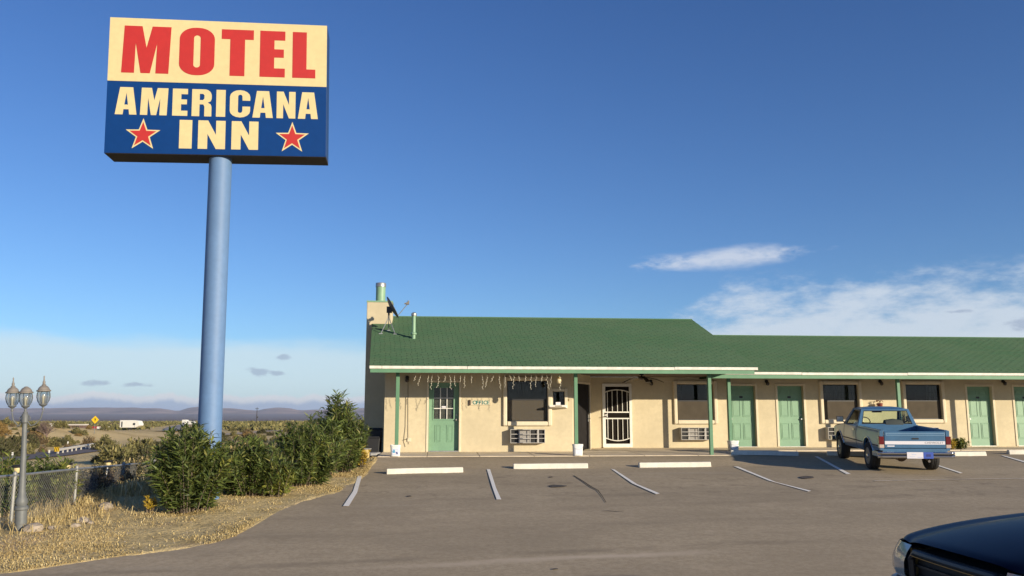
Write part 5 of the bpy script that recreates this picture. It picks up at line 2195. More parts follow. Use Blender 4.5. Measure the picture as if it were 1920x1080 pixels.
def window_side(i, k, m_lo, m_hi, m_l, m_r, name):
    A, B, C, D = CB0[i], CB0[k], CB1[k], CB1[i]

    def q(s, t):
        return lerp(lerp(A, B, s), lerp(D, C, s), t)
    O = [q(0, 0), q(1, 0), q(1, 1), q(0, 1)]
    I = [q(m_l, m_lo), q(1 - m_r, m_lo), q(1 - m_r * 0.9, 1 - m_hi), q(m_l * 0.9, 1 - m_hi)]
    nrm = (Vector(O[1]) - Vector(O[0])).cross(Vector(O[3]) - Vector(O[0])).normalized()
    cen_ = sum((Vector(p) for p in O), Vector()) / 4
    if nrm.dot(cen_ - Vector((0, 1.6, 1.2))) < 0:
        nrm = -nrm
    for k_ in range(4):
        a, b = O[k_], O[(k_ + 1) % 4]
        c, d = I[(k_ + 1) % 4], I[k_]
        off = lambda p: tuple(Vector(p) - nrm * 0.035)
        cabm.hexa([a, b, c, d], [off(a), off(b), off(c), off(d)])
    panes[name] = [tuple(Vector(p) - nrm * 0.018) for p in I]


window_side(0, 1, 0.10, 0.10, 0.065, 0.065, 'rear_window')
window_side(3, 2, 0.03, 0.06, 0.05, 0.05, 'windshield')
window_side(0, 3, 0.02, 0.09, 0.10, 0.17, 'side_window')
window_side(1, 2, 0.02, 0.09, 0.10, 0.17, 'side_window')
# crowned roof
rv = []
nx_, ny_ = 9, 7
for jy in range(ny_):
    for ix in range(nx_):
        s, t = ix / (nx_ - 1), jy / (ny_ - 1)
        p = lerp(lerp(CB1[0], CB1[1], s), lerp(CB1[3], CB1[2], s), t)
        rv.append((p[0], p[1], p[2] + 0.002 + 0.05 * (1 - (2 * s - 1) ** 4) * (1 - (2 * t - 1) ** 4)))
cabm.add(rv, [(a * nx_ + b, a * nx_ + b + 1, (a + 1) * nx_ + b + 1, (a + 1) * nx_ + b) for a in range(ny_ - 1) for b in range(nx_ - 1)])
cabm.box(-0.595, 0.595, 1.155, 1.895, 1.375, 1.40)
cab_o = cabm.build('cab', M['truck_blue'], TR, smooth=True)
bevel(cab_o, 0.012, 2, 40)
for nm, qd in panes.items():
    MB().add(qd, [(0, 1, 2, 3)]).build(nm, M['car_tint'] if nm == 'side_window' else M['car_glass'], TR)
for s_ in (1,):
    qd = [(-p[0], p[1], p[2]) for p in panes['side_window']]
    MB().add(qd, [(0, 1, 2, 3)]).build('side_window', M['car_tint'], TR)
gk = panes['rear_window']
MB().tube([Vector(p) + Vector((0, -0.014, 0)) for p in gk + [gk[0]]], 0.011, 5).build('window_seal', M['rubber'], TR)
# two-tone flanks: faded lower band and door seams
for s_ in (-1, 1):
    dr = MB()
    for yy in (1.03, 2.22):
        dr.tube([(s_ * (hw(z) + 0.001), yy, z) for z in np.linspace(0.42, 0.975, 8)], 0.0045, 4)
    dr.build('door_seam', M['dark'], TR)
    md = MB().tube([(s_ * (hw(0.60) + 0.006), y, 0.60) for y in np.linspace(0.46, 2.3, 6)], 0.012, 6)
    md.tube([(s_ * (hw(0.60) + 0.006), y, 0.60) for y in np.linspace(-0.98, -0.44, 3)], 0.012, 6)
    md.build('side_moulding', M['dark'], TR)
    hd = MB().box(s_ * 0.812 - 0.012, s_ * 0.812 + 0.012, 1.12, 1.26, 0.86, 0.885)
    hd.build('door_handle', M['chrome'], TR)
    mr = MB()
    mr.box(*sorted((s_ * 0.84, s_ * 1.02)), 2.05, 2.11, 1.02, 1.17)
    mr.tube([(s_ * 0.77, 2.12, 1.0), (s_ * 0.9, 2.09, 1.06)], 0.018, 6)
    bevel(mr.build('wing_mirror', M['black_metal'], TR), 0.012, 2)
    MB().box(*sorted((s_ * 0.85, s_ * 1.01)), 2.045, 2.049, 1.03, 1.16).build('mirror_glass', M['chrome'], TR)
# tailgate
tg = MB()
tg.box(-0.70, 0.70, -1.055, -1.005, 0.555, 0.955)
TGo = bevel(tg.build('tailgate', M['truck_blue'], TR), 0.015, 2)
ms = MB()
for a, b, c, d in ((-0.66, 0.68, 0.905, 0.913), (-0.66, 0.68, 0.862, 0.870), (-0.66, -0.652, 0.870, 0.905), (0.672, 0.68, 0.870, 0.905)):
    ms.box(a, b, -1.061, -1.054, c, d)
ms.build('upper_moulding', M['truck_trim'], TGo)
MB().box(-0.69, 0.69, -1.059, -1.054, 0.645, 0.725).build('white_stripe', M['plate'], TGo)
text_mesh('lettering', 'CHEVROLET', 0.062, M['steel'], TGo, (0.435, -1.0605, 0.684), 0.001, 1.15, space=1.1)
MB().box(-0.06, 0.09, -1.066, -1.054, 0.765, 0.80).build('handle', M['black_metal'], TGo)
MB().box(-0.64, -0.47, -1.0585, -1.0545, 0.592, 0.618).build('sticker', M['plate'], TGo)
for s_ in (-1, 1):
    lampx = sorted((s_ * 0.708, s_ * 0.822))
    o = MB().box(*lampx, -1.062, -0.96, 0.645, 0.835).build('tail_lamp', M['tail_red'], TR)
    bevel(o, 0.008, 2)
    o = MB().box(*lampx, -1.062, -0.96, 0.56, 0.642).build('reverse_lamp', M['tail_clear'], TR)
    bevel(o, 0.008, 2)
# rear bumper and plate
bp = MB()
pr = [(-1.17, 0.475), (-1.185, 0.46), (-1.185, 0.425), (-1.165, 0.415), (-1.165, 0.395), (-1.185, 0.385), (-1.185, 0.345), (-1.165, 0.33), (-1.06, 0.33), (-1.06, 0.475)]
n = len(pr)
for k in range(2):
    pass
xs_ = [-0.88, -0.80, -0.4, 0, 0.4, 0.80, 0.88]
vs = []
for x in xs_:
    e_ = 0.07 if abs(x) > 0.85 else 0.0
    vs += [(x, y + (e_ if y < -1.1 else 0), z) for y, z in pr]
bp.add(vs, [(i * n + k, i * n + (k + 1) % n, (i + 1) * n + (k + 1) % n, (i + 1) * n + k) for i in range(len(xs_) - 1) for k in range(n)] + [tuple(range(n)), tuple((len(xs_) - 1) * n + k for k in range(n))[::-1]])
for s_ in (-1, 1):
    bp.box(*sorted((s_ * 0.80, s_ * 0.87)), -1.12, -0.62, 0.35, 0.46)
bevel(bp.build('rear_bumper', M['chrome'], TR), 0.006, 1)
MB().box(-0.86, 0.86, -1.183, -1.162, 0.398, 0.412).build('bumper_strip', M['rubber'], TR)
MB().box(-0.24, 0.13, -1.198, -1.19, 0.325, 0.475).build('licence_plate', M['plate'], TR)
MB().box(0.135, 0.36, -1.198, -1.19, 0.325, 0.475).build('blue_plate', M['plate_blue'], TR)
for k, (a, b, c, d) in enumerate(((-0.13, -0.03, 0.41, 0.43), (-0.17, -0.06, 0.36, 0.375), (0.0, 0.13, 0.345, 0.365), (0.20, 0.30, 0.37, 0.43))):
    MB().box(a, b, -1.2005, -1.1978, c, d).build('plate_print', M['label_pale'] if k < 3 else M['label_navy'], TR)
# underbody: axle, differential, spare wheel, exhaust, springs
ub_ = MB()
ub_.tube([(-0.62, 0, 0.33), (0.62, 0, 0.33)], 0.045, 10)
ub_.lathe([(0.02, -0.14), (0.12, -0.08), (0.14, 0.0), (0.12, 0.08), (0.02, 0.14)], 14, (0.0, 0, 0.33), 'y')
ub_.build('rear_axle', M['rust'], TR, smooth=True)
sp = MB().lathe([(0.18, 0.30), (0.30, 0.29), (0.33, 0.34), (0.33, 0.42), (0.30, 0.47), (0.18, 0.46)], 24, (-0.1, -0.62, 0.0))
sp.build('spare_wheel', M['rust'], TR, smooth=True)
MB().tube([(0.30, 0.6, 0.30), (0.34, -0.2, 0.36), (0.36, -0.8, 0.27), (0.30, -1.08, 0.25)], 0.03, 10).build('exhaust_pipe', M['lamp_beige'], TR, smooth=True)
for s_ in (-1, 1):
    MB().tube([(s_ * 0.5, -0.75, 0.40), (s_ * 0.5, -0.3, 0.31), (s_ * 0.5, 0.0, 0.285), (s_ * 0.5, 0.35, 0.31), (s_ * 0.5, 0.75, 0.42)], 0.025, 6).build('leaf_spring', M['rust'], TR)
    MB().tube([(s_ * 0.38, -0.85, 0.28), (s_ * 0.38, -0.95, 0.42)], 0.03, 6).build('spring_shackle', M['rust'], TR)
MB().box(-0.42, -0.30, -0.98, 3.3, 0.36, 0.46).build('chassis_rail', M['dark'], TR)
MB().box(0.30, 0.42, -0.98, 3.3, 0.36, 0.46).build('chassis_rail', M['dark'], TR)
MB().box(-0.3, 0.3, 2.3, 3.2, 0.30, 0.6).build('engine', M['dark'], TR)
MB().tube([(-0.66, WB, 0.33), (0.66, WB, 0.33)], 0.05, 8).build('front_axle', M['dark'], TR)
fbm_ = MB().box(-0.82, 0.82, 3.53, 3.68, 0.40, 0.54)
bevel(fbm_.build('front_bumper', M['chrome'], TR), 0.02, 2)
# interior
it = MB()
it.box(-0.66, 0.66, 1.20, 1.75, 0.62, 0.80)
it.hexa([(-0.66, 1.03, 0.75), (0.66, 1.03, 0.75), (0.66, 1.22, 0.75), (-0.66, 1.22, 0.75)], [(-0.64, 1.03, 1.04), (0.64, 1.03, 1.04), (0.64, 1.10, 1.04), (-0.64, 1.10, 1.04)])
bevel(it.build('bench_seat', M['seat'], TR), 0.03, 2)
hb_ = MB().lathe([(0.02, -0.27), (0.14, -0.22), (0.17, 0), (0.14, 0.22), (0.02, 0.27)], 14, (0.19, 1.12, 0.985), 'x')
hb_.build('folded_coat', M['seat'], TR, smooth=True)
dsb = MB().box(-0.70, 0.70, 2.05, 2.42, 0.72, 0.975)
bevel(dsb.build('dashboard', M['dark'], TR), 0.03, 2)
sw_ = MB()
pts = []
for k in range(25):
    a = 2 * math.pi * k / 24
    pts.append((-0.36 + 0.19 * math.cos(a), 1.92 - 0.10 * math.sin(a), 1.0 + 0.16 * math.sin(a)))
sw_.tube(pts, 0.013, 6, caps=False)
sw_.tube([(-0.55, 1.92, 1.0), (-0.17, 1.92, 1.0)], 0.012, 6)
sw_.tube([(-0.36, 1.92, 1.0), (-0.36, 2.1, 0.92)], 0.03, 8)
sw_.build('steering_wheel', M['dark'], TR, smooth=True)
im = MB().box(-0.13, 0.13, 1.84, 1.87, 1.285, 1.36)
im.tube([(0, 1.87, 1.32), (0, 1.92, 1.40)], 0.01, 5)
bevel(im.build('inside_mirror', M['dark'], TR), 0.012, 2)


# wheels
def wheel(parent, x, y, r, w, s_, rimmat, rim_r=0.62):
    t = MB()
    prof = [(r * rim_r, -w * .42), (r * .80, -w * .50), (r * .94, -w * .47), (r, -w * .36), (r, -w * .13), (r * .975, -w * .11), (r * .975, -w * .05), (r, -w * .03), (r, w * .03), (r * .975, w * .05), (r * .975, w * .11), (r, w * .13), (r, w * .36), (r * .94, w * .47), (r * .80, w * .50), (r * rim_r, w * .42)]
    t.lathe(prof, 36, (0, 0, 0), 'x')
    o = t.build('wheel', M['rubber'], parent, smooth=True)
    o.location = (x, y, r)
    h = MB()
    f = s_ * w * .5
    rr_ = r * rim_r
    h.lathe([(rr_ * 1.02, f * .9), (rr_ * 0.98, f * .98), (rr_ * .90, f * .80), (rr_ * .70, f * .45), (rr_ * .45, f * .55), (rr_ * .36, f * .70), (rr_ * .30, f * .92), (rr_ * .10, f * .98), (0.005, f * 1.0)], 28, (0, 0, 0), 'x')
    rim = h.build('rim', rimmat, o, smooth=True)
    hl = MB()
    for k in range(7):
        a = 2 * math.pi * (k + .5) / 7
        hl.lathe([(0.030, f * 0.50), (0.030, f * 0.68)], 8, (0, rr_ * .60 * math.cos(a), rr_ * .60 * math.sin(a)), 'x')
    hl.build('rim_slot', M['dark'], o, kind='stuff')
    MB().lathe([(rr_ * .27, f * .9), (rr_ * .25, f * 1.08), (rr_ * .1, f * 1.16), (0.005, f * 1.18)], 18, (0, 0, 0), 'x').build('hub_cap', M['chrome'], o, smooth=True)
    return o


for yy in (0, WB):
    for s_ in (-1, 1):
        wheel(TR, s_ * 0.70, yy, 0.335, 0.235, s_, M['steel'])

for o_ in list(TR.children):
    if not o_.name.startswith(('wheel.', 'rear_axle', 'front_axle')) and o_.name != 'wheel':
        o_.location.z += 0.055

# ------------------------------------------------------------------ dark vehicle, near right corner (x right, y forward, origin on the ground below the nose)
DVh = np.array([-1.0, -0.06])
DVh = DVh / np.linalg.norm(DVh)
dvr = np.array([DVh[1], -DVh[0]])                    # its right-hand side
corner = at(1713, 998, 6.4)                         # right front corner of the hood
HZ = float(corner[2]) - float(lot_z(corner[0], corner[1]))
org = np.array([corner[0], corner[1]]) - dvr * 0.86
DV = thing('dark_vehicle', 'dark navy vehicle with black grille, only its front hood corner in view', 'vehicle', (org[0], org[1], float(lot_z(org[0], org[1]))), math.atan2(-DVh[0], DVh[1]))
H0 = HZ


def loft(rows, name, mt, sub=2, parent=None, crease=()):
    n = len(rows[0])
    mb = MB()
    mb.add([p for r_ in rows for p in r_], [(i * n + k, i * n + k + 1, (i + 1) * n + k + 1, (i + 1) * n + k) for i in range(len(rows) - 1) for k in range(n - 1)])
    o = mb.build(name, mt, parent, smooth='all')
    if sub:
        m_ = o.modifiers.new('sub', 'SUBSURF')
        m_.levels = sub
        m_.render_levels = sub
    return o


# hood with raised centre and rounded fender crowns, rows from nose to cowl
rows = []
for y, w, zs in ((0.14, 0.78, 0.020), (0.10, 0.83, 0.040), (0.03, 0.87, 0.055), (-0.12, 0.91, 0.085), (-0.4, 0.945, 0.130), (-0.8, 0.965, 0.175), (-1.3, 0.98, 0.215), (-1.9, 0.985, 0.245)):
    k = max(0.0, min(1.0, (0.10 - y) / 0.7))
    half = [(1.0, -0.16 - 0.10 * k), (1.005, -0.07), (0.97, -0.012), (0.90, 0.0), (0.80, -0.006), (0.72, -0.008 + 0.002 * k), (0.62, 0.012 + 0.022 * k), (0.35, 0.02 + 0.040 * k), (0.0, 0.024 + 0.046 * k)]
    r_ = [(w * a, y + 0.10 * (1 - a * a) * (1 - k), H0 + zs + b) for a, b in half]
    rows.append(r_ + [(-p[0], p[1], p[2]) for p in r_[-2::-1]])
loft(rows, 'hood', M['navy'], 2, DV)
# fender sides down to the sill
for s_ in (-1, 1):
    rows = []
    for y, w, zs in ((0.0, 0.85, -0.10), (-0.12, 0.905, -0.08), (-0.4, 0.945, -0.06), (-0.8, 0.968, -0.03), (-1.3, 0.982, 0.0), (-1.9, 0.987, 0.02)):
        d_ = abs(y + 0.80)
        lo = 0.45 if d_ > 0.46 else 0.37 + math.sqrt(max(0, 0.46 ** 2 - d_ ** 2))
        rows.append([(s_ * w, y, H0 + zs), (s_ * (w + 0.012), y, (H0 + lo) / 2), (s_ * (w + 0.012), y, lo), (s_ * (w - 0.04), y, lo)])
    loft(rows, 'fender', M['navy'], 1, DV)
gz0, gz1 = 0.62, H0 - 0.035
gw = MB().box(-0.515, 0.515, -0.02, 0.17, gz0, gz1 + 0.01)
gw.build('grille_backing', M['dark'], DV)
gr_ = MB()
for k in range(9):
    z = gz0 + 0.02 + (gz1 - gz0 - 0.04) * k / 8
    gr_.box(-0.50, 0.50, 0.171, 0.195, z - 0.007, z + 0.007)
gr_.build('grille_slat', M['black_metal'], DV, kind='stuff')
gcv = lambda x: 0.20 + 0.04 * (1 - (x / 0.66) ** 2)
gs = MB()
gs.tube([(-0.51, 0.20, gz0)] + [(x, gcv(x), gz1 - 0.05 * max(0, abs(x) - 0.44) / 0.07) for x in np.linspace(-0.51, 0.51, 15)] + [(0.51, 0.20, gz0)], 0.024, 8)
gs.build('grille_surround', M['black_metal'], DV, smooth=True)
gs = MB().tube([(x, gcv(x) + 0.022, gz1 - 0.022) for x in np.linspace(-0.47, 0.47, 13)], 0.0028, 5)
gs.build('grille_pinline', M['brass'], DV)
for s_ in (-1, 1):
    hl = MB()
    z1_, z0_ = H0 + 0.005, H0 - 0.225
    prof = [(0.535, 0.225), (0.70, 0.205), (0.81, 0.165), (0.865, 0.11), (0.90, 0.02), (0.915, -0.10)]
    vs = []
    for z, ins in ((z0_, 0.012), (z0_ + 0.04, 0.026), ((z0_ + z1_) / 2, 0.024), (z1_ - 0.05, 0.004), (z1_, -0.022)):
        vs += [(s_ * (x + ins * 0.7), y + ins, z - 0.02 * (i > 3)) for i, (x, y) in enumerate(prof)]
    n = len(prof)
    hl.add(vs, [(i * n + k, i * n + k + 1, (i + 1) * n + k + 1, (i + 1) * n + k) for i in range(4) for k in range(n - 1)])
    o = hl.build('headlight', M['head_lens'], DV, smooth='all')
    MB().lathe([(0.085, 0.0), (0.06, -0.05), (0.01, -0.07)], 16, (s_ * 0.70, 0.16, (z0_ + z1_) / 2), 'y').build('reflector', M['chrome'], o, smooth=True)
    ib = MB().box(*sorted((s_ * 0.515, s_ * 0.533)), 0.0, 0.208, z0_ - 0.01, z1_ - 0.02)
    ib.build('lamp_divider', M['brass'], DV)
    vl = MB().box(*sorted((s_ * 0.515, s_ * 0.86)), -0.06, 0.10, z0_ - 0.28, z1_ - 0.03)
    vl.build('nose_panel', M['dark'], DV)
bpz = H0 - 0.24
bmp = MB()
prof = [(-0.995, -0.45), (-0.985, -0.15), (-0.94, 0.08), (-0.80, 0.22), (-0.4, 0.27), (0, 0.285), (0.4, 0.27), (0.80, 0.22), (0.94, 0.08), (0.985, -0.15), (0.995, -0.45)]
vs = []
lv = [(0.0, bpz - 0.34), (0.02, bpz - 0.30), (0.03, bpz - 0.12), (0.02, bpz - 0.03), (-0.01, bpz), (-0.08, bpz + 0.004)]
for o_, z in lv:
    vs += [(x * (1 + o_ * 0.25), y + o_, z) for x, y in prof]
n = len(prof)
bmp.add(vs, [(i * n + k, i * n + k + 1, (i + 1) * n + k + 1, (i + 1) * n + k) for i in range(len(lv) - 1) for k in range(n - 1)])
bmp.build('front_bumper', M['silver_bumper'], DV, smooth=True)
# rest of the vehicle behind the hood, outside the picture: cab shaped low to keep its shadow out of view, sloping glass, open bed
M['tint'] = mat('dark_tinted_glass', (0.02, 0.025, 0.03), 0.05, coat=1.0)
RZ = H0 + 0.38
cv_ = MB()
b_ = [(-0.93, -1.9, H0 + 0.2), (0.93, -1.9, H0 + 0.2), (0.93, -3.7, H0 + 0.16), (-0.93, -3.7, H0 + 0.16)]
t_ = [(-0.62, -2.75, RZ), (0.62, -2.75, RZ), (0.62, -3.45, RZ), (-0.62, -3.45, RZ)]
cv_.hexa(b_, t_)
bevel(cv_.build('cab', M['navy'], DV), 0.06, 3)
MB().quad((-0.80, -1.985, H0 + 0.262), (0.80, -1.985, H0 + 0.262), (0.60, -2.69, RZ - 0.045), (-0.60, -2.69, RZ - 0.045)).build('windshield', M['tint'], DV)
for s_ in (-1, 1):
    MB().quad((s_ * 0.915, -2.25, H0 + 0.24), (s_ * 0.915, -3.5, H0 + 0.24), (s_ * 0.668, -3.36, RZ - 0.07), (s_ * 0.668, -2.80, RZ - 0.07)).build('side_window', M['tint'], DV)
    MB().box(*sorted((s_ * 0.93, s_ * 0.99)), -5.4, -1.9, 0.45, H0 + 0.14).build('body_side', M['navy'], DV)
MB().box(-0.93, 0.93, -5.4, -5.34, 0.5, H0 + 0.13).build('tailgate', M['navy'], DV)
MB().box(-0.93, 0.93, -5.34, -1.2, 0.40, 0.62).build('underbody', M['dark'], DV)
MB().box(-0.93, 0.93, -3.75, -1.9, 0.63, H0 + 0.16).build('cab_lower', M['navy'], DV)
for yy in (-0.80, -4.5):
    for s_ in (-1, 1):
        wheel(DV, s_ * 0.84, yy, 0.37, 0.25, s_, M['steel'])

# ------------------------------------------------------------------ plants
def leaves(P, D, Lh, Wd, curl=0.25):
    """P: leaf bases, D: unit directions, Lh/Wd: length/width arrays -> folded lance-shaped leaves, 4 triangles each"""
    n = len(P)
    up = rng.normal(size=(n, 3)) * 0.5 + np.array([0, 0, 1.0])
    S1 = np.cross(D, up)
    S1 /= np.linalg.norm(S1, axis=1)[:, None] + 1e-9
    N = np.cross(S1, D)
    L = Lh[:, None]
    Wv = Wd[:, None]
    mid = P + D * L * 0.45 + N * Wv * 0.18
    tip = P + D * L - N * L * curl * rng.uniform(0.2, 1, (n, 1))
    a = P + D * L * 0.42 + S1 * Wv * 0.5 + N * Wv * 0.30
    b = P + D * L * 0.42 - S1 * Wv * 0.5 + N * Wv * 0.30
    V = np.stack([P, a, mid, b, tip], 1).reshape(-1, 3)
    o = (np.arange(n) * 5)[:, None]
    Fc = np.concatenate([o + np.array([[0, 2, 1]]), o + np.array([[0, 3, 2]]), o + np.array([[1, 2, 4]]), o + np.array([[2, 3, 4]])])
    return V, Fc


def gz(x, y):
    return float(ground_z(np.array([float(x)]), np.array([float(y)]))[0])


def shoot_bush(name, label, cat, x, y, rx, ry, h, nshoot, nleaf, leaf_len, mt, group=None, spread=0.55, lmin=0.03, wid=0.19, upness=0.75, z=None, droop=0.25, profile=None, mt2=None, frac2=0.0):
    """multi-stemmed shrub of arching shoots with whorled lance leaves (oleander habit)"""
    z0 = gz(x, y) if z is None else z
    t = thing(name, label, cat, (x, y, z0), 0, group)
    stem = MB()
    PP, DD = [], []
    PP2, DD2 = [], []
    for k in range(nshoot):
        a = rng.uniform(0, 2 * math.pi)
        q = math.sqrt(rng.uniform(0, 1))
        bx, by = rx * 0.45 * q * math.cos(a), ry * 0.45 * q * math.sin(a)
        ex, ey = rx * q * math.cos(a) * rng.uniform(0.8, 1.08), ry * q * math.sin(a) * rng.uniform(0.8, 1.08)
        hh = h * (1 - 0.42 * q ** 2.2) * rng.uniform(0.62, 1.05)
        if profile:
            hh *= profile(ex / rx)
        p0 = np.array([bx, by, 0.0])
        p3 = np.array([ex, ey, hh])
        p1 = p0 + np.array([(ex - bx) * 0.25, (ey - by) * 0.25, hh * 0.5])
        ts = np.linspace(0, 1, 7)[:, None]
        C_ = (1 - ts) ** 2 * p0 + 2 * ts * (1 - ts) * p1 + ts ** 2 * p3
        if k % 2 == 0:
            stem.tube([tuple(c) for c in C_[::2]], [0.012, 0.009, 0.006, 0.003], 4, caps=False)
        m = nleaf
        tt = rng.uniform(lmin, 1.0, m) ** 0.8
        base = (1 - tt[:, None]) ** 2 * p0 + 2 * tt[:, None] * (1 - tt[:, None]) * p1 + tt[:, None] ** 2 * p3
        tan = (2 * (1 - tt[:, None]) * (p1 - p0) + 2 * tt[:, None] * (p3 - p1))
        tan /= np.linalg.norm(tan, axis=1)[:, None]
        rnd = rng.normal(size=(m, 3))
        rnd -= tan * (rnd * tan).sum(1)[:, None]
        rnd /= np.linalg.norm(rnd, axis=1)[:, None] + 1e-9
        d = tan * upness * rng.uniform(0.5, 1.3, (m, 1)) + rnd * 0.75
        d[:, 2] -= rng.uniform(0, 0.5, m) * (tt < 0.6)
        d /= np.linalg.norm(d, axis=1)[:, None]
        if mt2 is not None and rng.uniform() < frac2:
            PP2.append(base)
            DD2.append(d)
        else:
            PP.append(base)
            DD.append(d)
    stem.build('stem', M['bark'], t, fix=False, kind='stuff')
    for P_, D_, mm, nm in ((PP, DD, mt, 'foliage'), (PP2, DD2, mt2, 'yellow_foliage')):
        if not P_:
            continue
        P_ = np.concatenate(P_)
        D_ = np.concatenate(D_)
        n = len(P_)
        Ls = leaf_len * rng.uniform(0.55, 1.15, n)
        V, Fc = leaves(P_, D_, Ls, Ls * wid * rng.uniform(0.8, 1.2, n), droop)
        npmesh(nm, V, Fc, mm, parent=t, kind='stuff')
    return t


OG = 'oleander shrubs along the lot edge'
ol = lambda px, py, Y: at(px, py, Y)
x, y, _ = ol(352, 950, 15.3)
shoot_bush('oleander_bush', 'bushy dark oleander in front of the blue sign pole', 'oleander', x, y, 0.80, 0.66, 1.55, 170, 60, 0.19, M['oleander'], OG, mt2=M['oleander_yellow'], frac2=0.04)
x, y, _ = ol(470, 930, 17.1)
shoot_bush('oleander_bush', 'oleander directly right of the blue sign pole', 'oleander', x, y, 0.92, 0.62, 1.12, 170, 56, 0.19, M['oleander'], OG, mt2=M['oleander_yellow'], frac2=0.05)
x, y, _ = ol(565, 905, 18.6)
shoot_bush('oleander_bush', 'middle oleander of the row, between pole and tallest bush', 'oleander', x, y, 0.92, 0.65, 1.28, 160, 56, 0.19, M['oleander'], OG, mt2=M['oleander_yellow'], frac2=0.03)
x, y, _ = ol(634, 872, 21.2)
shoot_bush('oleander_bush', 'tallest peaked oleander beside the cream planter and chimney wall', 'oleander', x, y, 0.80, 0.75, 1.98, 180, 60, 0.20, M['oleander'], OG, profile=lambda s: 1.0 - 0.22 * abs(s + 0.05))
x, y, _ = ol(600, 880, 20.3)
shoot_bush('oleander_bush', 'lower oleander filling the gap before the tallest bush', 'oleander', x, y, 0.85, 0.6, 1.36, 120, 52, 0.19, M['oleander'], OG)
x, y, _ = ol(520, 918, 17.0)
shoot_bush('young_shrub', 'low yellow-green shrub at the foot of the oleander row', 'shrub', x, y, 0.42, 0.34, 0.62, 34, 26, 0.16, M['oleander_yellow'], None)
x, y, _ = ol(684, 845, 22.3)
shoot_bush('flowering_shrub', 'small yellow-leaved shrub against the cream planter block', 'shrub', x - 0.12, y, 0.28, 0.26, 0.66, 26, 24, 0.11, M['yellow_leaf'], None, wid=0.3)
x, y, _ = ol(278, 968, 15.2)
shoot_bush('yellow_shrub', 'tiny bright yellow shrub in the dry verge left of the oleanders', 'shrub', x, y, 0.135, 0.12, 0.30, 22, 15, 0.075, M['yellow_leaf'], None, wid=0.34, lmin=0.3)
x, y, _ = ol(78, 940, 16.3)
shoot_bush('oleander_bush', 'green oleander behind the chain-link fence, right of the lamp post', 'oleander', x, y, 0.62, 0.5, 1.02, 90, 40, 0.18, M['oleander'], 'oleanders behind the fence', mt2=M['oleander_yellow'], frac2=0.10)
x, y, _ = ol(2, 940, 15.6)
shoot_bush('oleander_bush', 'oleander behind the chain-link fence, cut by the left picture edge', 'oleander', x, y, 0.55, 0.5, 1.10, 80, 40, 0.18, M['oleander'], 'oleanders behind the fence', mt2=M['oleander_yellow'], frac2=0.08)
x, y, _ = ol(118, 955, 16.0)
shoot_bush('young_shrub', 'small yellowing shrub at the right side of the fenced oleander', 'shrub', x, y, 0.28, 0.25, 0.82, 24, 24, 0.15, M['oleander_yellow'], None)
# two shrubs by the wing
pu, pz = facade(1804, 838, 0.95)
w_ = bworld(pu, 1.05)
shoot_bush('round_shrub', 'round green shrub on the walk between pickup and green door', 'shrub', w_[0], w_[1], 0.30, 0.26, 0.36, 70, 26, 0.085, M['oleander'], None, wid=0.42, z=float(zw(1.0)), lmin=0.05, mt2=M['oleander_yellow'], frac2=0.5)
pu, pz = facade(1787, 838, 0.75)
w_ = bworld(pu, 0.86)
shoot_bush('yellow_shrub', 'yellow-leaved shrub tucked behind the pickup tail lamp', 'shrub', w_[0], w_[1], 0.20, 0.2, 0.38, 32, 20, 0.085, M['yellow_leaf'], None, wid=0.4, z=float(zw(1.1)), lmin=0.05)
# dry brush in the shade behind the fence
rr = random.Random(11)
for k, (px, py, Y, hh, rx, mt, lab) in enumerate(((170, 950, 17.2, 0.55, 0.45, 'dry_brush', 'brown dry brush behind the fence near its second post'), (214, 935, 18.6, 0.50, 0.5, 'dry_brush', 'brown dry brush behind the fence, left of the big oleander'), (245, 925, 19.8, 0.75, 0.5, 'dark_leaf', 'dark brush in shade behind the fence, beside the big oleander'), (190, 915, 20.5, 0.6, 0.6, 'dark_leaf', 'dark low brush behind the fence below the solar lights'))):
    x, y, _ = ol(px, py, Y)
    shoot_bush('dry_brush', lab, 'brush', x, y, rx, 0.4, hh, 40, 22, 0.13, M[mt], 'brush behind the fence', wid=0.22)


# grass, bent blades in tufts
def grass(name, n, sampler, hmin, hmax, mt, wid=0.006):
    X, Y = sampler(n)
    Z = ground_z(X, Y)
    n = len(X)
    h = rng.uniform(hmin, hmax, n) * (0.55 + 0.9 * np.clip(fbm(X, Y, 0.8, 3, 31) + 0.5, 0, 1))
    a = rng.uniform(0, 2 * math.pi, n)
    lean = rng.uniform(0.5, 2.3, n)
    dx, dy = np.cos(a), np.sin(a)
    w = wid * rng.uniform(0.6, 1.5, n)
    b = np.stack([X, Y, Z - 0.01], 1)
    s = np.stack([-dy, dx, 0 * dx], 1) * w[:, None]
    mid = b + np.stack([dx * lean * 0.25 * h, dy * lean * 0.25 * h, h * 0.65], 1)
    tip = b + np.stack([dx * lean * h, dy * lean * h, h * np.maximum(0.12, 1.0 - 0.42 * lean)], 1)
    V = np.stack([b - s, b + s, mid + s * 0.7, mid - s * 0.7, tip], 1).reshape(-1, 3)
    o = (np.arange(n) * 5)[:, None]
    Fc = np.concatenate([o + np.array([[0, 1, 2]]), o + np.array([[0, 2, 3]]), o + np.array([[3, 2, 4]])])
    return npmesh(name, V, Fc, mt, kind='stuff')


def verge_sampler(n):
    Y = rng.uniform(8.2, 24.5, n * 3)
    dl = rng.exponential(1.9, n * 3) - 0.10
    X = edge_x(Y) - dl
    den = np.clip(fbm(X, Y, 1.3, 4, 41) * 3.2 + 0.42, 0.02, 1)
    far = np.clip(1.25 - (Y - 9) / 22, 0.25, 1)
    keep = (rng.uniform(0, 1, n * 3) < den * far) & (X > -13) & (dl < 7)
    return X[keep][:n], Y[keep][:n]


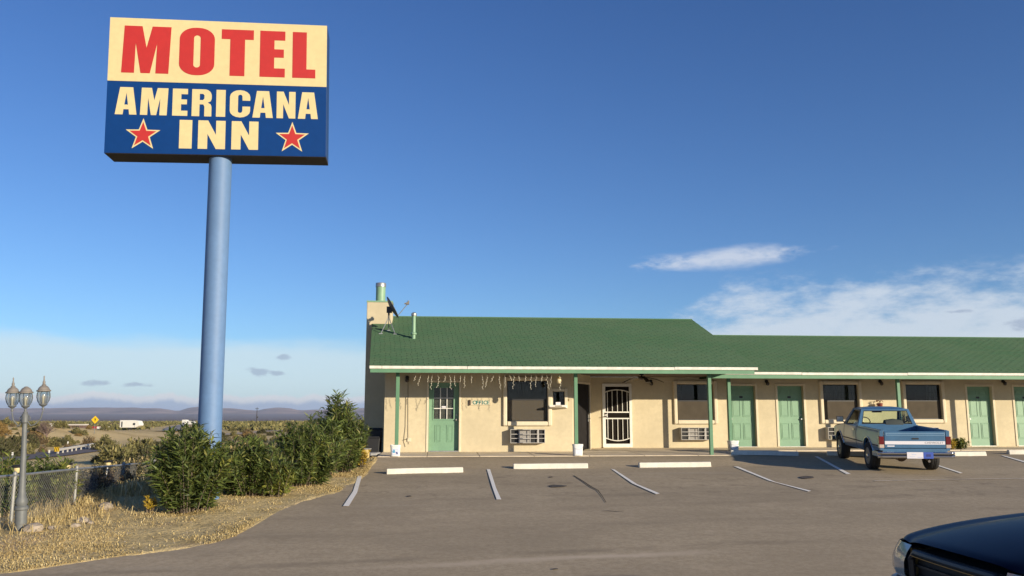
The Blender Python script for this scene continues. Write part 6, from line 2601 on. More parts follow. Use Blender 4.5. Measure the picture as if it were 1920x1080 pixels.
grass('verge_grass', 50000, verge_sampler, 0.015, 0.065, M['dry_grass'], 0.0045)


def tall_sampler(n):
    s = rng.uniform(0, 1, n)
    X = -7.4 - 1.3 * s + rng.normal(0, 0.5, n)
    Y = 13.2 + 6.5 * s + rng.normal(0, 0.5, n)
    return X, Y


grass('tall_dry_grass', 3200, tall_sampler, 0.07, 0.27, M['dry_grass'], 0.005)


def field_sampler(n):
    Y = 17 + rng.exponential(16, n)
    X = -Y * rng.uniform(0.2, 0.72, n) - 2.0
    den = fbm(X, Y, 6, 3, 51) + 0.5
    k = (rng.uniform(0, 1, n) < den * 1.3) & (Y < 80) & (X < edge_x(np.minimum(Y, 24)) - 1.5)
    return X[k], Y[k]


grass('field_grass', 30000, field_sampler, 0.12, 0.42, M['dry_grass'], 0.012)

# pebbles and clods on the verge
pv = MB()
for k in range(420):
    Y = rng.uniform(8.8, 23)
    X = float(edge_x(Y)) - abs(rng.normal(0, 0.8)) - 0.03
    r_ = rng.uniform(0.005, 0.018)
    z = gz(X, Y)
    vs = [(X + r_ * dx * rng.uniform(.6, 1.3), Y + r_ * dy * rng.uniform(.6, 1.3), z + r_ * dz * .7) for dx, dy, dz in ((1, 0, 0), (0, 1, 0), (-1, 0, 0), (0, -1, 0), (0, 0, 1.1), (0, 0, -1))]
    pv.add(vs, [(0, 1, 4), (1, 2, 4), (2, 3, 4), (3, 0, 4), (1, 0, 5), (2, 1, 5), (3, 2, 5), (0, 3, 5)])
pv.build('pebbles', M['rock'], None, fix=False, kind='stuff')


def rock(px, py, r_, label):
    Y = 0
    p = lot(px, py)
    z = gz(p[0], p[1])
    for _ in range(4):
        p = on_plane(px, py, (0, 0, 1), z)
        z = gz(p[0], p[1])
    bm = bmesh.new()
    bmesh.ops.create_icosphere(bm, subdivisions=2, radius=r_)
    sd = rng.uniform(0, 50)
    for v in bm.verts:
        f = 1 + 0.35 * mnoise.noise(v.co / r_ * 0.9 + Vector((sd, 0, 0))) + 0.15 * mnoise.noise(v.co / r_ * 2.5 + Vector((sd, 3, 0)))
        v.co = Vector((v.co.x * f * 1.15, v.co.y * f, v.co.z * f * 0.7))
    me = bpy.data.meshes.new('rock')
    bm.to_mesh(me)
    bm.free()
    me.materials.append(M['rock'])
    o = bpy.data.objects.new('rock', me)
    COL.objects.link(o)
    o.location = (p[0], p[1], z + r_ * 0.35)
    tag(o, label, 'rock', 'pale rocks in the dry verge')


rock(62, 996, 0.12, 'largest pale rock, beside the lamp post base')
rock(97, 992, 0.05, 'small pale rock on the verge just right of the largest rock')
rock(141, 988, 0.06, 'pale rock below the second fence post')
rock(156, 980, 0.09, 'flat pale rock below the fence, left of the round pebble')
rock(170, 982, 0.045, 'small round pale pebble rock between fence and yellow shrub')
rock(199, 955, 0.13, 'pale rock in the shade at the foot of the fence')

# ------------------------------------------------------------------ lamp post
lb = at(38.5, 992, 13.1)
lt = at(47.5, 772, 13.1)
lbz = gz(lb[0], lb[1])
LB = Vector((lb[0], lb[1], lbz))
ax = Vector(lt) - LB
LM = thing('lamp_post', 'grey three-lantern garden lamp post leaning beside the chain-link fence', 'lamp post', LB)
qt = Vector((0, 0, 1)).rotation_difference(ax.normalized())
LM.rotation_euler = qt.to_euler()
HL = ax.length
pxm = 13.1 / 1603.0
po = MB()
po.lathe([(0.085, -0.05), (0.085, 0.02), (0.08, 0.30), (0.098, 0.31), (0.10, 0.345), (0.075, 0.37), (0.085, 0.40), (0.085, 0.45), (0.062, 0.50), (0.05, 0.60), (0.038, 1.2), (0.034, HL - 0.18), (0.05, HL - 0.16), (0.05, HL - 0.05), (0.036, HL - 0.03), (0.03, HL)], 20)
po.build('post', M['lamp_grey'], LM, smooth=True)


def lantern(x, y, zb, finial):
    """glass globe lantern with a domed cap; zb is the bottom of its holder"""
    bs = MB()
    bs.lathe([(0.012, zb), (0.02, zb + 0.03), (0.012, zb + 0.05), (0.045, zb + 0.075), (0.06, zb + 0.085), (0.052, zb + 0.10)], 14, (x, y, 0))
    ln = bs.build('lantern', M['lamp_grey'], LM, smooth=True)
    g_ = MB()
    prof = [(0.052, zb + 0.10), (0.078, zb + 0.15), (0.09, zb + 0.205), (0.085, zb + 0.26), (0.074, zb + 0.285)]
    n = 14
    vs = [(x + r_ * math.cos(2 * math.pi * k / n), y + r_ * math.sin(2 * math.pi * k / n), z) for r_, z in prof for k in range(n)]
    g_.add(vs, [(i * n + k, i * n + (k + 1) % n, (i + 1) * n + (k + 1) % n, (i + 1) * n + k) for i in range(len(prof) - 1) for k in range(n)])
    g_.build('globe', M['lamp_glass'], ln, smooth='all')
    rb_ = MB()
    for k in range(6):
        a = 2 * math.pi * k / 6 + 0.4
        rb_.tube([(x + (r_ + .003) * math.cos(a), y + (r_ + .003) * math.sin(a), z) for r_, z in prof], 0.0045, 4)
    rb_.build('rib', M['lamp_grey'], ln, kind='stuff')
    b_ = MB().lathe([(0.018, zb + 0.10), (0.02, zb + 0.15), (0.03, zb + 0.20), (0.02, zb + 0.24), (0.004, zb + 0.25)], 10, (x, y, 0))
    b_.build('bulb', M['bulb'], ln, smooth=True)
    cp_ = MB()
    pr = [(0.078, zb + 0.285), (0.10, zb + 0.288), (0.102, zb + 0.305), (0.085, zb + 0.312), (0.075, zb + 0.34), (0.05, zb + 0.368), (0.03, zb + 0.378)]
    pr += [(0.034, zb + 0.39), (0.018, zb + 0.40), (0.022, zb + 0.43), (0.012, zb + 0.45), (0.008, zb + 0.50), (0.011, zb + 0.51), (0.003, zb + 0.53)] if finial else [(0.03, zb + 0.385), (0.012, zb + 0.39)]
    cp_.lathe(pr, 16, (x, y, 0))
    cp_.build('cap', M['lamp_beige'], ln, smooth=True)


lantern(0, 0, HL - 0.005, False)
for dx in (-1, 1):
    X_ = 25 * pxm if dx < 0 else 33 * pxm
    zb = HL - 0.03 * 0
    am = MB()
    pts = [(dx * 0.035, 0, HL - 0.14), (dx * 0.09, 0, HL - 0.215), (dx * X_ * 0.55, 0, HL - 0.20), (dx * X_ * 0.88, 0, HL - 0.12), (dx * X_, 0, HL - 0.0)]
    P_ = []
    for i in range(len(pts) - 1):
        for k in range(4):
            P_.append(lerp(pts[i], pts[i + 1], k / 4))
    P_.append(pts[-1])
    am.tube(P_, 0.0105, 8)
    cu_ = [(dx * (0.05 + 0.028 * math.cos(a)), 0, HL - 0.10 + 0.032 * math.sin(a)) for a in np.linspace(-2.5, 2.2, 10)]
    am.tube(cu_, 0.008, 6)
    am.build('arm', M['lamp_grey'], LM, smooth=True)
    lantern(dx * X_, 0, HL + (0.005 if dx < 0 else 0.01), True)

# ------------------------------------------------------------------ chain-link fence
FT = [at(-40, 896.5, 12.6), at(28, 891, 13.75), at(144, 879, 16.0), at(232, 871.5, 18.6), at(290, 866, 21.4)]
FN = thing('chain_link_fence', 'low galvanised chain-link fence running away behind the lamp post', 'fence', (FT[1][0], FT[1][1], gz(FT[1][0], FT[1][1])))
fo_ = Vector(FN.location)
toL = lambda p: Vector(p) - fo_
tops = [toL(p) for p in FT]
for p in FT:
    zb = gz(p[0], p[1]) - 0.1
    b = toL((p[0], p[1], zb))
    t = toL(p)
    q = MB().tube([b, t + Vector((0, 0, 0.02))], 0.027, 10)
    q.lathe([(0.032, 0), (0.034, 0.02), (0.02, 0.045), (0.005, 0.05)], 10, tuple(t + Vector((0, 0, 0.01))))
    q.build('post', M['post_metal'], FN, smooth=True)
MB().tube([t + Vector((0, 0, -0.005)) for t in tops], 0.021, 8).build('top_rail', M['galv'], FN, smooth=True)
wires = MB()
for a, b in zip(tops[:-1], tops[1:]):
    d = Vector((b.x - a.x, b.y - a.y, 0))
    L = d.length
    d.normalize()
    nseg = int(L / 0.075)
    hgt = 0.86

    def wp(s, t):
        top = a.lerp(b, max(0, min(1, s / L)))
        return Vector((a.x, a.y, 0)) + d * s + Vector((0, 0, top.z - 0.03 - hgt * (1 - t)))
    for k in range(-12, nseg + 1):
        for sg in (1, -1):
            s0 = k * 0.075
            s1 = s0 + hgt
            t0, t1 = 0.0, 1.0
            if s0 < 0:
                t0 = -s0 / hgt
            if s1 > L:
                t1 = 1 - (s1 - L) / hgt
            if t1 - t0 < 0.02:
                continue
            sa, sb_ = max(s0, 0), min(s1, L)
            if sg < 0:
                A_, B_ = wp(sa, 1 - t0), wp(sb_, 1 - t1)
            else:
                A_, B_ = wp(sa, t0), wp(sb_, t1)
            wires.tube([A_, B_], 0.0021, 3, caps=False)
wires.build('chain_link_mesh', M['galv'], FN, fix=False, kind='stuff')


# solar garden lights on leaning white stakes behind the fence
def solar(px, py, Y, lean, label):
    p = at(px, py, Y)
    zb = gz(p[0], p[1])
    h = float(p[2]) - zb
    t = thing('solar_light', label, 'solar light', (p[0] + lean * h, p[1], zb), 0, 'solar lights along the fence')
    dx = -lean * h
    MB().tube([(0, 0, -0.02), (dx, 0, h - 0.10)], 0.012, 8).build('stake', M['white'], t)
    MB().lathe([(0.035, h - 0.115), (0.06, h - 0.06), (0.058, h - 0.03)], 14, (dx, 0, 0)).build('lens', M['sign_cream'], t, smooth=True)
    MB().lathe([(0.085, h - 0.03), (0.095, h - 0.01), (0.08, h + 0.005), (0.03, h + 0.015)], 14, (dx, 0, 0)).build('cap', M['dark'], t, smooth=True)


solar(33, 873, 14.4, -0.06, 'solar light beside the lamp post, first along the fence')
solar(127, 868.5, 16.3, -0.12, 'solar light left of the second fence post')
solar(203, 864, 18.6, -0.10, 'solar light between the second and third fence posts')
solar(264, 879, 20.0, -0.02, 'solar light half hidden at the edge of the big oleander')

# planter block, paving and bins by the gable wall
p = lot(684.5, 866)
PB = thing('planter_block', 'cream painted square planter block beside the gable wall', 'planter', (p[0], p[1], gz(p[0], p[1])), BROT)
bevel(MB().box(-0.105, 0.105, -0.105, 0.105, -0.1, 0.335).build('block', M['planter'], PB), 0.012, 2)
bevel(MB().box(-0.135, 0.155, -0.13, 0.13, 0.337, 0.36).build('cap', M['flag_grey'], PB), 0.006, 1)
p0_ = bworld(UL - 0.28, -0.5)
for k, (du, dv_, w, dd_) in enumerate(((-0.02, -0.15, 0.36, 0.30), (0.03, 0.25, 0.40, 0.34), (-0.05, 0.66, 0.34, 0.28))):
    q = bworld(UL - 0.30 + du, -0.55 + dv_)
    o = MB().box(-w / 2, w / 2, -dd_ / 2, dd_ / 2, -0.03, 0.035).build('paving_stone', M['flag_grey'], None)
    bevel(o, 0.008, 1)
    o.location = (q[0], q[1], max(gz(q[0], q[1]), float(lot_z(q[0], q[1]))) + 0.02)
    o.rotation_euler = (0.02 * k, -0.03, BROT + 0.1 * k)
    tag(o, ['nearest grey paving stone beside the office corner', 'middle grey paving stone beside the office corner', 'farthest grey paving stone, by the dark bins'][k], 'paving stone', 'loose paving stones by the gable wall')
for k, (v_, w, h, lab) in enumerate(((0.9, 0.45, 0.82, 'taller dark bin in the shade by the gable wall'), (0.25, 0.40, 0.58, 'lower dark bin in the shade nearest the office corner'))):
    q = bworld(UL - 0.32, v_)
    t = thing('storage_bin', lab, 'bin', (q[0], q[1], gz(q[0], q[1])), BROT, 'dark bins by the gable wall')
    b = MB().hexa([(-w * .42, -.2, 0), (w * .42, -.2, 0), (w * .42, .2, 0), (-w * .42, .2, 0)], [(-w / 2, -.24, h), (w / 2, -.24, h), (w / 2, .24, h), (-w / 2, .24, h)])
    bevel(b.build('body', M['black_metal'], t), 0.015, 2)
    b = MB().hexa([(-w * .53, -.26, h + .002), (w * .53, -.26, h + .002), (w * .53, .26, h + .002), (-w * .53, .26, h + .002)], [(-w * .45, -.2, h + .06), (w * .45, -.2, h + .06), (w * .45, .2, h + .06), (-w * .45, .2, h + .06)])
    bevel(b.build('lid', M['dark'], t), 0.01, 2)

# ------------------------------------------------------------------ far side: road furniture, vehicles, houses, brush
def spot(px, Y):
    """ground point at bearing px and distance Y"""
    x = (px - 960) / 1603.0 * Y
    return x, Y, gz(x, Y)


# yellow diamond warning sign
x, y, z = spot(179, 172)
zt = float(at(179, 787, 172)[2])
DS = thing('warning_sign', 'yellow diamond road warning sign on the embankment crest', 'road sign', (x, y, z))
MB().box(-0.05, 0.05, 0, 0.06, -0.2, zt - z + 0.5).build('post', M['galv'], DS)
rdm = 0.78
MB().poly([[(0, rdm), (-rdm, 0), (0, -rdm), (rdm, 0)]], lambda a, b, h: (a, -0.01 - h, zt - z + b), 0.03).build('plate', M['yellow_sign'], DS)
MB().poly([[(-0.05, -0.33), (0.07, -0.33), (0.07, 0.0), (0.2, -0.05), (0.0, 0.36), (-0.18, 0.06), (-0.05, 0.08)]], lambda a, b, h: (a, -0.045 - h, zt - z + b), 0.01).build('arrow', M['sign_black'], DS)


def rv_trailer(px, Y, L, H, rz, label, kind):
    x, y, z = spot(px, Y)
    z = max(z, float(at(px, 806 if kind == 'fifth' else 797.5, Y)[2])) + 0.0
    t = thing('travel_trailer' if kind == 'fifth' else 'motorhome', label, 'camper', (x, y, z), rz)
    b = MB()
    if kind == 'fifth':
        ol_ = [(-L / 2, 0.7), (-L / 2, H), (L * .22, H), (L * .42, H * .92), (L / 2, H * .62), (L / 2, H * .45), (L * .30, 0.75), (L * .28, 0.7)]
    else:
        ol_ = [(-L / 2, 0.5), (-L / 2, H), (-L * .18, H), (-L * .12, H * .78), (L * .30, H * .72), (L * .46, H * .50), (L / 2, H * .36), (L / 2, 0.5)]
    b.poly([ol_], lambda a, c, h: (a, 1.2 - h, c), 2.4)
    bevel(b.build('body', M['rv_white'], t), 0.08, 2)
    wn = [(L * .16, L * .28, H * .50, H * .70), (-L * .42, -L * .36, H * .3, H * .85)] if kind == 'fifth' else [(L * .20, L * .33, H * .42, H * .64), (-L * .10, L * .0, H * .45, H * .68), (-L * .46, -L * .28, H * .22, H * .5)]
    for a, b_, c, d in wn:
        MB().box(a, b_, -1.23, -1.19, c, d).build('window', M['rv_dark'], t)
    for xx in (-L * .05, L * .07) if kind == 'fifth' else (-L * .3, L * .32):
        for yy in (-1.05, 1.05):
            MB().lathe([(0.2, -0.12), (0.38, -0.12), (0.40, 0), (0.38, 0.12), (0.2, 0.12)], 14, (xx, yy, 0.40), 'y').build('wheel', M['rubber'], t)
    return t


rv_trailer(248, 262, 6.3, 2.95, R(-4), 'white fifth-wheel camper trailer on the highway', 'fifth')
rv_trailer(356, 400, 6.2, 2.6, R(-3), 'small white motorhome on the rising highway beside the blue pole', 'mh')
x, y, z = spot(192, 230)
z = float(at(192, 809, 230)[2])
CT = thing('cargo_trailer', 'low trailer, half red and half white, below the yellow sign', 'trailer', (x, y, z), R(-5))
MB().box(-2.0, -0.75, -1, 1, 0.4, 1.35).build('red_section', M['cargo_red'], CT)
MB().box(-0.74, 1.9, -1, 1, 0.35, 1.3).build('white_section', M['rv_white'], CT)
for xx in (-1.2, 1.0):
    for yy in (-0.9, 0.9):
        MB().lathe([(0.15, -0.1), (0.35, -0.1), (0.35, 0.1), (0.15, 0.1)], 12, (xx, yy, 0.35), 'y').build('wheel', M['rubber'], CT)


def far_house(px, ytop, ybot, wpx, Y, label, roof='flat', wm='far_wall', rm='far_roof', rz=0.0):
    a = at(px, ybot, Y)
    w = wpx / 1603.0 * Y
    h = (ybot - ytop) / 1603.0 * Y
    g_ = gz(a[0], a[1])
    t = thing('house', label, 'house', (a[0], a[1], float(a[2])), rz, 'far houses on the plain')
    dp = max(3.0, w * 0.5)
    rh = h * 0.40
    MB().box(-w / 2, w / 2, -dp / 2, dp / 2, min(0, g_ - float(a[2])) - 0.2, h - rh).build('wall', M[wm], t)
    r_ = MB()
    o = 0.35
    if roof == 'gable':
        r_.hexa([(-w / 2 - o, -dp / 2 - o, h - rh), (w / 2 + o, -dp / 2 - o, h - rh), (w / 2 + o, dp / 2 + o, h - rh), (-w / 2 - o, dp / 2 + o, h - rh)],
                [(-w / 2 + w * .1, -0.05, h), (w / 2 - w * .1, -0.05, h), (w / 2 - w * .1, 0.05, h), (-w / 2 + w * .1, 0.05, h)])
    else:
        r_.box(-w / 2 - o, w / 2 + o, -dp / 2 - o, dp / 2 + o, h - rh + 0.01, h - rh * 0.35)
    r_.build('roof', M[rm], t)
    nw = max(1, min(5, int(w / 3)))
    for k in range(nw):
        cx = -w / 2 + w * (k + 0.5) / nw
        MB().box(cx - w / nw * .2, cx + w / nw * .2, -dp / 2 - 0.03, -dp / 2 + 0.01, (h - rh) * 0.3, (h - rh) * 0.8).build('window', M['rv_dark'], t)


far_house(146, 794, 803, 27, 300, 'long low house with pale roof left of the yellow sign', 'flat', 'far_roof', 'far_pale')
far_house(215, 794, 804, 30, 420, 'tan house with brown roof just left of the white camper trailer', 'gable')
far_house(272, 796, 804, 15, 440, 'small tan house just right of the white camper trailer', 'gable')
far_house(105, 793, 800, 9, 260, 'small cream shed beside the bare tree', 'flat', 'rv_white', 'far_pale')
far_house(290, 797, 802, 14, 520, 'low dark house between the camper trailer and the rising highway', 'flat', 'far_roof', 'far_pale')
for px, yt, w, lab in ((480, 796, 7, 'white speck of a house at the foot of the utility pole'), (493, 795.5, 8, 'white house just right of the utility pole'), (533, 793, 8, 'white house midway between utility pole and tallest oleander'), (558, 792, 7, 'white house left of a close white pair'), (566, 792, 9, 'left white house of a close pair near the tallest oleander'), (577, 792, 7, 'right white house of a close pair near the tallest oleander')):
    far_house(px, yt, yt + 5.2, w, 1000, lab, 'gable', 'rv_white', 'far_pale')
x, y, z = spot(481.5, 520)
zt = float(at(481.5, 764, 520)[2])
UP = thing('utility_pole', 'lone dark utility pole on the plain right of the blue sign pole', 'utility pole', (x, y, z))
MB().tube([(0, 0, -0.5), (0, 0, zt - z)], [0.28, 0.18], 8).build('pole', M['utility'], UP)
MB().box(-1.1, 1.1, -0.1, 0.1, zt - z - 0.9, zt - z - 0.6).build('crossarm', M['utility'], UP)
MB().lathe([(0.3, 0), (0.35, 0.2), (0.35, 1.0), (0.2, 1.1)], 10, (0.4, 0, zt - z - 6.5)).build('transformer', M['utility'], UP)

# guardrail beside the side road with object marker, delineators
G = [spot(117, 99), spot(150, 108), spot(183, 121)]
gl_ = [float(at(117, 843.5, 99)[2]), float(at(150, 838, 108)[2]), float(at(183, 832.5, 121)[2])]
GR = thing('guardrail', 'pale metal guardrail beside the side road', 'guardrail', G[0])
go = Vector(G[0])
rl = MB()
for (p, q, za, zb) in ((G[0], G[1], gl_[0], gl_[1]), (G[1], G[2], gl_[1], gl_[2])):
    a = Vector((p[0], p[1], za)) - go
    b = Vector((q[0], q[1], zb)) - go
    rl.hexa([a + Vector((0, 0, -.10)), b + Vector((0, 0, -.10)), b + Vector((0, 0, .10)), a + Vector((0, 0, .10))], [a + Vector((-.12, .05, -.10)), b + Vector((-.12, .05, -.10)), b + Vector((-.12, .05, .16)), a + Vector((-.12, .05, .16))])
rl.build('rail', M['rail'], GR)
for k in range(9):
    t = k / 8 * 2
    i = min(int(t), 1)
    f = t - i
    a = Vector(G[i]).lerp(Vector(G[i + 1]), f) - go
    zz = gl_[i] + (gl_[i + 1] - gl_[i]) * f - go.z
    MB().box(a.x - 0.25, a.x - 0.13, a.y, a.y + 0.12, a.z - 0.3, zz + 0.02).build('post', M['rail'], GR)
x, y, z = spot(111.5, 98)
zc = float(at(111.5, 842.5, 98)[2])
OM = thing('object_marker', 'yellow and black striped marker at the near end of the guardrail', 'road marker', (x, y, z))
w, h = 0.30, 0.26
MB().box(-0.03, 0.03, 0, 0.05, -0.2, zc - z + h).build('post', M['galv'], OM)
MB().box(-w, w, -0.02, -0.001, zc - z - h, zc - z + h).build('plate', M['yellow_sign'], OM)
for k in range(3):
    x0 = -w + 2 * w * (k / 3.0)
    MB().add([(x0, -0.024, zc - z - h * .96), (x0 + w * .28, -0.024, zc - z - h * .96), (min(x0 + w * .66, w), -0.024, zc - z + h * .96), (x0 + w * .32, -0.024, zc - z + h * .96)], [(0, 1, 2, 3)]).build('stripe', M['sign_black'], OM)
for px, yt, yb, lab in ((131.5, 828, 836, 'white delineator post behind the guardrail'), (63.5, 841, 846, 'faint white delineator post right of the lamp post'), (98, 844, 858, 'white topped delineator post left of the striped marker'), (172, 837, 846, 'white topped delineator post at the far bend of the side road'), (30, 848, 862, 'thin delineator post left of the lamp post by the side road')):
    Y = {131.5: 118, 63.5: 104, 98: 92, 172: 112, 30: 84}[px]
    x, y, z = spot(px, Y)
    zt = float(at(px, yt, Y)[2])
    t = thing('delineator_post', lab, 'road marker', (x, y, z), 0, 'delineator posts along the side road')
    MB().box(-0.05, 0.05, -0.02, 0.02, -0.1, zt - z).build('post', M['galv'], t)
    MB().box(-0.09, 0.09, -0.03, -0.021, zt - z - 0.28, zt - z + 0.02).build('reflector', M['rv_white'], t)


# bare round tree on the crest
def bare_tree(px, Y, wpx, hpx, label):
    x, y, z = spot(px, Y)
    w, h = wpx / 1603 * Y, hpx / 1603 * Y
    t = thing('bare_tree', label, 'tree', (x, y, z - 0.1))
    tk = MB().tube([(0, 0, -0.3), (0.05, 0, h * 0.25)], [0.16, 0.11], 7)
    tk.build('trunk', M['twig'], t)
    P0, P1, r0 = [], [], []
    for k in range(26):
        a = rng.uniform(0, 6.28)
        e = rng.uniform(0.25, 1.5)
        tip = np.array([math.cos(a) * math.cos(e) * w * .36, math.sin(a) * math.cos(e) * w * .36, h * 0.25 + math.sin(e) * h * 0.5])
        b0 = np.array([0.05, 0, h * rng.uniform(.12, .27)])
        P0.append(b0), P1.append(tip), r0.append(0.045)
        for j_ in range(34):
            f = rng.uniform(0.35, 1)
            s = b0 + (tip - b0) * f
            d = rng.normal(size=3)
            d[2] = abs(d[2]) * 0.6
            d += (tip - b0) / np.linalg.norm(tip - b0) * 0.9
            d /= np.linalg.norm(d)
            e_ = s + d * rng.uniform(0.10, 0.22) * w
            P0.append(s), P1.append(e_), r0.append(0.014)
    P0, P1, r0 = np.array(P0), np.array(P1), np.array(r0)
    D = P1 - P0
    s1 = np.cross(D, np.array([0.3, 0.2, 1.0]))
    s1 /= np.linalg.norm(s1, axis=1)[:, None] + 1e-9
    s2 = np.cross(D / np.linalg.norm(D, axis=1)[:, None], s1)
    rr_ = r0[:, None]
    V = np.stack([P0 + s1 * rr_, P0 - s1 * rr_ * .5 + s2 * rr_ * .87, P0 - s1 * rr_ * .5 - s2 * rr_ * .87, P1], 1).reshape(-1, 3)
    o = (np.arange(len(P0)) * 4)[:, None]
    Fc = np.concatenate([o + np.array([[0, 1, 3]]), o + np.array([[1, 2, 3]]), o + np.array([[2, 0, 3]])])
    npmesh('crown', V, Fc, M['twig'], parent=t, kind='stuff')


bare_tree(90, 140, 46, 42, 'bare round grey-brown tree on the embankment crest behind the lamp post')


# desert brush
def brush_mesh(seed, r_, h, nl, ll, mt, name):
    st = np.random.default_rng(seed)
    P = st.normal(size=(nl, 3))
    P /= np.linalg.norm(P, axis=1)[:, None]
    rad = st.uniform(0.55, 1.0, nl) ** 0.5
    P[:, 2] = np.abs(P[:, 2])
    lump = 0.75 + 0.5 * np.array([mnoise.noise(Vector((p[0] * 1.7 + seed, p[1] * 1.7, p[2] * 1.7))) for p in P])
    P = P * (rad * lump)[:, None] * np.array([r_, r_, h])
    D = P / np.array([r_, r_, h]) + st.normal(size=(nl, 3)) * 0.6 + np.array([0, 0, 0.5])
    D /= np.linalg.norm(D, axis=1)[:, None]
    L = ll * st.uniform(0.6, 1.3, nl)
    V, Fc = leaves(P, D, L, L * 0.42, 0.15)
    me = npmesh(name, V, Fc, mt)
    d = me.data
    bpy.data.objects.remove(me)
    return d


BM = {}
for k, (mt, nl) in enumerate((('olive_leaf', 900), ('dark_leaf', 900), ('golden_leaf', 800), ('dry_brush', 700), ('olive_leaf', 900), ('dark_leaf', 900))):
    BM[k] = brush_mesh(60 + k, 1.0, 0.85, nl, 0.20, M[mt], 'foliage')
STEMB = MB()
for k in range(7):
    a = 6.28 * k / 7
    STEMB.tube([(0, 0, -0.1), (0.25 * math.cos(a), 0.25 * math.sin(a), 0.3), (0.5 * math.cos(a + .3), 0.5 * math.sin(a + .3), 0.6)], [0.04, 0.03, 0.01], 4, caps=False)
stem_o = STEMB.build('stem', M['bark'], None, fix=False)
stem_me = stem_o.data
bpy.data.objects.remove(stem_o)
LABEL = {0: 'olive desert brush', 1: 'dark green desert brush', 2: 'golden brown desert brush', 3: 'dry tan desert brush', 4: 'olive desert brush', 5: 'dark green desert brush'}


def brush(px, Y, wpx, hpx, kind, label, group=None, rz=None):
    x, y, z = spot(px, Y)
    w, h = wpx / 1603 * Y, hpx / 1603 * Y
    t = thing('desert_brush', label, 'desert shrub', (x, y, z - 0.05), rng.uniform(0, 6.28) if rz is None else rz, group)
    t.scale = (w / 2, w / 2, h / 0.95)
    f = bpy.data.objects.new('foliage', BM[kind])
    COL.objects.link(f)
    f.parent = t
    f['kind'] = 'stuff'
    s = bpy.data.objects.new('stem', stem_me)
    COL.objects.link(s)
    s.parent = t
    return t


named = [
    (225, 78, 100, 44, 0, 'broad olive brush beyond the fence, left of the big oleander'),
    (300, 74, 90, 50, 1, 'dark brush showing just left of the big oleander top'),
    (268, 100, 70, 36, 0, 'olive brush below the white camper trailer'),
    (200, 112, 50, 30, 4, 'olive brush at the far end of the guardrail'),
    (425, 40, 60, 52, 2, 'golden brown brush directly right of the blue pole'),
    (470, 60, 70, 34, 0, 'olive brush behind the oleanders under the utility pole'),
    (540, 56, 90, 40, 4, 'wide olive brush behind the middle of the oleander row'),
    (610, 50, 70, 40, 0, 'olive brush behind the tallest oleander, left side'),
    (345, 66, 70, 40, 2, 'golden brush behind the big oleander, left of the pole'),
    (10, 105, 36, 34, 1, 'dark tree-like brush on the embankment at the left picture edge'),
    (34, 112, 40, 30, 5, 'dark round brush on the embankment left of the lamp post'),
    (68, 118, 26, 26, 1, 'upright dark brush on the embankment right of the lamp post'),
    (122, 128, 20, 14, 5, 'dark low brush high on the embankment below the crest shed'),
    (132, 112, 22, 14, 3, 'dry brush on the embankment above the guardrail'),
    (85, 104, 20, 16, 3, 'dry brush at the embankment foot above the delineator posts'),
    (170, 128, 34, 20, 3, 'dry brush on the embankment below the yellow sign'),
    (15, 92, 60, 26, 1, 'wide dark brush at the embankment foot, left picture edge'),
    (55, 98, 36, 22, 0, 'olive brush at the embankment foot behind the lamp post'),
]
for (px, Y, w, h, k, lab) in named:
    brush(px, Y, w, h, k, lab)
n_ = 0
for k in range(1500):
    if n_ >= 56:
        break
    px = rng.uniform(-50, 235)
    Y = rng.uniform(98, 172)
    x = (px - 960) / 1603.0 * Y
    rx_ = float(np.interp(Y, [80, 95, 117, 150, 190], [-50.6, -52, -56.6, -66, -80]))
    if x > rx_ - 7 or x < rx_ - 34 or abs(px - 179) < 9 or abs(px - 90) < 14:
        continue
    kind = int(rng.choice([0, 1, 2, 3, 5], p=[.28, .2, .2, .2, .12]))
    hm_ = rng.uniform(0.4, 1.5)
    wm_ = hm_ * rng.uniform(1.2, 2.6)
    side = 'below the crest' if x > rx_ - 20 else 'along the crest'
    third = 'left of the lamp post' if px < 40 else ('between lamp post and bare tree' if px < 84 else ('between bare tree and yellow sign' if px < 175 else 'right of the yellow sign'))
    size = 'low' if hm_ < 0.75 else ('waist-high' if hm_ < 1.15 else 'tall')
    brush(px, Y, wm_ * 1603 / Y, hm_ * 1603 / Y, kind, size + ' ' + LABEL[kind].replace('desert ', '') + ' ' + side + ', ' + third, 'brush on the embankment')
    n_ += 1
n_ = 0
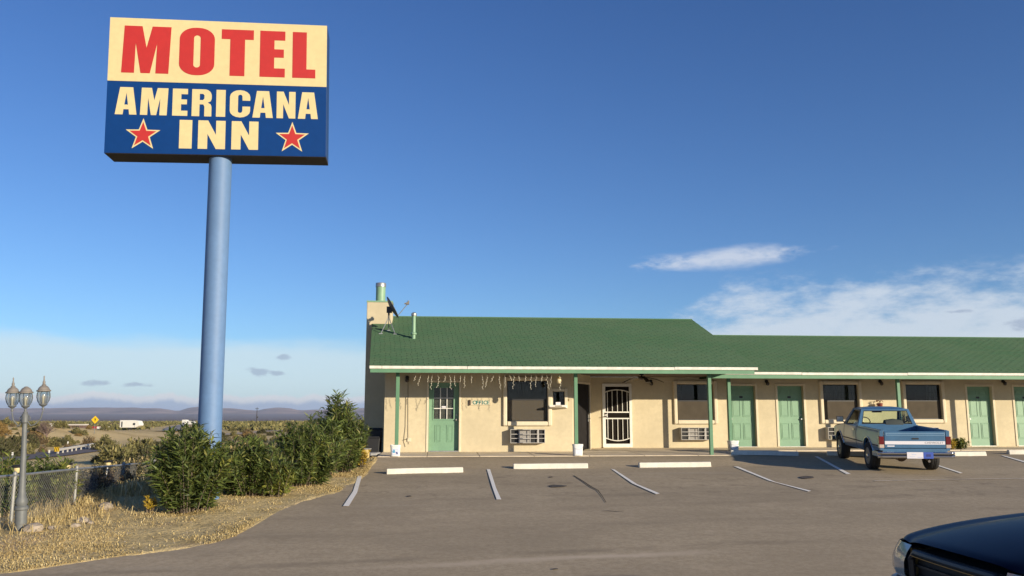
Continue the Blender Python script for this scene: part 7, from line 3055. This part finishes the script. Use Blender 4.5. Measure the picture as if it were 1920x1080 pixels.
for k in range(4000):
    if n_ >= 230:
        break
    px = rng.uniform(-60, 690)
    Y = 40 * math.exp(rng.uniform(0, 2.6))
    if px > 360 and px < 400:
        continue
    x = (px - 960) / 1603.0 * Y
    rx_ = np.interp(Y, [40, 62, 80, 95, 117, 150, 190], [-47, -49.5, -50.6, -52, -56.6, -66, -80])
    if abs(x - rx_) < 4.6 and Y < 190:
        continue
    hx_ = np.interp(Y, [120, 180, 245, 310, 370, 435, 540], [-60, -78, -101, -125, -146, -168, -205])
    if Y > 110 and abs(x - hx_) < 6 + (3 if Y > 200 else 0):
        continue
    den = float(fbm(np.array([x]), np.array([Y]), 30, 3, 71)[0]) + 0.5
    if px < 200 and Y < 72 and rng.uniform() < 0.93:
        continue
    if px < 230 and Y < 100 and rng.uniform() < 0.75:
        continue
    if rng.uniform() > den:
        continue
    kind = int(rng.choice([0, 1, 2, 3, 4, 5], p=[.25, .17, .13, .15, .2, .1]))
    hm_ = rng.uniform(0.35, 1.5) if Y < 120 else rng.uniform(0.6, 2.0)
    wm_ = hm_ * rng.uniform(1.1, 2.4)
    size = 'low' if hm_ < 0.75 else ('waist-high' if hm_ < 1.15 else 'tall')
    zone = 'on the embankment above the side road' if x < rx_ - 4 and Y < 190 and px < 330 else ('between fence and side road' if px < 250 and Y < 120 else ('behind the oleander row' if px > 400 and Y < 110 else ('on the plain right of the blue pole' if px > 400 else ('beside the highway' if Y > 200 else 'between side road and highway'))))
    brush(px, Y, wm_ * 1603 / Y, hm_ * 1603 / Y, kind, size + ' ' + LABEL[kind] + ' ' + zone, 'scattered desert brush')
    n_ += 1
# far-off brush that reads as one mass
def far_scrub():
    n = 9000
    px = rng.uniform(-120, 720, n)
    Y = 300 * np.exp(rng.uniform(0, 2.1, n))
    X = (px - 960) / 1603.0 * Y
    hx_ = np.interp(Y, [245, 310, 370, 435, 540, 900], [-101, -125, -146, -168, -205, -300])
    kp = (np.abs(X - hx_) > 9) & (rng.uniform(0, 1, n) < np.clip(fbm(X, Y, 120, 3, 81) + 0.55, 0, 1))
    X, Y = X[kp], Y[kp]
    Z = ground_z(X, Y)
    n = len(X)
    k = 5
    Pb = np.repeat(np.stack([X, Y, Z], 1), k, 0)
    h = np.repeat(rng.uniform(0.8, 2.0, n), k) * (1 + Pb[:, 1] / 2500)
    off = rng.normal(size=(n * k, 3)) * np.array([0.9, 0.9, 0.15])
    Pb = Pb + off * (1 + Pb[:, 1:2] / 1500)
    D = rng.normal(size=(n * k, 3)) * 0.5 + np.array([0, 0, 1])
    D /= np.linalg.norm(D, axis=1)[:, None]
    V, Fc = leaves(Pb, D, h, h * 0.9, 0.1)
    npmesh('far_scrub', V, Fc, M['olive_leaf'], kind='stuff')


far_scrub()
bpy.context.view_layer.update()
